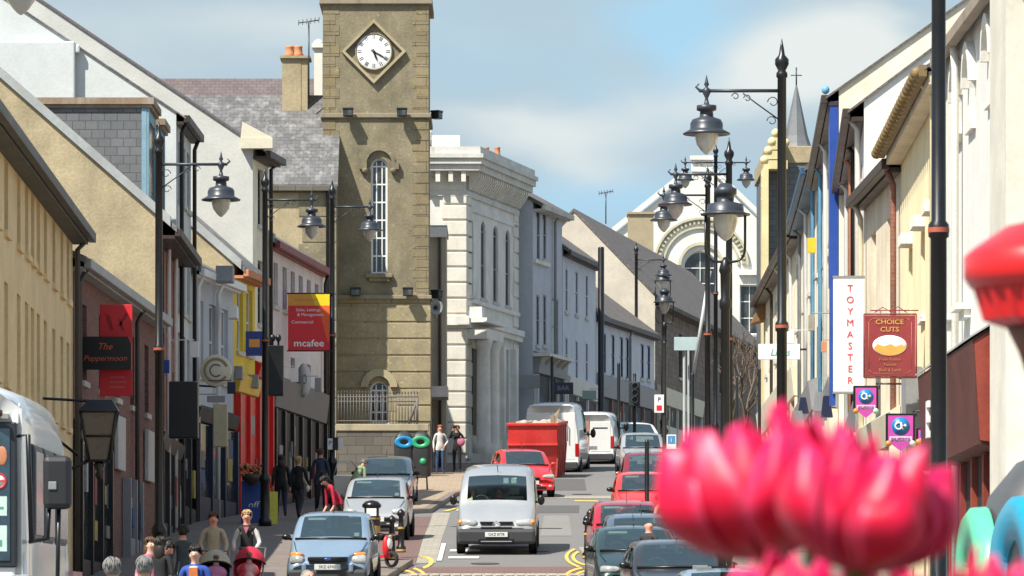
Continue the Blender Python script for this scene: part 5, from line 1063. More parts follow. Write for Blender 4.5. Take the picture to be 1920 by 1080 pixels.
mb = MB(); mb.add([(.55, .2, 1.85), (.8, .2, 1.85), (.95, .25, 2.45), (.72, .3, 2.2)], [(0, 1, 2, 3), (3, 2, 1, 0)]); mb.box((.6, .2, 1.8), (.75, .24, 2.2)); mb.build('broken_board', mat('old_board', (.3, .24, .17), .9), sk)
d = 185.5; sk.location = (X(1001, 186), d, G(d) - .12); sk.rotation_euler = (math.atan(slope(d)), 0, R(-6)); sk.scale = (.95, 1, .98)
# ---------------------------------------------------------------- street furniture
glassl = mat('lamp_globe', (.66, .63, .55), .18, coat=1, var=.15, stain=.3, stainc=(.45, .42, .36))
LGRP = 'black lamp posts along the street'
def lamp_head(root, c, name='lamp_head'):
    mb = MB(); mb.lathe([(r_ * .93, z_) for r_, z_ in [(.001, .26), (.03, .14), (.045, .10), (.02, .06), (.07, .02), (.07, -.03), (.025, -.12), (.05, -.22), (.17, -.235), (.17, -.31), (.11, -.33), (.12, -.42), (.245, -.46), (.28, -.52), (.28, -.61), (.31, -.63), (.41, -.68), (.40, -.70), (.19, -.68)]], c, 20, cap=False)
    h = mb.build(name, lampp, root); mb = MB(); mb.lathe([(.185, -.685), (.18, -.76), (.155, -.86), (.09, -.95), (.04, -1.0), (.005, -1.02)], c, 18, cap=False); mb.build('lamp_glass', glassl, h); return h
def lamp_post(px, d, label, side=1, H=9.3, arms=1, Xw=None, al=1.2, head=True, baseD=None):
    x = X(px, d) if Xw is None else Xw; z = G(d); root = thing('lamp_post', label, 'lamp post', (x, d, z), LGRP)
    mb = MB(); mb.lathe([(.17, 0), (.17, .15), (.13, .22), (.12, 1.1), (.15, 1.15), (.15, 1.25), (.085, 1.35), (.082, H * .52), (.105, H * .52 + .02), (.105, H * .52 + .14), (.075, H * .52 + .18), (.07, H - .42), (.09, H - .40), (.09, H - .34), (.06, H - .30), (.11, H - .20), (.11, H - .12), (.05, H - .05), (.03, H + .08), (.001, H + .22)], (x, d, z), 14)
    p = mb.build('post', blackp, root); mb = MB(); mb.lathe([(.109, H * .52 + .06), (.109, H * .52 + .11)], (x, d, z), 14, cap=False); mb.build('red_band', mat('faded_red_band', (.45, .10, .05), .6), p)
    za = z + H - .62
    for s in ([side] if arms == 1 else [-1, 1]):
        mb = MB(); mb.tube([(x, d, za), (x + s * (al + .12), d, za)], .028, 8)
        mb.tube([(x + s * al, d, za), (x + s * (al + .10), d, za + .0), (x + s * (al + .17), d, za + .06), (x + s * (al + .12), d, za + .11)], [.03, .028, .02, .012], 6)
        mb.tube([(x + s * .06, d, za - .45), (x + s * .38, d, za - .22), (x + s * .62, d, za - .04)], .012, 5)
        for cx_, cz_, r_ in ((.14, -.18, .09), (.16, -.48, .08), (.55, -.12, .06), (.74, -.09, .06)):
            mb.tube([(x + s * (cx_ + r_ * math.cos(t) * (1 - t / 12)), d, za + cz_ + r_ * math.sin(t) * (1 - t / 12)) for t in [i * .6 for i in range(11)]], .008, 4)
        mb.build('arm', lampp, root)
        if head: lamp_head(root, (x + s * al, d, za))
    return root
lamp_post(1760, 54, 'thick black lamp post nearest on the right in front of the yellow house', side=-1, al=1.25)
lamp_post(1466, 85, 'tall black lamp post with lit sky behind its spike, right of the ornate lantern', side=-1)
lamp_post(1367, 120, 'black lamp post directly behind the ornate lantern post', side=-1, H=9.2)
lamp_post(1327, 146, 'slim black lamp post left of the ornate lantern post', side=-1, H=9.4)
lamp_post(1342, 210, 'tall far lamp post carrying a lamp on either side', arms=2, H=12.2)
lamp_post(298, 103, 'black lamp post in front of the brick house on the left', side=1, H=8.9)
lamp_post(497, 137, 'black lamp post between the yellow shop and the pink building', side=1, H=9.0)
lamp_post(623, 156, 'black lamp post carrying the red estate agent banner', side=1, H=9.3, al=1.1)
lamp_post(0, 58, 'lamp post beside the near pavement whose globe hangs in the top left corner', side=1, Xw=-6.54, H=9.15)
lamp_post(1193, 236, 'thin far lamp post right of the wide dark pole', side=1, H=9.0)
def lantern_post(px, d, label, ytop, w=.8):
    x = X(px, d); z = G(d); zt = Zp(ytop, d); root = thing('lantern_post', label, 'lantern post', (x, d, z), 'ornate lanterns held in a curved cradle'); k = w / .8
    c = Vector((x, d, zt)); mb = MB(); mb.lathe([(.001, .02), (.10 * k, 0), (.13 * k, -.05), (.19 * k, -.08), (.19 * k, -.17), (.15 * k, -.19), (.14 * k, -.30), (.30 * k, -.34), (.31 * k, -.45), (.33 * k, -.48), (.42 * k, -.50), (.41 * k, -.525), (.2 * k, -.52)], c, 22, cap=False); h = mb.build('lamp_head', lampp, root)
    mb = MB(); mb.lathe([(.205 * k, -.52), (.20 * k, -.62), (.165 * k, -.78), (.09 * k, -.90), (.02, -.95)], c, 18, cap=False); mb.build('lamp_glass', glassl, h)
    mb = MB(); pts = []
    for i in range(19):
        a = math.pi * i / 18; q = .33 * k; pts.append((x + q * math.copysign(abs(math.cos(a)) ** .5, math.cos(a)), d, zt - 1.0 - .30 * math.sin(a) ** .7))
    mb.tube([(x + .33 * k, d, zt - .5)] + pts + [(x - .33 * k, d, zt - .5)], .022, 7); mb.build('cradle', blackp, root)
    H = zt - z; mb = MB(); mb.lathe([(.17, 0), (.17, .15), (.13, .22), (.12, 1.1), (.15, 1.2), (.085, 1.35), (.075, H - 2.1), (.10, H - 2.05), (.10, H - 1.95), (.075, H - 1.9), (.085, H - 1.50), (.11, H - 1.45), (.09, H - 1.36), (.07, H - 1.3), (.03, H - 1.22)], (x, d, z), 14); mb.build('post', blackp, root)
lantern_post(1360, 89, 'large ornate lantern in a curved cradle in front of the white hall', 345)
lantern_post(1246, 200, 'ornate lantern in a cradle, the nearer of the small pair over the dark post', 541)
lantern_post(1243, 236, 'smallest ornate lantern just above the nearer small lantern', 505)
def pole(name, label, px, py0, d, r, cat='post', cap=True, m_=None, group=None):
    x = X(px, d); z0 = G(d); z1 = Zp(py0, d); mb = MB(); mb.lathe([(r * 1.5, z0), (r * 1.5, z0 + .3), (r, z0 + .35), (r, z1 - .05), (r * .8, z1)], (x, d, 0), 12); return tag(mb.build(name, m_ or blackp), label, cat, group)
pole('pole', 'wide dark pole standing before the far pale houses', 1127, 463, 212, .125)
pole('pole', 'thin black post standing in front of the orange red car', 1213, 825, 131, .055)
pole('sign_post', 'black sign post holding the small white and red sign', 1246, 640, 160, .065)
pole('pole', 'short grey green pole by the bay fronted building', 1035, 668, 196, .06)
pole('pole', 'grey pole behind the white parking sign', 1283, 655, 226, .06, m_=lead); pole('pole', 'second grey pole behind the parking sign, left of the leaning pole', 1291, 655, 226.5, .05, m_=lead)
pole('pole', 'thin dark pole at the far kerb under the leaning white pole', 1298, 700, 205, .08)
pole('pole', 'thin dark pole before the bare street tree', 1382, 705, 170, .05); pole('pole', 'thin black pole before the far cream facades', 1424, 690, 150, .045)
pole('pole', 'short black pole left of the traffic signal', 1160, 680, 205, .06)
mb = MB(); mb.tube([P(1300, 700, 215), P(1331, 508, 215)], .07, 8); tag(mb.build('leaning_pole', mat('pale_pole', (.6, .6, .58), .6)), 'pale leaning pole crossing the stone building at the end of the street', 'pole')
# small sign plates
def sign(name, label, x0, y0, x1, y1, d, m_, th=.04, cat='sign', bev=.008):
    r = thing(name, label, cat, P((x0 + x1) / 2, y1, d)); mb = MB(); mb.box((X(x0, d), d, Zp(y1, d)), (X(x1, d), d + th, Zp(y0, d))); b = mb.build('panel', m_, r, bevel=bev); return r, b
def pxbox(name, parent, x0, y0, x1, y1, d, m_, n=.006): mb = MB(); mb.box((X(x0, d), d - n, Zp(y1, d)), (X(x1, d), d - .0005, Zp(y0, d))); return mb.build(name, m_, parent)
def pxtext(s, px, py, hpx, d, m_, parent, sx=1, shear=0, n=.004, bold=0, align='CENTER'): return text(s, hpx * d / F_PX * 1.38, m_, parent, (X(px, d), d - n, Zp(py, d)), shear=shear, sx=sx, bold=bold, align=align)
signw = mat('sign_white', (.82, .82, .80), .5, var=.05); sred = mat('sign_red', (.70, .02, .03), .45, var=.08); sorange = mat('sign_orange', (.85, .38, .08), .5); sgold = mat('sign_gold', (.60, .33, .08), .5); smaroon = mat('sign_maroon', (.28, .035, .045), .5, var=.15)
r, b = sign('wall_sign', 'small pale green road sign panel on the far grey poles', 1264, 632, 1311, 657, 225.8, mat('pale_sign', (.50, .62, .60), .5))
r, b = sign('parking_sign', 'small white sign with red marks on the thin black sign post', 1227, 740, 1245, 774, 159.9, signw); pxtext('P', 1236, 749, 8, 159.9, blackp, b); pxbox('red_bar', b, 1231, 760, 1241, 770, 159.9, sred)
r, b = sign('disabled_sign', 'small blue and white sign right of the thin black post', 1250, 815, 1268, 842, 150, signw); pxbox('blue_square', b, 1252, 817, 1266, 832, 150, mat('faded_blue', (.10, .30, .55), .5)); pxtext('i', 1259, 825, 9, 149.99, signw, b)
pole('sign_post', 'thin post under the small blue and white sign', 1259, 842, 150.06, .035)
r, b = sign('notice', 'pair of small white notices on the banner lamp post', 614, 822, 643, 843, 155.8, signw); pxbox('dark_strip', b, 624, 820, 634, 844, 155.8, blackp, .02); pxtext('P', 619, 831, 9, 155.8, blueb, b)
r, b = sign('shop_sign', 'navy sign projecting from the bay fronted building', 1037, 717, 1075, 739, 207, darkblue); pxtext('BAR', 1056, 728, 9, 207, greyp, b)
r, b = sign('shop_sign', 'grey fascia sign over the dark window past the bank', 972, 703, 1012, 728, 208.2, greyp)
r, b = sign('banner', 'red and yellow estate agent banner on the lamp post left of the tower', 540, 551, 618, 657, 155.9, sred, th=.03)
mb = MB(); D_ = 155.9
def pf(pts, n, m_, name, par): mb = MB(); mb.face([(X(x, D_), D_ - n, Zp(y, D_)) for x, y in pts]); return mb.build(name, m_, par)
pf([(540, 551), (618, 551), (618, 573), (540, 573)], .003, mat('banner_orange', (.80, .36, .05), .5), 'orange_band', b); pf([(582, 551), (618, 551), (618, 573), (592, 573)], .006, mat('banner_yellow', (.90, .66, .01), .5), 'yellow_wedge', b)
pf([(596, 573), (618, 573), (618, 640), (614, 640)], .003, mat('banner_light_red', (.86, .12, .03), .5), 'light_red_wedge', b)
pxtext('mcafee', 579, 644, 13, D_, signw, b, sx=1.12, bold=.004); pxtext('Estate Agents', 573, 562, 5.5, D_, mat('banner_ochre', (.62, .30, .08), .5), b); 
pxtext('Sales, Lettings', 578, 581, 6, D_, signw, b); pxtext('& Management', 582, 590, 6, D_, signw, b); pxtext('Commercial', 567, 604, 6, D_, signw, b)
for y in (550, 658): mb = MB(); mb.tube([P(538, y, D_), P(624, y, D_)], .02, 6); mb.build('banner_rod', blackp, r)
r, b = sign('pub_banner', 'red banner with the black pub sign across its middle', 187, 571, 248, 743, 112.05, sred, th=.03)
bsr = mat('banner_dark_red', (.36, .01, .02), .6)  # darker red of the slanted marks on the banner
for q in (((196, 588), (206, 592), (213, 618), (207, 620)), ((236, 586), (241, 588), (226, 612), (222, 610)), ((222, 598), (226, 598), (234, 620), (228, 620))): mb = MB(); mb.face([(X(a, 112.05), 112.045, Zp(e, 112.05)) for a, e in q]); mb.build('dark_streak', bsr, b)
for y in (706, 715, 724): pxbox('faint_line', b, 206, y, 234 + (y % 2) * 3, y + 3, 112.05, mat('faded_pink', (.72, .12, .14), .6), .004)
D_ = 111.7; ps = thing('pub_sign', 'black projecting pub sign with orange slanted lettering', 'sign', P(197, 692, D_))
mb = MB(); mb.prism([(X(148, D_), Zp(631, D_)), (X(240, D_), Zp(631, D_)), (X(246, D_), Zp(645, D_)), (X(246, D_), Zp(693, D_)), (X(148, D_), Zp(693, D_))], D_, D_ + .1, lambda u, n, z: Vector((u, n, z))); b = mb.build('panel', blackp, ps)
red_l = mat('orange_lettering', (.70, .12, .03), .5); pxtext('The', 196, 650, 13, D_, red_l, b, shear=.35); pxtext('Peppermoon', 197, 672, 10.5, D_, red_l, b, shear=.3, sx=1.08)
# round C sign
D_ = 141; ps = thing('round_sign', 'round cream hanging sign with a letter C in a ring', 'sign', P(405, 726, D_)); c = P(405, 695, D_); r_ = 30 * D_ / F_PX
mb = MB(); mb.lathe([(r_, .06), (r_, -.03), (r_ * .93, -.05), (.001, -.05)], c, 36, axis='y'); b = mb.build('panel', creamp, ps)
mb = MB(); k = 30
def ringarc(r0, r1, a0, a1, n, m_, name): 
    mb = MB()
    for i in range(k):
        t0, t1 = R(a0 + (a1 - a0) * i / k), R(a0 + (a1 - a0) * (i + 1) / k)
        mb.face([(c.x + r0 * math.cos(t0), c.y - n, c.z + r0 * math.sin(t0)), (c.x + r1 * math.cos(t0), c.y - n, c.z + r1 * math.sin(t0)), (c.x + r1 * math.cos(t1), c.y - n, c.z + r1 * math.sin(t1)), (c.x + r0 * math.cos(t1), c.y - n, c.z + r0 * math.sin(t1))])
    return mb.build(name, m_, b)
ringarc(r_ * .62, r_ * .80, 20, 330, .054, mat('tan_ring', (.38, .27, .14), .6), 'tan_ring'); ringarc(r_ * .33, r_ * .41, 45, 315, .056, mat('olive_letter', (.10, .09, .05), .6), 'letter_c')
mb = MB(); mb.tube([c + Vector((0, .03, -r_)), c + Vector((-.8, .03, -r_ + .05))], .03, 6); mb.build('bracket', blackp, ps)
r, b = sign('shop_sign', 'blue square sign with a small orange picture beside the yellow shop', 453, 621, 495, 667, 149, blueb, th=.08); pxbox('orange_picture', b, 467, 636, 487, 651, 149, sorange); pxtext('VIDEO', 475, 629, 6, 149, mat('dull_violet', (.13, .07, .35), .5), b); pxtext('LIBRARY', 475, 659, 6, 149, MATS['dull_violet'], b)
D_ = 158; ps = thing('oval_sign', 'tall oval white sign with turquoise rim on the black shopfront', 'sign', P(568, 744, D_)); c = P(569, 713, D_)
mb = MB(); mb.lathe([(.5, 0), (.5, .09)], (0, 0, 0), 30, axis='y', sc=(.42, 1)); mb.xf(Matrix.Translation(c) @ Matrix.Rotation(R(-12), 4, 'Z')); b = mb.build('rim', mat('turquoise', (.03, .42, .50), .4), ps)
mb = MB(); mb.lathe([(.49, -.02), (.49, -.001)], (0, 0, 0), 30, axis='y', sc=(.41, 1)); mb.xf(Matrix.Translation(c + Vector((.03, 0, 0))) @ Matrix.Rotation(R(-12), 4, 'Z')); b = mb.build('panel', signw, ps); pxtext('O', 571, 712, 20, D_ - .05, greyp, b, sx=.45)
# right hand signs
D_ = 100; r, b = sign('toy_shop_sign', 'tall white vertical sign reading TOYMASTER in red letters', 1563, 518, 1621, 737, D_, signw, th=.18)
for i, ch_ in enumerate('TOYMASTER'): pxtext(ch_, 1594, 541 + i * 21.6, 13, D_, mat('toy_red', (.72, .05, .08), .5), b)
mb = MB(); mb.box((X(1562, D_), D_ - .01, Zp(521, D_)), (X(1622, D_), D_ + .19, Zp(517, D_))); mb.box((X(1562, D_), D_ - .01, Zp(738, D_)), (X(1622, D_), D_ + .19, Zp(734, D_))); mb.build('frame', greyp, r)
mb = MB(); mb.box((X(1556, 100.3), 100.2, Zp(760, 100.3)), (X(1566, 100.3), 100.5, Zp(520, 100.3))); tag(mb.build('blue_board', blueb), 'narrow royal blue vertical board behind the white toy shop sign', 'board')
D_ = 88.6; r, b = sign('butcher_sign', 'maroon hanging butcher sign with gold lettering and an oval picture', 1622, 591, 1716, 706, D_, smaroon, th=.05)
pxtext('CHOICE', 1668, 604, 9, D_, sgold, b, sx=1.15, bold=.002); pxtext('CUTS', 1668, 618, 9, D_, sgold, b, sx=1.15, bold=.002)
gold2 = mat('sign_dull_gold', (.50, .22, .10), .5)
pxtext('Fresh Poultry', 1669, 674, 5.5, D_, gold2, b); pxtext('Farmed', 1669, 684, 5.5, D_, gold2, b); pxtext('Beef & Lamb', 1669, 694, 6, D_, gold2, b)
mb = MB()
for a, b_ in (((1629, 603), (1629, 694)), ((1709, 603), (1709, 694)), ((1637, 597), (1701, 597)), ((1637, 700), (1701, 700)), ((1629, 603), (1637, 597)), ((1709, 603), (1701, 597)), ((1629, 694), (1637, 700)), ((1709, 694), (1701, 700))): mb.tube([P(a[0], a[1], D_ - .004), P(b_[0], b_[1], D_ - .004)], .004, 4)
mb.build('gold_border', gold2, b)
mb = MB()
for (xa, ya), (xb, yb) in (((1620, 589), (1718, 589)), ((1620, 708), (1718, 708)), ((1620, 589), (1620, 708)), ((1718, 589), (1718, 708))): mb.tube([P(xa, ya, D_ + .02), P(xb, yb, D_ + .02)], .014, 5)
mb.tube([P(1640, 586, D_ + .02), P(1655, 576, D_ + .02), P(1669, 584, D_ + .02), P(1684, 575, D_ + .02), P(1700, 586, D_ + .02)], .008, 5); mb.tube([P(1632, 582, D_), P(1722, 582, D_)], .01, 5); mb.build('iron_frame', smaroon, r)
mb = MB(); c = P(1668, 648, D_); mb.lathe([(.285, -.008), (.285, 0)], c, 30, axis='y', sc=(1, .60)); ov = mb.build('oval_picture', signw, b)
mb = MB(); mb.lathe([(.275, -.010), (.275, -.0085)], c, 30, axis='y', sc=(1, .58))
mb2 = MB(); pts = [(X(1668, D_) + .272 * math.cos(R(a)), c.z + .158 * math.sin(R(a))) for a in range(195, 346, 10)]; mb2.prism(pts + [(c.x + .2, c.z + .02), (c.x + .1, c.z - .02), (c.x + .02, c.z + .03), (c.x - .1, c.z - .01), (c.x - .2, c.z + .03)], D_ - .012, D_ - .0085, lambda u, n, z: Vector((u, n, z))); mb2.build('orange_ground', sorange, ov)
def pay(label, x0, y0, x1, y1, d):
    r = thing('shop_sign', label, 'sign', P((x0 + x1) / 2, y1, d), 'pink and blue hanging shop signs'); w = x1 - x0; cx_ = (x0 + x1) / 2; yy = y0 + w * 1.0
    mb = MB(); mb.box((X(x0 - 4, d), d + .004, Zp(yy + 3, d)), (X(x1 + 4, d), d + .07, Zp(y0 - 4, d))); mb.build('case', blackp, r, bevel=.01)
    mb = MB(); mb.prism([(X(x0, d), Zp(y0, d)), (X(x1, d), Zp(y0, d)), (X(x1, d), Zp(yy + w * .04, d)), (X(cx_, d), Zp(y1, d)), (X(x0, d), Zp(yy + w * .04, d))], d - .01, d + .003, lambda u, n, z: Vector((u, n, z))); b = mb.build('panel', mat('sign_magenta', (.60, .08, .42), .45), r)
    mb = MB(); mb.box((X(x0 + w * .05, d), d - .013, Zp(yy + w * .0, d)), (X(x1 - w * .05, d), d - .0105, Zp(yy - w * .17, d))); s2 = mb.build('white_strip', mat('sign_pale_pink', (.78, .62, .75), .5), b); pxtext('payzone', cx_, yy - w * .09, w * .13, d - .013, mat('sign_purple', (.45, .12, .42), .5), s2, sx=1.3)
    mb = MB(); c = P(cx_, y0 + w * .42, d); mb.lathe([(w * .36 * d / F_PX, -.016), (w * .36 * d / F_PX, -.0105)], c, 28, axis='y'); dsk = mb.build('blue_disc', mat('sign_sky_blue', (.01, .20, .52), .4), b)
    mb = MB(); R_ = w * .13 * d / F_PX; pts = []
    for i in range(26): t = 2 * math.pi * i / 25; pts.append((c.x - R_ * .6 + R_ * math.cos(t), d - .02, c.z + R_ * math.sin(t)))
    mb.tube(pts, R_ * .28, 6, cap=False); mb.tube([(c.x + R_ * .1, d - .02, c.z + R_ * 1.1), (c.x + R_ * .3, d - .02, c.z - R_ * .5), (c.x + R_ * .8, d - .02, c.z - R_ * 1.1)], R_ * .28, 6); mb.tube([(c.x + R_ * .9, d - .02, c.z + R_ * .1), (c.x + R_ * 1.9, d - .02, c.z + R_ * .1)], R_ * .2, 5); mb.tube([(c.x + R_ * 1.4, d - .02, c.z + R_ * .6), (c.x + R_ * 1.4, d - .02, c.z - R_ * .4)], R_ * .2, 5); mb.build('white_symbol', signw, dsk)
    mb = MB(); mb.tube([(X(x1, d), d + .03, Zp(y0 - 8, d)), (7.0, d + .2, Zp(y0 - 8, d))], .018, 6); mb.tube([(X(x1 + 6, d), d + .03, Zp(y0 - 8, d)), (X(x1 + 6, d), d + .03, Zp(y0 + 2, d))], .012, 6); mb.tube([(X(x1 + 8, d), d + .04, Zp(y0 - 30, d)), (7.0, d + .2, Zp(y0 - 8, d))], .012, 6); mb.build('bracket', blackp, r)
    for s, m_ in ((-1, mat('amber_bulb', (.75, .28, .06), .4)), (1, mat('pale_green_bulb', (.45, .75, .55), .4))): mb = MB(); mb.ball((X(cx_ + s * w * .48, d), d, Zp(yy + w * .12, d)), .05, 10, 7); mb.build('bulb', m_, r)
pay('upper pink and blue hanging shop sign under the toy shop sign', 1604, 727, 1643, 784, 92); pay('lower pink and blue hanging shop sign nearest the thick lamp post', 1665, 779, 1712, 846, 84)
pay('small pink and blue sign half hidden behind the thick lamp post', 1722, 806, 1742, 838, 86)
r, b = sign('shop_sign', 'white projecting sign with faint green lettering on the far right facade', 1422, 645, 1500, 674, 150, signw, th=.1); pxtext('Links', 1462, 661, 13, 150, mat('sea_green', (.10, .45, .38), .5), b, shear=.3); mb = MB(); mb.tube([P(1500, 655, 150.05), P(1512, 655, 150.05)], .03); mb.build('bracket', blackp, r)
r, b = sign('wall_box', 'yellow and blue alarm box on the near white building', 1822, 578, 1840, 624, 79, yellowp, th=.12); pxbox('blue_base', b, 1822, 620, 1840, 629, 79, blueb)
r, b = sign('shop_sign', 'yellow bracket sign on the far light blue striped facade', 1514, 446, 1530, 474, 140, yellowp, th=.1)
for x, y, w, h, d in ((1480, 770, 34, 44, 128), (1525, 735, 26, 36, 124), (1540, 742, 22, 40, 118), (1497, 745, 20, 30, 134)):
    mb = MB(); mb.prism([(X(x, d), Zp(y + h, d)), (X(x + w, d), Zp(y + h, d)), (X(x + w * .7, d), Zp(y, d)), (X(x + w * .2, d), Zp(y, d))], d, d + .3, lambda u, n, z: Vector((u, n, z)))
    tag(mb.build('shop_awning', greyp if w > 25 else darkblue), {34: 'grey folded awning low on the far right facades', 26: 'grey awning left of the tall toy shop sign', 22: 'small navy awning touching the blue board', 20: 'small navy awning left of the grey awning'}[w], 'awning')
# wall lantern and hanging boards on the left
D_ = 100; wl = thing('wall_lantern', 'big black ironwork wall lantern with clouded glass on the left facades', 'lantern', P(185, 900, D_), None); c = P(186, 0, D_); zt = Zp(772, D_); zb = Zp(864, D_)
mb = MB(); hw0, hw1 = .34, .18
for sx_, sy_ in ((-1, -1), (1, -1), (1, 1), (-1, 1)): mb.tube([(c.x + sx_ * hw0, D_ + sy_ * hw0 * .6, zt), (c.x + sx_ * hw1, D_ + sy_ * hw1 * .6, zb)], .028, 6)
for z, h in ((zt, hw0), (zb, hw1), ((zt + zb) / 2, (hw0 + hw1) / 2)): mb.tube([(c.x - h, D_ - h * .6, z), (c.x + h, D_ - h * .6, z), (c.x + h, D_ + h * .6, z), (c.x - h, D_ + h * .6, z), (c.x - h, D_ - h * .6, z)], .024, 6)
mb.tube([(c.x - .1, D_ + .1, zt + .2), (c.x - 1.6, D_ + .4, zt + .3), (c.x - 1.2, D_ + .3, zt - .2), (c.x - .4, D_ + .1, zb + .1)], .03, 6); mb.tube([(c.x - .2, D_, zb), (c.x - .9, D_ + .2, zb - .3), (c.x - 1.6, D_ + .4, zb + .3)], .035, 6)
mb.add([(c.x - .38, D_ - .24, zt), (c.x + .38, D_ - .24, zt), (c.x + .38, D_ + .24, zt), (c.x - .38, D_ + .24, zt), (c.x - .2, D_ - .1, zt + .22), (c.x + .25, D_ - .1, zt + .22), (c.x + .25, D_ + .1, zt + .22), (c.x - .2, D_ + .1, zt + .22)], [(0, 1, 5, 4), (1, 2, 6, 5), (2, 3, 7, 6), (3, 0, 4, 7), (4, 5, 6, 7)])
mb.lathe([(.05, 0), (.12, -.08), (.05, -.2), (.09, -.26), (.02, -.4)], (c.x, D_, zb), 10); mb.build('iron_frame', blackp, wl)
mb = MB(); mb.add([(c.x - hw0, D_ - hw0 * .55, zt), (c.x + hw0, D_ - hw0 * .55, zt), (c.x + hw1, D_ - hw1 * .55, zb), (c.x - hw1, D_ - hw1 * .55, zb), (c.x + hw0 * .98, D_ + hw0 * .55, zt), (c.x + hw1 * .98, D_ + hw1 * .55, zb), (c.x - hw0 * .98, D_ + hw0 * .55, zt), (c.x - hw1 * .98, D_ + hw1 * .55, zb)], [(0, 1, 2, 3), (1, 4, 5, 2), (4, 6, 7, 5), (6, 0, 3, 7)]); mb.build('clouded_glass', mat('clouded_glass', (.20, .165, .13), .3, stain=.3), wl)
def hboard(label, x0, y0, x1, y1, d, m_, t=.9, name='hanging_board', rz=-70):
    mb = MB(); w = (x1 - x0) * d / F_PX; mb.box((-w / 2, -t / 2, Zp(y1, d)), (w / 2, t / 2, Zp(y0, d))); mb.xf(Matrix.Translation((X((x0 + x1) / 2, d), d, 0))); return tag(mb.build(name, m_, bevel=.02), label, 'sign board')
hboard('black projecting box sign left of the cream board', 318, 716, 372, 822, 124, blackp, .5); hboard('cream painted board hanging under the round C sign', 400, 758, 427, 838, 130, mat('aged_cream_board', (.46, .42, .27), .6, stain=.4, stainc=(.3, .25, .15)), .25)
hboard('black shop lantern sign with two round finials beside the pink building', 503, 648, 532, 742, 146, blackp, .4)
for px in (511, 522): mb = MB(); mb.lathe([(.03, 0), (.03, .1), (.07, .15), (.085, .22), (.06, .29), (.001, .31)], P(px, 648, 146), 10); tag(mb.build('ball_finial', blackp), 'black ball finial on top of the lantern sign, %s one' % ('left' if px < 515 else 'right'), 'finial')
hboard('grey box sign under the yellow shop fascia', 440, 687, 455, 712, 146.5, greyp, .5); hboard('second grey box sign hanging left of the lamp post by the red shop', 463, 703, 485, 728, 149, greyp, .5); hboard('small white box sign at the end of the grey blue shop eave', 428, 575, 446, 598, 144, whitep, .7)
hboard('small blue notice on the brick house behind the first lamp post', 304, 675, 318, 700, 128.5, blueb, .06); hboard('grey dark box sign high beside the white eave', 406, 500, 438, 530, 143, greyp, .8)
sg = thing('traffic_signal', 'dark traffic signal head on its pole near the far pale houses', 'traffic signal', P(1190, 870, 198)); x = X(1190, 198)
mb = MB(); mb.box((x - .22, 197.9, Zp(762, 198)), (x + .2, 198.1, Zp(716, 198))); mb.build('backing_board', mat('signal_green_black', (.02, .035, .04), .5), sg, bevel=.03)
mb = MB(); mb.lathe([(.06, G(198)), (.06, Zp(700, 198))], (x, 198.2, 0), 10); mb.build('pole', blackp, sg)
for k in range(3): mb = MB(); mb.lathe([(.11, 0), (.12, -.15), (.10, -.15), (.09, -.02), (.001, -.02)], (x, 197.9, Zp(724 + k * 13, 198)), 14, axis='y', cap=False); mb.build('signal_lens', trimm, sg)
# wall clutter: junction boxes, brackets
# recycling bins
def recycle_bin(label, colm, x, d, rz, s=1.0, badge=True):
    r = thing('recycling_bin', label, 'recycling bin', (0, 0, 0), 'dark recycling bins with coloured hoods'); binm = mat('bin_dark_grey', (.03, .033, .035), .55, var=.2) if badge else mat('bin_faded_grey', (.10, .10, .10), .5, var=.15)
    mb = MB(); prof = []
    st = [(0, .30, .28), (.05, .32, .30), (1.05, .335, .31), (1.25, .32, .30), (1.40, .27, .26), (1.50, .18, .18), (1.55, .05, .05)]
    k = 24; vs = []
    for z, a, b_ in st:
        for i in range(k): t = 2 * math.pi * i / k; c_, s_ = math.cos(t), math.sin(t); vs.append((a * math.copysign(abs(c_) ** .5, c_), b_ * math.copysign(abs(s_) ** .5, s_), z))
    fs = [(j * k + i, j * k + (i + 1) % k, (j + 1) * k + (i + 1) % k, (j + 1) * k + i) for j in range(len(st) - 1) for i in range(k)] + [tuple((len(st) - 1) * k + i for i in range(k)), tuple(range(k))[::-1]]
    mb.add(vs, fs, 0, True); mb.build('body', binm, r)
    mb = MB(); zc = 1.16
    mb.lathe([(.335, -.28), (.33, -.322), (.29, -.34), (.15, -.33), (.13, -.29)], (0, 0, 0), 30, axis='y', sc=(1, .62), cap=False); mb.xf(Matrix.Translation((0, 0, zc))); ho = mb.build('aperture_hood', colm, r)
    mb = MB(); mb.lathe([(.16, -.315), (.001, -.315)], (0, 0, 0), 24, axis='y', sc=(1, .62), cap=False); mb.xf(Matrix.Translation((0, 0, zc))); mb.build('aperture', blackp, ho)
    mb = MB(); mb.lathe([(.11, -.33), (.11, -.30)], (.08, 0, .5), 20, axis='y'); mb.build('badge', colm, r)
    r.location = (x, d, G(d)); r.rotation_euler = (0, 0, rz); r.scale = (s, s, s); return r
hoodb = mat('hood_blue', (.01, .27, .56), .4); hoodg = mat('hood_green', (.03, .38, .16), .4); hoodg2 = mat('hood_mint', (.12, .62, .36), .4); hoodt = mat('hood_turquoise', (.0, .36, .56), .35)
recycle_bin('recycling bin with a blue hood under the tower wall', hoodb, X(757, 183), 183, R(4)); recycle_bin('recycling bin with a green hood under the tower wall', hoodg, X(790, 183), 183, R(-4))
recycle_bin('near grey recycling bin with a mint green hood at the bottom right', hoodg2, 1.83, 17.2, R(-89), badge=False, s=1.09); recycle_bin('nearest grey recycling bin with a turquoise hood at the right edge', hoodt, 1.815, 15.6, R(-85), badge=False, s=1.09)
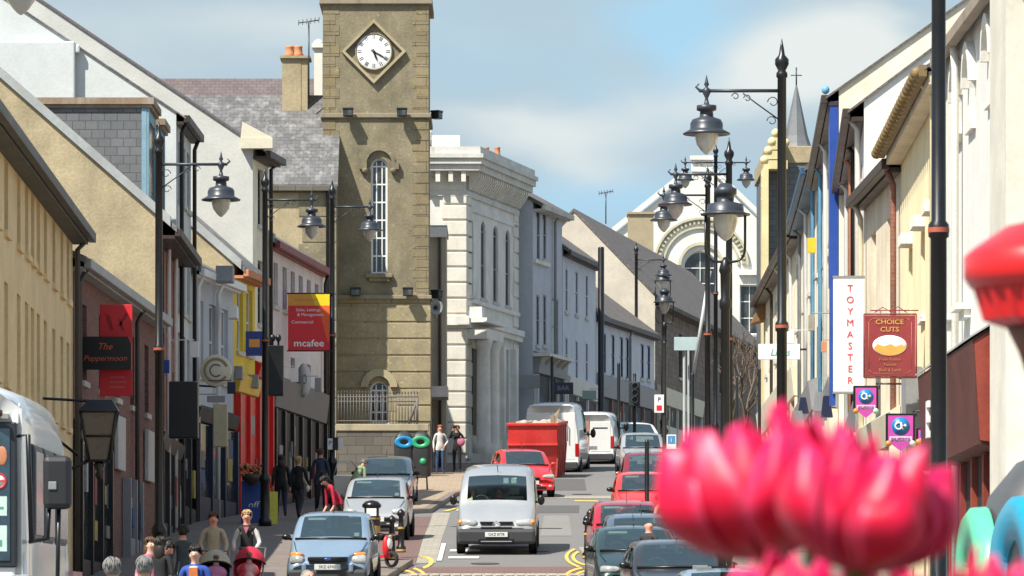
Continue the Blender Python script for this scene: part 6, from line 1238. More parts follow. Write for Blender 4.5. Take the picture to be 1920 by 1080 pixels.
# bollards, litter bin, benches, boards
goldp = mat('bollard_gold', (.55, .36, .10), .5)
def bollard(px, d, label):
    x = X(px, d); z = G(d); r = thing('bollard', label, 'bollard', (x, d, z), 'black bollards with gold bands beside the crossing')
    mb = MB(); mb.lathe([(.11, 0), (.11, .12), (.075, .16), (.065, .5), (.075, .52), (.075, .6), (.055, .64), (.055, .82), (.09, .84), (.09, .9), (.06, .95), (.001, 1.0)], (x, d, z), 14); b = mb.build('shaft', blackp, r)
    for z0, z1, rr in ((.02, .07, .113), (.53, .58, .079)): mb = MB(); mb.lathe([(rr, z0), (rr, z1)], (x, d, z), 14, cap=False); mb.build('gold_band', goldp, b)
bollard(735, 118, 'left of the two bollards beside the silver parked car'); bollard(752, 121.5, 'right of the two bollards, next to the pale sett strip'); bollard(1107, 121.5, 'bollard left of the crimson parked car'); bollard(1101, 118.5, 'bollard by the left headlight of the crimson car')
x, d = X(697, 117.6), 117.6; lb = thing('litter_bin', 'black round litter bin with gold bands and a white notice', 'litter bin', (x, d, G(d)))
z = G(d) + .35; mb = MB(); mb.lathe([(.10, -.35), (.10, -.1), (.14, -.05), (.17, .1), (.19, .62), (.16, .66), (.16, .80), (.21, .84), (.21, .89), (.14, .96), (.02, .99)], (x, d, z), 20); b = mb.build('drum', blackp, lb)
mb = MB(); mb.lathe([(.185, .25), (.19, .42)], (x, d, z), 20, cap=False); mb.lathe([(.193, .56), (.195, .60)], (x, d, z), 20, cap=False); mb.build('gold_band', goldp, b)
mb = MB(); mb.box((x - .11, d - .20, z + .63), (x + .11, d - .185, z + .80)); mb.build('white_notice', signw, b, bevel=.01)
def bench(x, d, rz, label):
    r = thing('bench', label, 'bench', (0, 0, 0)); w = .75
    for y, zz, tilt in ((0, .45, 0), (.14, .45, 0), (.28, .45, 0)): mb = MB(); mb.box((-w, y, zz), (w, y + .1, zz + .04)); mb.build('seat_slat', blackp, r)
    for zz in (.62, .78): mb = MB(); mb.box((-w, .36 + (zz - .6) * .3, zz), (w, .40 + (zz - .6) * .3, zz + .1)); mb.build('back_slat', blackp, r)
    for s in (-1, 1): mb = MB(); mb.tube([(s * w * .85, .02, 0), (s * w * .85, .04, .44), (s * w * .85, .36, .44), (s * w * .85, .46, .9)], .03, 6); mb.tube([(s * w * .85, .40, 0), (s * w * .85, .34, .44)], .03, 6); mb.build('leg', blackp, r)
    r.location = (x, d, G(d)); r.rotation_euler = (0, 0, rz)
bench(X(792, 168), 168, R(75), 'black slatted bench right of the silver car with its door open')
def aboard(px, d, label, m_, h=.85, w=.55, txt=None):
    r = thing('pavement_sign', label, 'pavement sign', (X(px, d), d, G(d))); x = X(px, d); z = G(d)
    for s in (-1, 1): mb = MB(); mb.add([(x - w / 2, d + s * .22, z), (x + w / 2, d + s * .22, z), (x + w / 2, d + s * .02, z + h), (x - w / 2, d + s * .02, z + h), (x - w / 2, d + s * .25, z), (x + w / 2, d + s * .25, z), (x + w / 2, d + s * .05, z + h), (x - w / 2, d + s * .05, z + h)], [(0, 1, 2, 3), (7, 6, 5, 4), (0, 4, 5, 1), (3, 2, 6, 7), (0, 3, 7, 4), (1, 5, 6, 2)]); b = mb.build('panel', m_, r)
    if txt: text(txt, .26, signw, b, (x, d - .17, z + h * .42), name='lettering', shear=.2)
    return r
aboard(475, 140, 'blue pavement sign with white writing below the orange flowers', mat('deep_blue', (.015, .06, .28), .5), h=1.1, w=.62, txt='off')
aboard(509, 138.5, 'yellow folding pavement sign beside the people in black coats', mat('acid_yellow', (.72, .66, .06), .5), h=.85, w=.32)
def flowers(px, py, d, label, colm, n=60, w=.35, leaf=True):
    c = P(px, py, d); r = thing('flower_basket', label, 'flowers', c); random.seed(px); mb = MB()
    mb.lathe([(.05, -.3), (w * .7, -.15), (w * .8, .0)], c, 14); mb.build('basket', brownp, r); mb = MB(); m2 = MB()
    for i in range(n): a = random.uniform(0, 6.28); q = random.random() ** .5 * w; p = c + Vector((q * math.cos(a), q * math.sin(a) * .6, random.uniform(-.05, .22))); (mb if i % 3 else m2).ball(p, random.uniform(.025, .05), 6, 4)
    mb.build('blossom', colm, r); m2.build('foliage', mat('leaf_green', (.05, .12, .03), .7), r)
flowers(472, 889, 139.5, 'basket of orange flowers above the blue pavement sign', mat('blossom_orange', (.62, .20, .10), .7))
# moped by the litter bin
mp = thing('moped', 'red and white moped parked between the blue car and the bollards', 'moped', (0, 0, 0))
for y in (-.6, .6): mb = MB(); mb.lathe([(.17, -.05), (.24, -.05), (.25, 0), (.24, .05), (.17, .05)], (0, y, .25), 18, axis='x', cap=False); mb.build('wheel', tyrem, mp)
mb = MB(); mb.ball((0, .35, .62), 1, 14, 8, sc=(.17, .42, .18)); mb.ball((0, -.42, .62), 1, 14, 8, sc=(.18, .12, .36)); mb.box((-.12, -.4, .3), (.12, .4, .38)); mb.build('body', sred, mp)
mb = MB(); mb.ball((0, .25, .80), 1, 12, 6, sc=(.14, .36, .07)); mb.build('saddle', blackp, mp); mb = MB(); mb.tube([(-.32, -.35, 1.02), (0, -.42, .98), (.32, -.35, 1.02)], .02, 6); mb.tube([(0, -.42, .98), (0, -.6, .3)], .03, 6); mb.build('handlebar', blackp, mp)
mb = MB(); mb.ball((0, -.53, .72), 1, 12, 7, sc=(.11, .05, .18)); mb.build('front_shield', signw, mp); lens(mp, 'headlight', 0, -.54, .92, .07, .05, .06, lightm)
d = 114.5; mp.location = (X(706, d), d, G(d)); mp.rotation_euler = (0, 0, R(50)); mp.scale = (.72, .72, .72)
# bare street tree
def bare_tree(px, d, label, h=5.5):
    r = thing('street_tree', label, 'tree', (X(px, d), d, G(d))); random.seed(5); base = Vector((X(px, d), d, G(d))); mb = MB(); tw_ = MB()
    def grow(p, dr, ln, rad, lv, m_):
        q = p + dr * ln; m_.tube([p, (p + q) / 2 + Vector((random.uniform(-.05, .05), 0, 0)), q], [rad, rad * .85, rad * .7], 5, cap=False)
        if lv == 0: return
        for k in range(3 if lv > 1 else 4):
            nd = (dr + Vector((random.uniform(-.7, .7), random.uniform(-.7, .7), random.uniform(-.1, .5)))).normalized(); grow(p + (q - p) * random.uniform(.6, 1), nd, ln * random.uniform(.6, .8), rad * .6, lv - 1, tw_)
    grow(base, Vector((0, 0, 1)), h * .38, .09, 4, mb); bark = mat('bark', (.12, .09, .07), .9); mb.build('trunk', bark, r); tw_.build('crown', mat('twig', (.16, .12, .09), .9), r)
bare_tree(1375, 215, 'leafless twiggy street tree before the old stone building')
bare_tree(1398, 200, 'second leafless street tree just right of the thin dark pole', 5.0)

for px, py, w, h, d, m_, nm in ((356, 640, 16, 30, 131, whitep, 'thin white board on the tall dark windowed house'), (388, 742, 34, 12, 134, greyp, 'small grey box under the round C sign'), (426, 716, 16, 22, 137, darkblue, 'navy board left of the yellow shop front'), (545, 690, 14, 26, 151, whitep, 'small white sign beneath the red and yellow banner'), (590, 708, 12, 26, 154, greyp, 'grey sign right of the oval sign'), (1092, 732, 26, 16, 213, mat('sage_board', (.42, .52, .46), .6), 'pale sage board by the tall white van'), (1078, 752, 20, 14, 211, POST[5], 'small grey board above the white vans'), (1475, 622, 14, 22, 135, whitep, 'small white board high on the far cream facade'), (1516, 590, 12, 30, 128, POST[0], 'cream board on the light blue striped facade'), (1540, 640, 10, 20, 122, orangep, 'small orange board right of the light blue strips')):
    mb = MB(); mb.box((X(px, d), d, Zp(py + h, d)), (X(px + w, d), d + .12, Zp(py, d))); mb.tube([(X(px + w / 2, d), d + .06, Zp(py - 3, d)), (X(px + (0 if px < 960 else w), d) + (-.5 if px < 960 else .5), d + .06, Zp(py - 3, d))], .015, 5); tag(mb.build('hanging_board', m_, bevel=.01), nm, 'sign board')
# ---------------------------------------------------------------- people
def seg_d(p, a, b):
    ab = b - a; t = max(0, min(1, (p - a).dot(ab) / max(ab.length_squared, 1e-9))); return (p - (a + ab * t)).length
clothm = {}
def cloth(n, c, r=.85): return mat('cloth_' + n, c, r, var=.2, bump=.2)
hairm = {'dark': mat('hair_dark', (.02, .014, .01), .5), 'brown': mat('hair_brown', (.09, .045, .022), .5), 'blond': mat('hair_blond', (.50, .33, .14), .55), 'grey': mat('hair_grey', (.28, .27, .25), .7, var=.3), 'ginger': mat('hair_ginger', (.36, .11, .03), .5)}
eyem = mat('eye_dark', (.02, .015, .012), .3); lipm = mat('lips', (.42, .12, .10), .5)
POSE = {
 'stand': dict(),
 'relaxed': dict(el=(.235, .02, 1.13), wl=(.25, -.03, .88), er=(-.235, .03, 1.13), wr=(-.24, -.05, .88), kl=(.11, -.03, .50), al=(.12, .02, .08)),
 'walk': dict(el=(.22, .10, 1.14), wl=(.23, .06, .90), er=(-.22, -.06, 1.14), wr=(-.22, -.22, .95), kl=(.10, -.14, .52), al=(.10, -.24, .10), kr=(-.10, .03, .48), ar=(-.10, .26, .14)),
 'push': dict(el=(.24, -.02, 1.14), wl=(.20, -.30, 1.02), er=(-.24, -.02, 1.14), wr=(-.20, -.30, 1.02), kl=(.10, -.12, .52), al=(.10, -.16, .09), kr=(-.10, .02, .48), ar=(-.10, .2, .12)),
 'photo': dict(el=(.26, -.10, 1.26), wl=(.10, -.24, 1.52), er=(-.26, -.10, 1.26), wr=(-.10, -.24, 1.52)),
 'hip': dict(el=(.30, .08, 1.16), wl=(.17, -.06, 1.0), er=(-.235, .02, 1.13), wr=(-.24, -.05, .9)),
 'fold': dict(el=(.25, -.02, 1.15), wl=(.02, -.20, 1.14), er=(-.25, -.02, 1.15), wr=(-.02, -.22, 1.18)),
 'sit': dict(sit=1, el=(.23, -.06, 1.16), wl=(.16, -.34, 1.08), er=(-.23, -.06, 1.16), wr=(-.16, -.34, 1.08)),
 'bend': dict(lean=.75, el=(.22, -.30, 1.0), wl=(.20, -.55, .95), er=(-.22, -.30, 1.0), wr=(-.18, -.55, .95)),
}
def person(label, px, d, rz, pose='relaxed', top=None, legs=None, hair='brown', hl='short', h=1.7, shoe=None, skin=None, sleeves='long', coat=.82, group=None, bulk=1.0, bald=False, arms=None, z=None, extra=None, xw=None, hat=None):
    q = {k: Vector(v) if isinstance(v, tuple) else v for k, v in POSE[pose].items()}
    root = thing('person', label, 'person', (0, 0, 0), group); skin = skin or skinm; shoe = shoe or cloth('shoe', (.03, .025, .02), .6)
    sit = q.get('sit'); lean = q.get('lean', 0)
    J = dict(pel=Vector((0, 0, .95)), waist=Vector((0, -.005, 1.10)), chest=Vector((0, .0, 1.30)), ub=Vector((0, .005, 1.41)), nk=Vector((0, .0, 1.49)), hb=Vector((0, -.012, 1.555)), hm=Vector((0, -.012, 1.62)), ht=Vector((0, -.0, 1.68)), nose=Vector((0, -.125, 1.595)))
    V = []; E = []; Rr = []; L_ = []; idx = {}
    def vert(k, p, r, par=None, lab='top'):
        idx[k] = len(V); V.append(Vector(p)); Rr.append(r if isinstance(r, tuple) else (r, r))
        if par is not None: E.append((idx[par], idx[k])); L_.append((idx[par], idx[k], lab))
    b = bulk
    vert('pel', J['pel'], (.155 * b, .115 * b)); vert('waist', J['waist'], (.135 * b, .105 * b), 'pel', 'top'); vert('chest', J['chest'], (.155 * b, .115 * b), 'waist'); vert('ub', J['ub'], (.12, .085), 'chest'); vert('nk', J['nk'], .055, 'ub', 'neck')
    vert('hb', J['hb'], (.068, .08), 'nk', 'skin'); vert('hm', J['hm'], (.080, .098), 'hb', 'skin'); vert('ht', J['ht'], (.062, .075), 'hm', 'skin')
    vert('nose', J['nose'], .012, 'hm', 'skin')
    for s, n in ((1, 'l'), (-1, 'r')):
        vert('ear' + n, (s * .092, .005, 1.605), .014, 'hm', 'skin')
        E_ = q.get('e' + n, Vector((s * .23, .02, 1.13))); W_ = q.get('w' + n, Vector((s * .24, -.04, .88)))
        vert('sh' + n, (s * .158 * (b * .5 + .5), .0, 1.395), (.056 * b, .056 * b), 'ub'); vert('el' + n, E_, .043 * b, 'sh' + n, 'arm'); vert('wr' + n, W_, .032, 'el' + n, 'fore')
        dr = (W_ - E_).normalized(); sd = dr.cross(Vector((0, 1, 0))); sd = sd.normalized() if sd.length > .3 else Vector((0, 0, 1)); cu = dr.cross(sd).normalized()
        if cu.y > 0: cu = -cu
        sd = Vector((0, 1, 0)) if abs(dr.z) > .8 else sd
        vert('pm' + n, W_ + dr * .06, (.036, .018), 'wr' + n, 'skin')
        for fi, (off, ln) in enumerate(((-.030, .062), (-.010, .074), (.010, .070), (.029, .055))):
            b0 = W_ + dr * .085 + sd * off; vert('f%d' % fi + n, b0, .0095, 'pm' + n, 'skin'); vert('g%d' % fi + n, b0 + dr * ln * .55 + cu * .008, .0085, 'f%d' % fi + n, 'skin'); vert('h%d' % fi + n, b0 + dr * ln + cu * .026, .007, 'g%d' % fi + n, 'skin')
        t0 = W_ + dr * .035 + sd * -.035 + cu * .01; vert('t0' + n, t0, .011, 'pm' + n, 'skin'); vert('t1' + n, t0 + dr * .035 + sd * -.018 + cu * .012, .009, 't0' + n, 'skin')
        if sit: K_ = Vector((s * .13, -.42, .93)); A_ = Vector((s * .12, -.46, .52))
        else: K_ = q.get('k' + n, Vector((s * .105, -.01, .50))); A_ = q.get('a' + n, Vector((s * .11, .03, .08)))
        vert('hip' + n, (s * .095, 0, .90), (.098 * b, .10 * b), 'pel', 'leg'); vert('kn' + n, K_, .062 * b, 'hip' + n, 'leg'); vert('an' + n, A_, .042, 'kn' + n, 'leg'); vert('to' + n, A_ + Vector((s * .02, -.16, -.045)), (.042, .03), 'an' + n, 'shoe')
    if lean:
        Mx = Matrix.Translation((0, 0, .95)) @ Matrix.Rotation(lean, 4, 'X') @ Matrix.Translation((0, 0, -.95))
        for k, i in idx.items():
            if not any(k.startswith(t) for t in ('pel', 'hip', 'kn', 'an', 'to')): V[i] = Mx @ V[i]
    me = bpy.data.meshes.new('tmp'); me.from_pydata(V, E, []); o = bpy.data.objects.new('tmp', me); COL.objects.link(o)
    sk = o.modifiers.new('skin', 'SKIN'); sk.use_smooth_shade = True; sk.branch_smoothing = .4
    for i, r in enumerate(Rr): me.skin_vertices[0].data[i].radius = r
    me.skin_vertices[0].data[0].use_root = True
    ss = o.modifiers.new('s', 'SUBSURF'); ss.levels = 1
    dg = bpy.context.evaluated_depsgraph_get(); ev = bpy.data.meshes.new_from_object(o.evaluated_get(dg)); bpy.data.objects.remove(o)
    mats = [skin, top, legs, shoe, arms or top]; ev.materials.clear(); [ev.materials.append(m_) for m_ in mats]
    for p in ev.polygons:
        c = p.center; best = min(L_, key=lambda t: seg_d(c, V[t[0]], V[t[1]]) - .3 * min(Rr[t[1]][0], Rr[t[0]][0])); lab = best[2]
        m_ = {'skin': 0, 'neck': 0 if c.z > 1.455 or lean else 1, 'top': 1, 'fore': 4 if sleeves == 'long' else 0, 'arm': 4, 'leg': 1 if (c.z > coat and not sit) else 2, 'shoe': 3}[lab]
        p.material_index = m_; p.use_smooth = True
    bo = bpy.data.objects.new('body', ev); COL.objects.link(bo); bo.parent = root
    Hm = (Mx if lean else Matrix.Identity(4))
    def child(mb, name, m_): mb.xf(Hm); return mb.build(name, m_, root)
    if not bald or hair == 'grey':
        mb = MB(); seg, rg = 16, 12; vs = []; fs = []
        for j in range(rg + 1):
            for i in range(seg):
                t = math.pi * j / rg; a = 2 * math.pi * i / seg; vs.append((.093 * math.sin(t) * math.cos(a) * (1 + .05 * math.sin(5 * a + t * 3)), .110 * math.sin(t) * math.sin(a) + .010, .108 * math.cos(t) * (1 + .04 * math.sin(3 * a)) + 1.636))
        for j in range(rg):
            for i in range(seg):
                ids = (j * seg + i, j * seg + (i + 1) % seg, (j + 1) * seg + (i + 1) % seg, (j + 1) * seg + i); cy = sum(vs[k][1] for k in ids) / 4; cz = sum(vs[k][2] for k in ids) / 4
                if cz < 1.565 - (.0 if hl == 'short' else .06) or (cy < -.02 and cz < 1.672 + .01 * math.sin(ids[0] * 2.1)) : continue
                fs.append(ids)
        mb.add(vs, fs, 0, True)
        if hl == 'long': mb.ball((0, .055, 1.52), 1, 14, 9, sc=(.10, .065, .15))
        if hl == 'tail': mb.ball((0, .13, 1.58), 1, 10, 7, sc=(.035, .05, .10))
        if bald: mb.v = [Vector((v.x, v.y + .02, v.z - .055)) for v in mb.v]
        rs_ = random.Random(len(label) * 7 + int(px))
        if not bald:
            for q_ in range(70):
                a = rs_.uniform(0, 2 * math.pi); t0 = rs_.uniform(.15, 1.1); pts = []
                for j in range(4):
                    t = t0 + j * .28; x_, y_, z_ = math.sin(t) * math.cos(a), math.sin(t) * math.sin(a), math.cos(t)
                    if (y_ < -.15 and 1.636 + .112 * z_ < 1.672) or 1.636 + .112 * z_ < 1.575: break
                    pts.append((.098 * x_ + rs_.uniform(-.006, .006), .115 * y_ + .010, .112 * z_ + 1.636 + rs_.uniform(-.004, .006)))
                if len(pts) > 1: mb.tube(pts, [.011, .010, .008, .004][:len(pts)], 4)
        child(mb, 'hair', hairm[hair])
    mb = MB()
    for s in (-1, 1): mb.ball((s * .030, -.100, 1.618), .007, 8, 6, sc=(1.4, .6, .8))
    child(mb, 'eyes', eyem)
    mb = MB(); mb.ball((0, -.093, 1.555), 1, 10, 6, sc=(.024, .010, .008)); child(mb, 'mouth', lipm)
    if extra: extra(root, child)
    s_ = h / 1.74; zz = G(d) if z is None else z
    root.location = (X(px, d) if xw is None else xw, d, zz); root.rotation_euler = (0, 0, rz); root.scale = (s_, s_, s_); return root
black_c = cloth('black', (.012, .012, .014)); navy = cloth('navy', (.015, .03, .08)); jean = cloth('jeans', (.05, .10, .22)); greyt = cloth('charcoal', (.04, .042, .046)); creamc = cloth('cream', (.50, .46, .36)); whitec_ = cloth('white', (.75, .74, .70)); redc = cloth('red_top', (.62, .02, .06)); bluec = cloth('blue_cardigan', (.03, .09, .42)); beigec = cloth('beige_knit', (.52, .42, .29)); olive = cloth('olive', (.07, .07, .05)); purplec = cloth('purple', (.12, .07, .35)); pinkc = cloth('pink', (.60, .18, .28)); tealc = cloth('dull_blue_jacket', (.02, .05, .09)); brownc = cloth('brown', (.05, .03, .022)); orangec = cloth('orange_top', (.72, .20, .05))
GP = 'people on the left pavement'
def bag(m_, p, s=(.13, .07, .16)):
    def f(root, child): mb = MB(); mb.ball(p, 1, 12, 8, sc=s); mb.tube([(p[0], p[1], p[2] + s[2] * .8), (p[0] * .5, p[1], p[2] + s[2] + .22)], .012, 5); child(mb, 'bag', m_)
    return f
def apron(root, child):
    mb = MB(); mb.prism([(-.05, 1.43), (.05, 1.43), (.0, 1.30)], -.131, -.118, lambda u, n, z: Vector((u, n, z))); child(mb, 'neckline', pinkc)
def whitesleeves(root, child):
    apron(root, child)
def orangefront(root, child):
    mb = MB(); mb.prism([(-.06, 1.42), (.06, 1.42), (.075, 1.0), (-.075, 1.0)], -.150, -.120, lambda u, n, z: Vector((u, n, z))); child(mb, 'orange_top', orangec); mb = MB(); mb.ball((0, -.11, 1.42), 1, 10, 6, sc=(.07, .04, .025)); child(mb, 'white_collar', whitec_)
def camera_(root, child):
    mb = MB(); mb.box((-.07, -.36, 1.60), (.07, -.30, 1.70)); mb.lathe([(.03, 0), (.03, -.05)], (0, -.36, 1.65), 10, axis='y'); child(mb, 'camera', black_c)
    mb = MB(); mb.ball((.17, -.08, 1.12), 1, 12, 8, sc=(.15, .09, .17)); child(mb, 'pink_bag', pinkc)
person('woman in a white top and jeans standing before the bank, left of the couple', 825, 186.5, R(10), 'hip', whitec_, jean, 'ginger', 'long', h=1.68)
person('woman in black with a pink bag holding a camera to her face', 857, 187.0, R(-14), 'photo', black_c, black_c, 'ginger', 'short', h=1.68, extra=camera_)
person('balding man in a pale shirt at the back of the pavement group', 586, 165, R(20), 'relaxed', creamc, jean, 'brown', 'short', h=1.78, skin=skinm2, group=GP, sleeves='short', bald=True)
person('woman in a white and lilac top beside the balding man', 570, 162, R(30), 'fold', whitec_, navy, 'brown', 'long', h=1.66, group=GP, skin=skinm2)
person('person seen from behind in a blue jacket near the banner lamp post', 601, 150, R(172), 'relaxed', tealc, black_c, 'brown', 'short', h=1.76, group=GP, coat=.75, bulk=1.12)
person('woman in a black jacket and charcoal trousers walking away', 560, 142.5, R(160), 'walk', black_c, greyt, 'blond', 'short', h=1.7, group=GP, coat=.8, bulk=1.05, extra=bag(whitec_, (-.27, .0, .86), (.06, .05, .09)))
person('dark haired person in a black coat next to the yellow pavement sign', 527, 143.5, R(185), 'walk', black_c, navy, 'dark', 'long', h=1.72, group=GP, coat=.72, bulk=1.1)
person('person in dark clothes bending between the group and the woman in red', 617, 134, R(200), 'bend', black_c, black_c, 'dark', 'long', h=1.66, group=GP)
person('woman in a bright red top leaning over the silver parked car', 641, 129.5, R(-60), 'bend', redc, brownc, 'dark', 'tail', h=1.6, group=GP, sleeves='short', xw=X(636, 129.5))
person('grey haired person leaning into the open door of the silver car', 652, 151, R(140), 'bend', cloth('light_green', (.32, .42, .22)), greyt, 'grey', 'short', h=1.62, skin=skinm2, xw=X(664, 151))
person('fair haired woman in a black top with white sleeves pushing a red pushchair', 463, 97, R(-4), 'push', black_c, navy, 'blond', 'short', h=1.72, extra=whitesleeves, arms=whitec_, skin=skinm2)
person('brown haired woman in a beige knit pushing a pale pushchair', 400, 95.5, R(6), 'push', beigec, navy, 'brown', 'short', h=1.72, skin=skinm2, bulk=1.08)
person('dark haired woman in a blue cardigan over an orange top', 366, 72.5, R(-8), 'relaxed', bluec, greyt, 'dark', 'short', h=1.66, extra=orangefront, bulk=1.12)
person('person in a grey jacket with dark hair by the cream shop pillar', 343, 89, R(200), 'relaxed', cloth('slate_jacket', (.06, .075, .085)), black_c, 'dark', 'short', h=1.68)
person('long haired girl in a black top left of the blue cardigan', 302, 80, R(150), 'relaxed', black_c, navy, 'dark', 'long', h=1.66, sleeves='short')
person('girl in a pink top with brown hair at the brick wall', 282, 82, R(30), 'relaxed', pinkc, navy, 'brown', 'long', h=1.62, sleeves='short')
person('person in a purple top bending by the brick wall', 262, 83, R(110), 'bend', purplec, black_c, 'dark', 'short', h=1.75, skin=skinm2)
person('grey haired man whose head shows left of the silver car roof', 211, 53, R(170), 'relaxed', olive, greyt, 'grey', 'short', h=1.60)
person('second grey haired head just above the silver car roof', 271, 55.5, R(175), 'relaxed', brownc, greyt, 'grey', 'short', h=1.62)
person('bald man crossing in front of the pale blue hatchback', 578, 59, R(25), 'walk', cloth('tan_coat', (.3, .22, .14)), greyt, 'grey', 'short', h=1.52, bald=True, skin=skinm2)
person('bald man whose head rises between the dark cars on the right', 1216, 97.5, R(150), 'relaxed', greyt, greyt, 'ginger', 'short', h=1.66, bald=True, skin=skinm2, z=G(97.5) - .12)
person('brown haired person with bare arm beside the crimson car', 1238, 113.5, R(60), 'relaxed', cloth('cream_top', (.6, .5, .34)), greyt, 'brown', 'short', h=1.64, sleeves='short')
person('driver with fair hair inside the silver van', 889, 125.0, R(0), 'sit', yellowc, greyt, 'blond', 'short', h=1.7, z=G(125) - .33)
person('passenger in a red top inside the silver van', 935, 125.2, R(0), 'sit', redc, greyt, 'brown', 'short', h=1.7, z=G(125) - .33)
person('dark haired driver inside the orange red hatchback', 1228, 139.8, R(0), 'sit', black_c, greyt, 'dark', 'short', h=1.65, z=G(139.8) - .55)
person('driver with grey hair inside the silver car with its door open', 706, 156.0, R(0), 'sit', olive, greyt, 'grey', 'short', h=1.6, z=G(156) - .5)
# pushchairs
def pram(label, px, d, rz, hoodm, seatm_, padm, hoodup=True):
    r = thing('pushchair', label, 'pushchair', (0, 0, 0), 'pushchairs on the left pavement'); fm_ = mat('pushchair_frame', (.25, .25, .26), .4, metal=.5)
    mb = MB()
    for s in (-1, 1): mb.tube([(s * .22, .42, 1.0), (s * .22, .1, .62), (s * .22, -.38, .12)], .014, 6); mb.tube([(s * .22, .05, .58), (s * .22, .34, .12)], .014, 6)
    mb.tube([(-.22, .42, 1.0), (.22, .42, 1.0)], .018, 6); mb.tube([(-.22, -.38, .12), (.22, -.38, .12)], .012, 6); mb.build('frame', fm_, r)
    for s in (-1, 1):
        for y in (-.38, .34): mb = MB(); mb.lathe([(.05, -.02), (.09, -.02), (.10, 0), (.09, .02), (.05, .02)], (s * .25, y, .10), 14, axis='x'); mb.build('wheel', tyrem, r)
    mb = MB(); mb.add([(-.2, .2, .85), (.2, .2, .85), (.2, .02, .45), (-.2, .02, .45), (-.2, -.28, .50), (.2, -.28, .50), (-.17, -.36, .2), (.17, -.36, .2), (-.23, .12, .86), (-.23, -.2, .62), (.23, .12, .86), (.23, -.2, .62)], [(0, 1, 2, 3), (3, 2, 5, 4), (4, 5, 7, 6), (0, 3, 9, 8), (3, 4, 9), (1, 10, 11, 2), (2, 11, 5)]); mb.build('seat', seatm_, r, subsurf=1)
    mb = MB(); seg = 14; vs = []; fs = []
    for j in range(8):
        for i in range(seg + 1): t = R(18) + R(100) * j / 7; a = math.pi * i / seg; vs.append((.25 * math.cos(a), .16 - .34 * math.sin(a) * math.cos(t), .72 + .30 * math.sin(a) * math.sin(t)))
    for j in range(7):
        for i in range(seg): fs.append((j * (seg + 1) + i, j * (seg + 1) + i + 1, (j + 1) * (seg + 1) + i + 1, (j + 1) * (seg + 1) + i))
    mb.add(vs, fs, 0, True); mb.build('hood', hoodm, r)
    mb = MB(); mb.tube([(.25 * math.cos(math.pi * i / 14), .16 - .34 * math.sin(math.pi * i / 14) * math.cos(R(18)), .72 + .30 * math.sin(math.pi * i / 14) * math.sin(R(18))) for i in range(15)], .016, 6); mb.build('hood_rim', black_c, r)
    mb = MB(); mb.ball((0, -.10, .60), 1, 14, 9, sc=(.19, .16, .15)); mb.ball((0, -.25, .42), 1, 12, 8, sc=(.16, .10, .18)); mb.build('blanket', padm, r)
    r.location = (X(px, d), d, G(d)); r.rotation_euler = (0, 0, rz); r.scale = (1.12, 1.1, 1.08); return r
pram('pale pushchair with dark hood rim and pink blanket', 404, 94.3, R(4), creamc, black_c, cloth('baby_pink', (.62, .22, .42))); pram('red pushchair with white and red patterned cover', 466, 95.8, R(-5), redc, redc, mat('patterned_cover', (.60, .03, .05), .8, stain=.9, stainc=(.75, .72, .7)))
def baby(label, px, d, z, m_):
    r = thing('baby', label, 'baby', (0, 0, 0)); V = [(0, 0, 0), (0, 0, .16), (0, 0, .22), (0, -.005, .30), (0, 0, .36), (.09, -.02, .15), (.14, -.10, .08), (-.09, -.02, .15), (-.14, -.10, .08), (.06, -.14, -.02), (.07, -.16, -.16), (-.06, -.14, -.02), (-.07, -.16, -.16)]
    E = [(0, 1), (1, 2), (2, 3), (3, 4), (1, 5), (5, 6), (1, 7), (7, 8), (0, 9), (9, 10), (0, 11), (11, 12)]; Rr = [.08, .075, .035, .07, .055, .035, .025, .035, .025, .045, .03, .045, .03]
    me = bpy.data.meshes.new('tmp'); me.from_pydata(V, E, []); o = bpy.data.objects.new('tmp', me); COL.objects.link(o); o.modifiers.new('skin', 'SKIN')
    for i, q in enumerate(Rr): me.skin_vertices[0].data[i].radius = (q, q)
    o.modifiers.new('s', 'SUBSURF').levels = 1; dg = bpy.context.evaluated_depsgraph_get(); ev = bpy.data.meshes.new_from_object(o.evaluated_get(dg)); bpy.data.objects.remove(o)
    ev.materials.clear(); ev.materials.append(m_); ev.materials.append(skinm)
    for p in ev.polygons: p.use_smooth = True; p.material_index = 1 if p.center.z > .22 else 0
    bo = bpy.data.objects.new('body', ev); COL.objects.link(bo); bo.parent = r; mb = MB(); mb.ball((0, .015, .335), 1, 12, 8, sc=(.075, .08, .07)); mb.build('hair', hairm['brown'], r); mb = MB(); [mb.ball((s * .025, -.068, .31), .009, 6, 4) for s in (-1, 1)]; mb.build('eyes', eyem, r)
    r.location = (X(px, d), d, z); return r
baby('baby in pink lying back in the pale pushchair', 405, 94.2, G(94.2) + .60, cloth('baby_rose', (.60, .25, .4))); baby('small child sitting in the red pushchair', 467, 95.7, G(95.7) + .60, whitec_)
# open car door
mb = MB(); mb.prism([(0, .25), (.95, .25), (1.0, .9), (.98, .95), (.05, .95)], -.03, .03, lambda u, n, z: Vector((-u, n, z))); mb.xf(Matrix.Translation((X(684, 155), 155.2, G(155) - .1)) @ Matrix.Rotation(R(24), 4, 'Z')); dr = thing('open_car_door', 'open silver car door on the pavement side of the parked car', 'car door', (X(684, 155), 155.2, G(155))); mb.build('panel', silver, dr, bevel=.02)
mb = MB(); mb.tube([(-.05, 0, .95), (-.42, 0, 1.38), (-.85, 0, 1.36), (-.98, 0, .95)], .022, 6); mb.xf(Matrix.Translation((X(684, 155), 155.2, G(155) - .1)) @ Matrix.Rotation(R(24), 4, 'Z')); mb.build('window_frame', silver, dr)

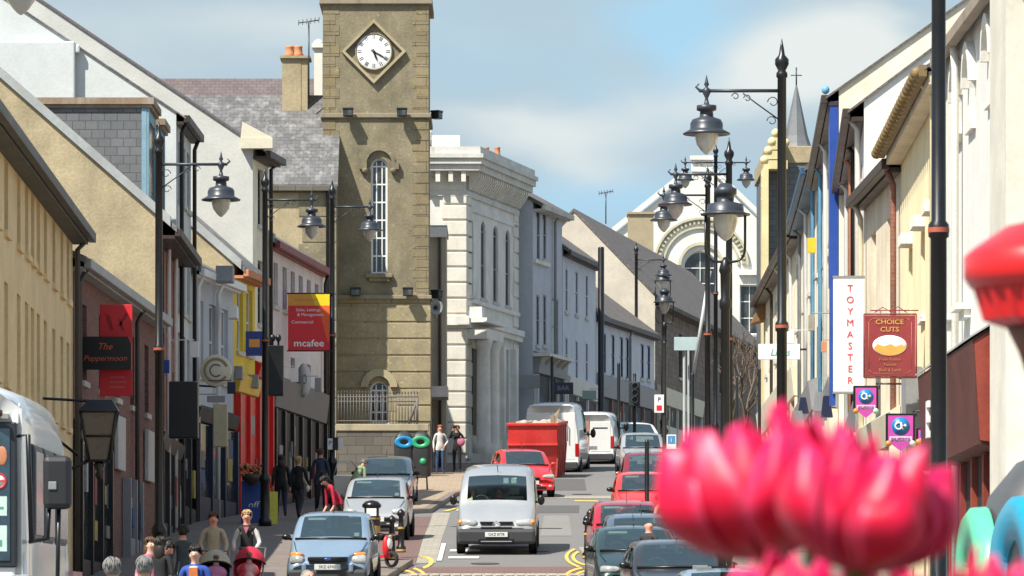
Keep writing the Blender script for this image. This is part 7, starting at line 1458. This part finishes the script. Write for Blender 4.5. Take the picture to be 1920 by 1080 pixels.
# ---------------------------------------------------------------- near the camera: tulips, planter and the red cap
petm = bpy.data.materials.new('tulip_petal'); petm.use_nodes = True
def petal_mat():
    nt = petm.node_tree; N = nt.nodes; L = nt.links; p = N['Principled BSDF']; p.inputs['Roughness'].default_value = .42; p.inputs['Sheen Weight'].default_value = .08; p.inputs['Sheen Tint'].default_value = (1, .4, .6, 1)
    uv = N.new('ShaderNodeUVMap'); sp_ = N.new('ShaderNodeSeparateXYZ'); L.new(uv.outputs[0], sp_.inputs[0])
    nz = N.new('ShaderNodeTexNoise'); nz.inputs['Scale'].default_value = 2; nz.inputs['Detail'].default_value = 5; mp = N.new('ShaderNodeMapping'); mp.inputs['Scale'].default_value = (60, 60, 9); tco = N.new('ShaderNodeTexCoord'); L.new(tco.outputs['Object'], mp.inputs[0]); L.new(mp.outputs[0], nz.inputs[0])
    ad = N.new('ShaderNodeMath'); ad.operation = 'MULTIPLY_ADD'; L.new(nz.outputs[0], ad.inputs[0]); ad.inputs[1].default_value = .7; L.new(sp_.outputs[1], ad.inputs[2])
    sc2 = N.new('ShaderNodeMath'); sc2.operation = 'MULTIPLY'; L.new(ad.outputs[0], sc2.inputs[0]); sc2.inputs[1].default_value = .66
    cr = N.new('ShaderNodeValToRGB'); L.new(sc2.outputs[0], cr.inputs[0]); e = cr.color_ramp.elements; e[0].position = .25; e[0].color = (.55, .001, .016, 1); e[1].position = 1.0; e[1].color = (.85, .02, .21, 1); m_ = e.new(.72); m_.color = (.82, .002, .06, 1)
    e1 = N.new('ShaderNodeMath'); e1.operation = 'SUBTRACT'; L.new(sp_.outputs[0], e1.inputs[0]); e1.inputs[1].default_value = .5
    e2 = N.new('ShaderNodeMath'); e2.operation = 'ABSOLUTE'; L.new(e1.outputs[0], e2.inputs[0]); e3 = N.new('ShaderNodeMapRange'); L.new(e2.outputs[0], e3.inputs[0]); e3.inputs[1].default_value = .34; e3.inputs[2].default_value = .5; e3.inputs[4].default_value = .32
    me_ = N.new('ShaderNodeMix'); me_.data_type = 'RGBA'; L.new(e3.outputs[0], me_.inputs[0]); L.new(cr.outputs[0], me_.inputs[6]); me_.inputs[7].default_value = (.90, .16, .36, 1)
    class _O: outputs = [me_.outputs[2]]
    cr = _O
    L.new(cr.outputs[0], p.inputs['Base Color']); tr = N.new('ShaderNodeBsdfTranslucent'); L.new(cr.outputs[0], tr.inputs[0]); mx = N.new('ShaderNodeMixShader'); mx.inputs[0].default_value = .28; L.new(p.outputs[0], mx.inputs[1]); L.new(tr.outputs[0], mx.inputs[2]); L.new(mx.outputs[0], N['Material Output'].inputs[0])
petal_mat()
stemm = mat('stem_green', (.07, .17, .03), .5); leafm = mat('tulip_leaf', (.06, .15, .05), .5, var=.2)
ZPL = -.42
def tulip(px, py, d, w, h, label, seed, tilt=(0, 0), open_=1.0, full=True):
    random.seed(seed); c = P(px, py, d); s = d / F_PX; rad = w * s / 2; hh = h * s; r = thing('tulip', label, 'tulip', (c.x, d, ZPL), 'red tulips in the near planter')
    base = c + Vector((0, 0, -hh * .5)); T = Matrix.Translation(base) @ Matrix.Rotation(tilt[0], 4, 'Y') @ Matrix.Rotation(tilt[1], 4, 'X')
    for layer, n_, rs in ((0, 4, .55), (1, 5, .76), (2, 5, .92), (3, 4, 1.04)):
        for k in range(n_):
            a0 = 2 * math.pi * k / n_ + layer * .65 + random.uniform(-.15, .15); hs = hh * random.uniform(.84, 1.05) * (1.02 - .05 * layer); ar = random.uniform(.52, .70); nu, nv = 9, 13; vs = []; uvs = []
            flare = random.uniform(-.10, .26) * open_
            for j in range(nv):
                t = j / (nv - 1); prof = math.sin(min(1, t * 1.9 + .02) * math.pi / 2) ** .55 * (1 - .45 * max(0, t - .55) ** 1.3 * 2) + flare * t * t
                wd = ar * (math.sin(math.pi * (t * .80 + .12)) ** .55) * (1 - .15 * t)
                for i in range(nu):
                    u = (i / (nu - 1) - .5) * 2; a = a0 + u * wd; rr = rad * rs * prof * (1 + .05 * (1 - u * u)) + rad * .07 * math.sin(4 * u + seed + k) * t - rad * .10 * u * u * t; zz = hs * (t ** 1.05) - hs * .10 * (u * u) * t * t + rad * .035 * math.sin(7 * u + k * 2) * t
                    vs.append(T @ Vector((rr * math.cos(a), rr * math.sin(a), zz))); uvs.append((u * .5 + .5, t + .0))
            fs = [(j * nu + i, j * nu + i + 1, (j + 1) * nu + i + 1, (j + 1) * nu + i) for j in range(nv - 1) for i in range(nu - 1)]
            mb = MB(); mb.add(vs, fs, 0, True); o = mb.build('petal', petm, r); ul = o.data.uv_layers[0]
            for p in o.data.polygons:
                for li in p.loop_indices: ul.data[li].uv = uvs[o.data.loops[li].vertex_index]
            so_ = o.modifiers.new('t', 'SOLIDIFY'); so_.thickness = .0006; ss = o.modifiers.new('s', 'SUBSURF'); ss.levels = 1; ss.render_levels = 1
    mb = MB(); mb.tube([base + Vector((0, 0, .004)), base + Vector((.004, 0, -.08)), (c.x, d + .01, ZPL)], [.005, .0045, .005], 8); mb.build('stem', stemm, r)
    for k in range(2):
        a = random.uniform(0, 6.28); L0 = Vector((c.x, d, ZPL)); dx = Vector((math.cos(a), math.sin(a), 0)); sd = Vector((-dx.y, dx.x, 0)); vs = []; n_ = 8; ln = .26
        for j in range(n_): t = j / (n_ - 1); wv = .022 * math.sin(math.pi * (t * .9 + .08)); p = L0 + dx * (.02 + .09 * t * t) + Vector((0, 0, ln * t)); vs += [p - sd * wv, p - dx * .006, p + sd * wv]
        mb = MB(); mb.add(vs, [(j * 3 + i, j * 3 + i + 1, j * 3 + i + 4, j * 3 + i + 3) for j in range(n_ - 1) for i in range(2)], 0, True); mb.build('leaf', leafm, r)
tulip(1440, 908, 2.50, 345, 285, 'large red tulip in front of the parked cars, left of the pair', 1, (-.15, 0), 1.2)
tulip(1606, 948, 2.34, 318, 255, 'large red tulip with curled right petals, right of the pair', 5, (.16, 0), 1.1)
tulip(1525, 905, 2.62, 230, 235, 'tulip between and behind the two large red blooms', 21, (.02, 0), .8)
tulip(1465, 1130, 2.42, 220, 210, 'red tulip below the large left bloom at the bottom edge', 9, (.1, 0))
tulip(1655, 1150, 2.55, 210, 190, 'red tulip below the large right bloom at the bottom edge', 12, (-.1, 0)); tulip(1850, 1165, 2.40, 240, 250, 'red tulip at the bottom right below the turquoise hooded bin', 15, (.1, 0))
pl = thing('planter', 'wooden planter holding the tulips close to the viewer', 'planter', (.16, 2.42, G(2.4)))
wd = mat('planter_wood', (.20, .13, .08), .8); mb = MB(); zt = ZPL + .02; zb_ = G(2.4)
for a, b_ in (((-.15, 2.12), (.5, 2.15)), ((-.15, 2.69), (.5, 2.72)), ((-.15, 2.15), (-.12, 2.69)), ((.47, 2.15), (.5, 2.69))): mb.box((a[0], a[1], zb_), (b_[0], b_[1], zt))
mb.build('box', wd, pl); mb = MB(); mb.box((-.12, 2.15, ZPL - .06), (.47, 2.69, ZPL)); mb.build('soil', mat('soil', (.05, .035, .025), .95), pl)
# red fluted cap on its stem at the right edge
cx_, d = 1985, 5.0; c0 = P(cx_, 0, d); z0, z1, z2, z3 = Zp(428, d), Zp(478, d), Zp(520, d), Zp(600, d); rr = 178 * d / F_PX
rc = thing('post_cap', 'blurred bright red round cap with fluted skirt on a brown stem', 'post cap', (c0.x, d, G(d))); cap_m = mat('cap_red', (.68, .012, .015), .4, coat=.3, var=.06)
mb = MB(); mb.lathe([(.001, z0 + .012), (rr * .55, z0 + .002), (rr * .9, z1 + .006), (rr, z1 - .002), (rr, z2), (rr * .93, z2 - .01)], (c0.x, d, 0), 40); mb.build('rim', cap_m, rc)
mb = MB(); k = 48; vs = []
for z, q in ((z2 - .005, .92), (z3 + .012, .84), (z3, .80), (z3 - .006, .60)):
    for i in range(k * 2): a = math.pi * i / k; q2 = q * (1 if i % 4 < 2 else .94); vs.append((c0.x + rr * q2 * math.cos(a), d + rr * q2 * math.sin(a), z))
mb.add(vs, [(j * 2 * k + i, j * 2 * k + (i + 1) % (2 * k), (j + 1) * 2 * k + (i + 1) % (2 * k), (j + 1) * 2 * k + i) for j in range(3) for i in range(2 * k)], 0, False); mb.build('fluted_skirt', cap_m, rc)
mb = MB(); mb.lathe([(.028, G(d)), (.028, z3 - .06), (.038, z3 - .03), (.053, z3 + .0)], (c0.x, d, 0), 20); mb.build('stem', mat('stem_brown', (.22, .07, .04), .6), rc)
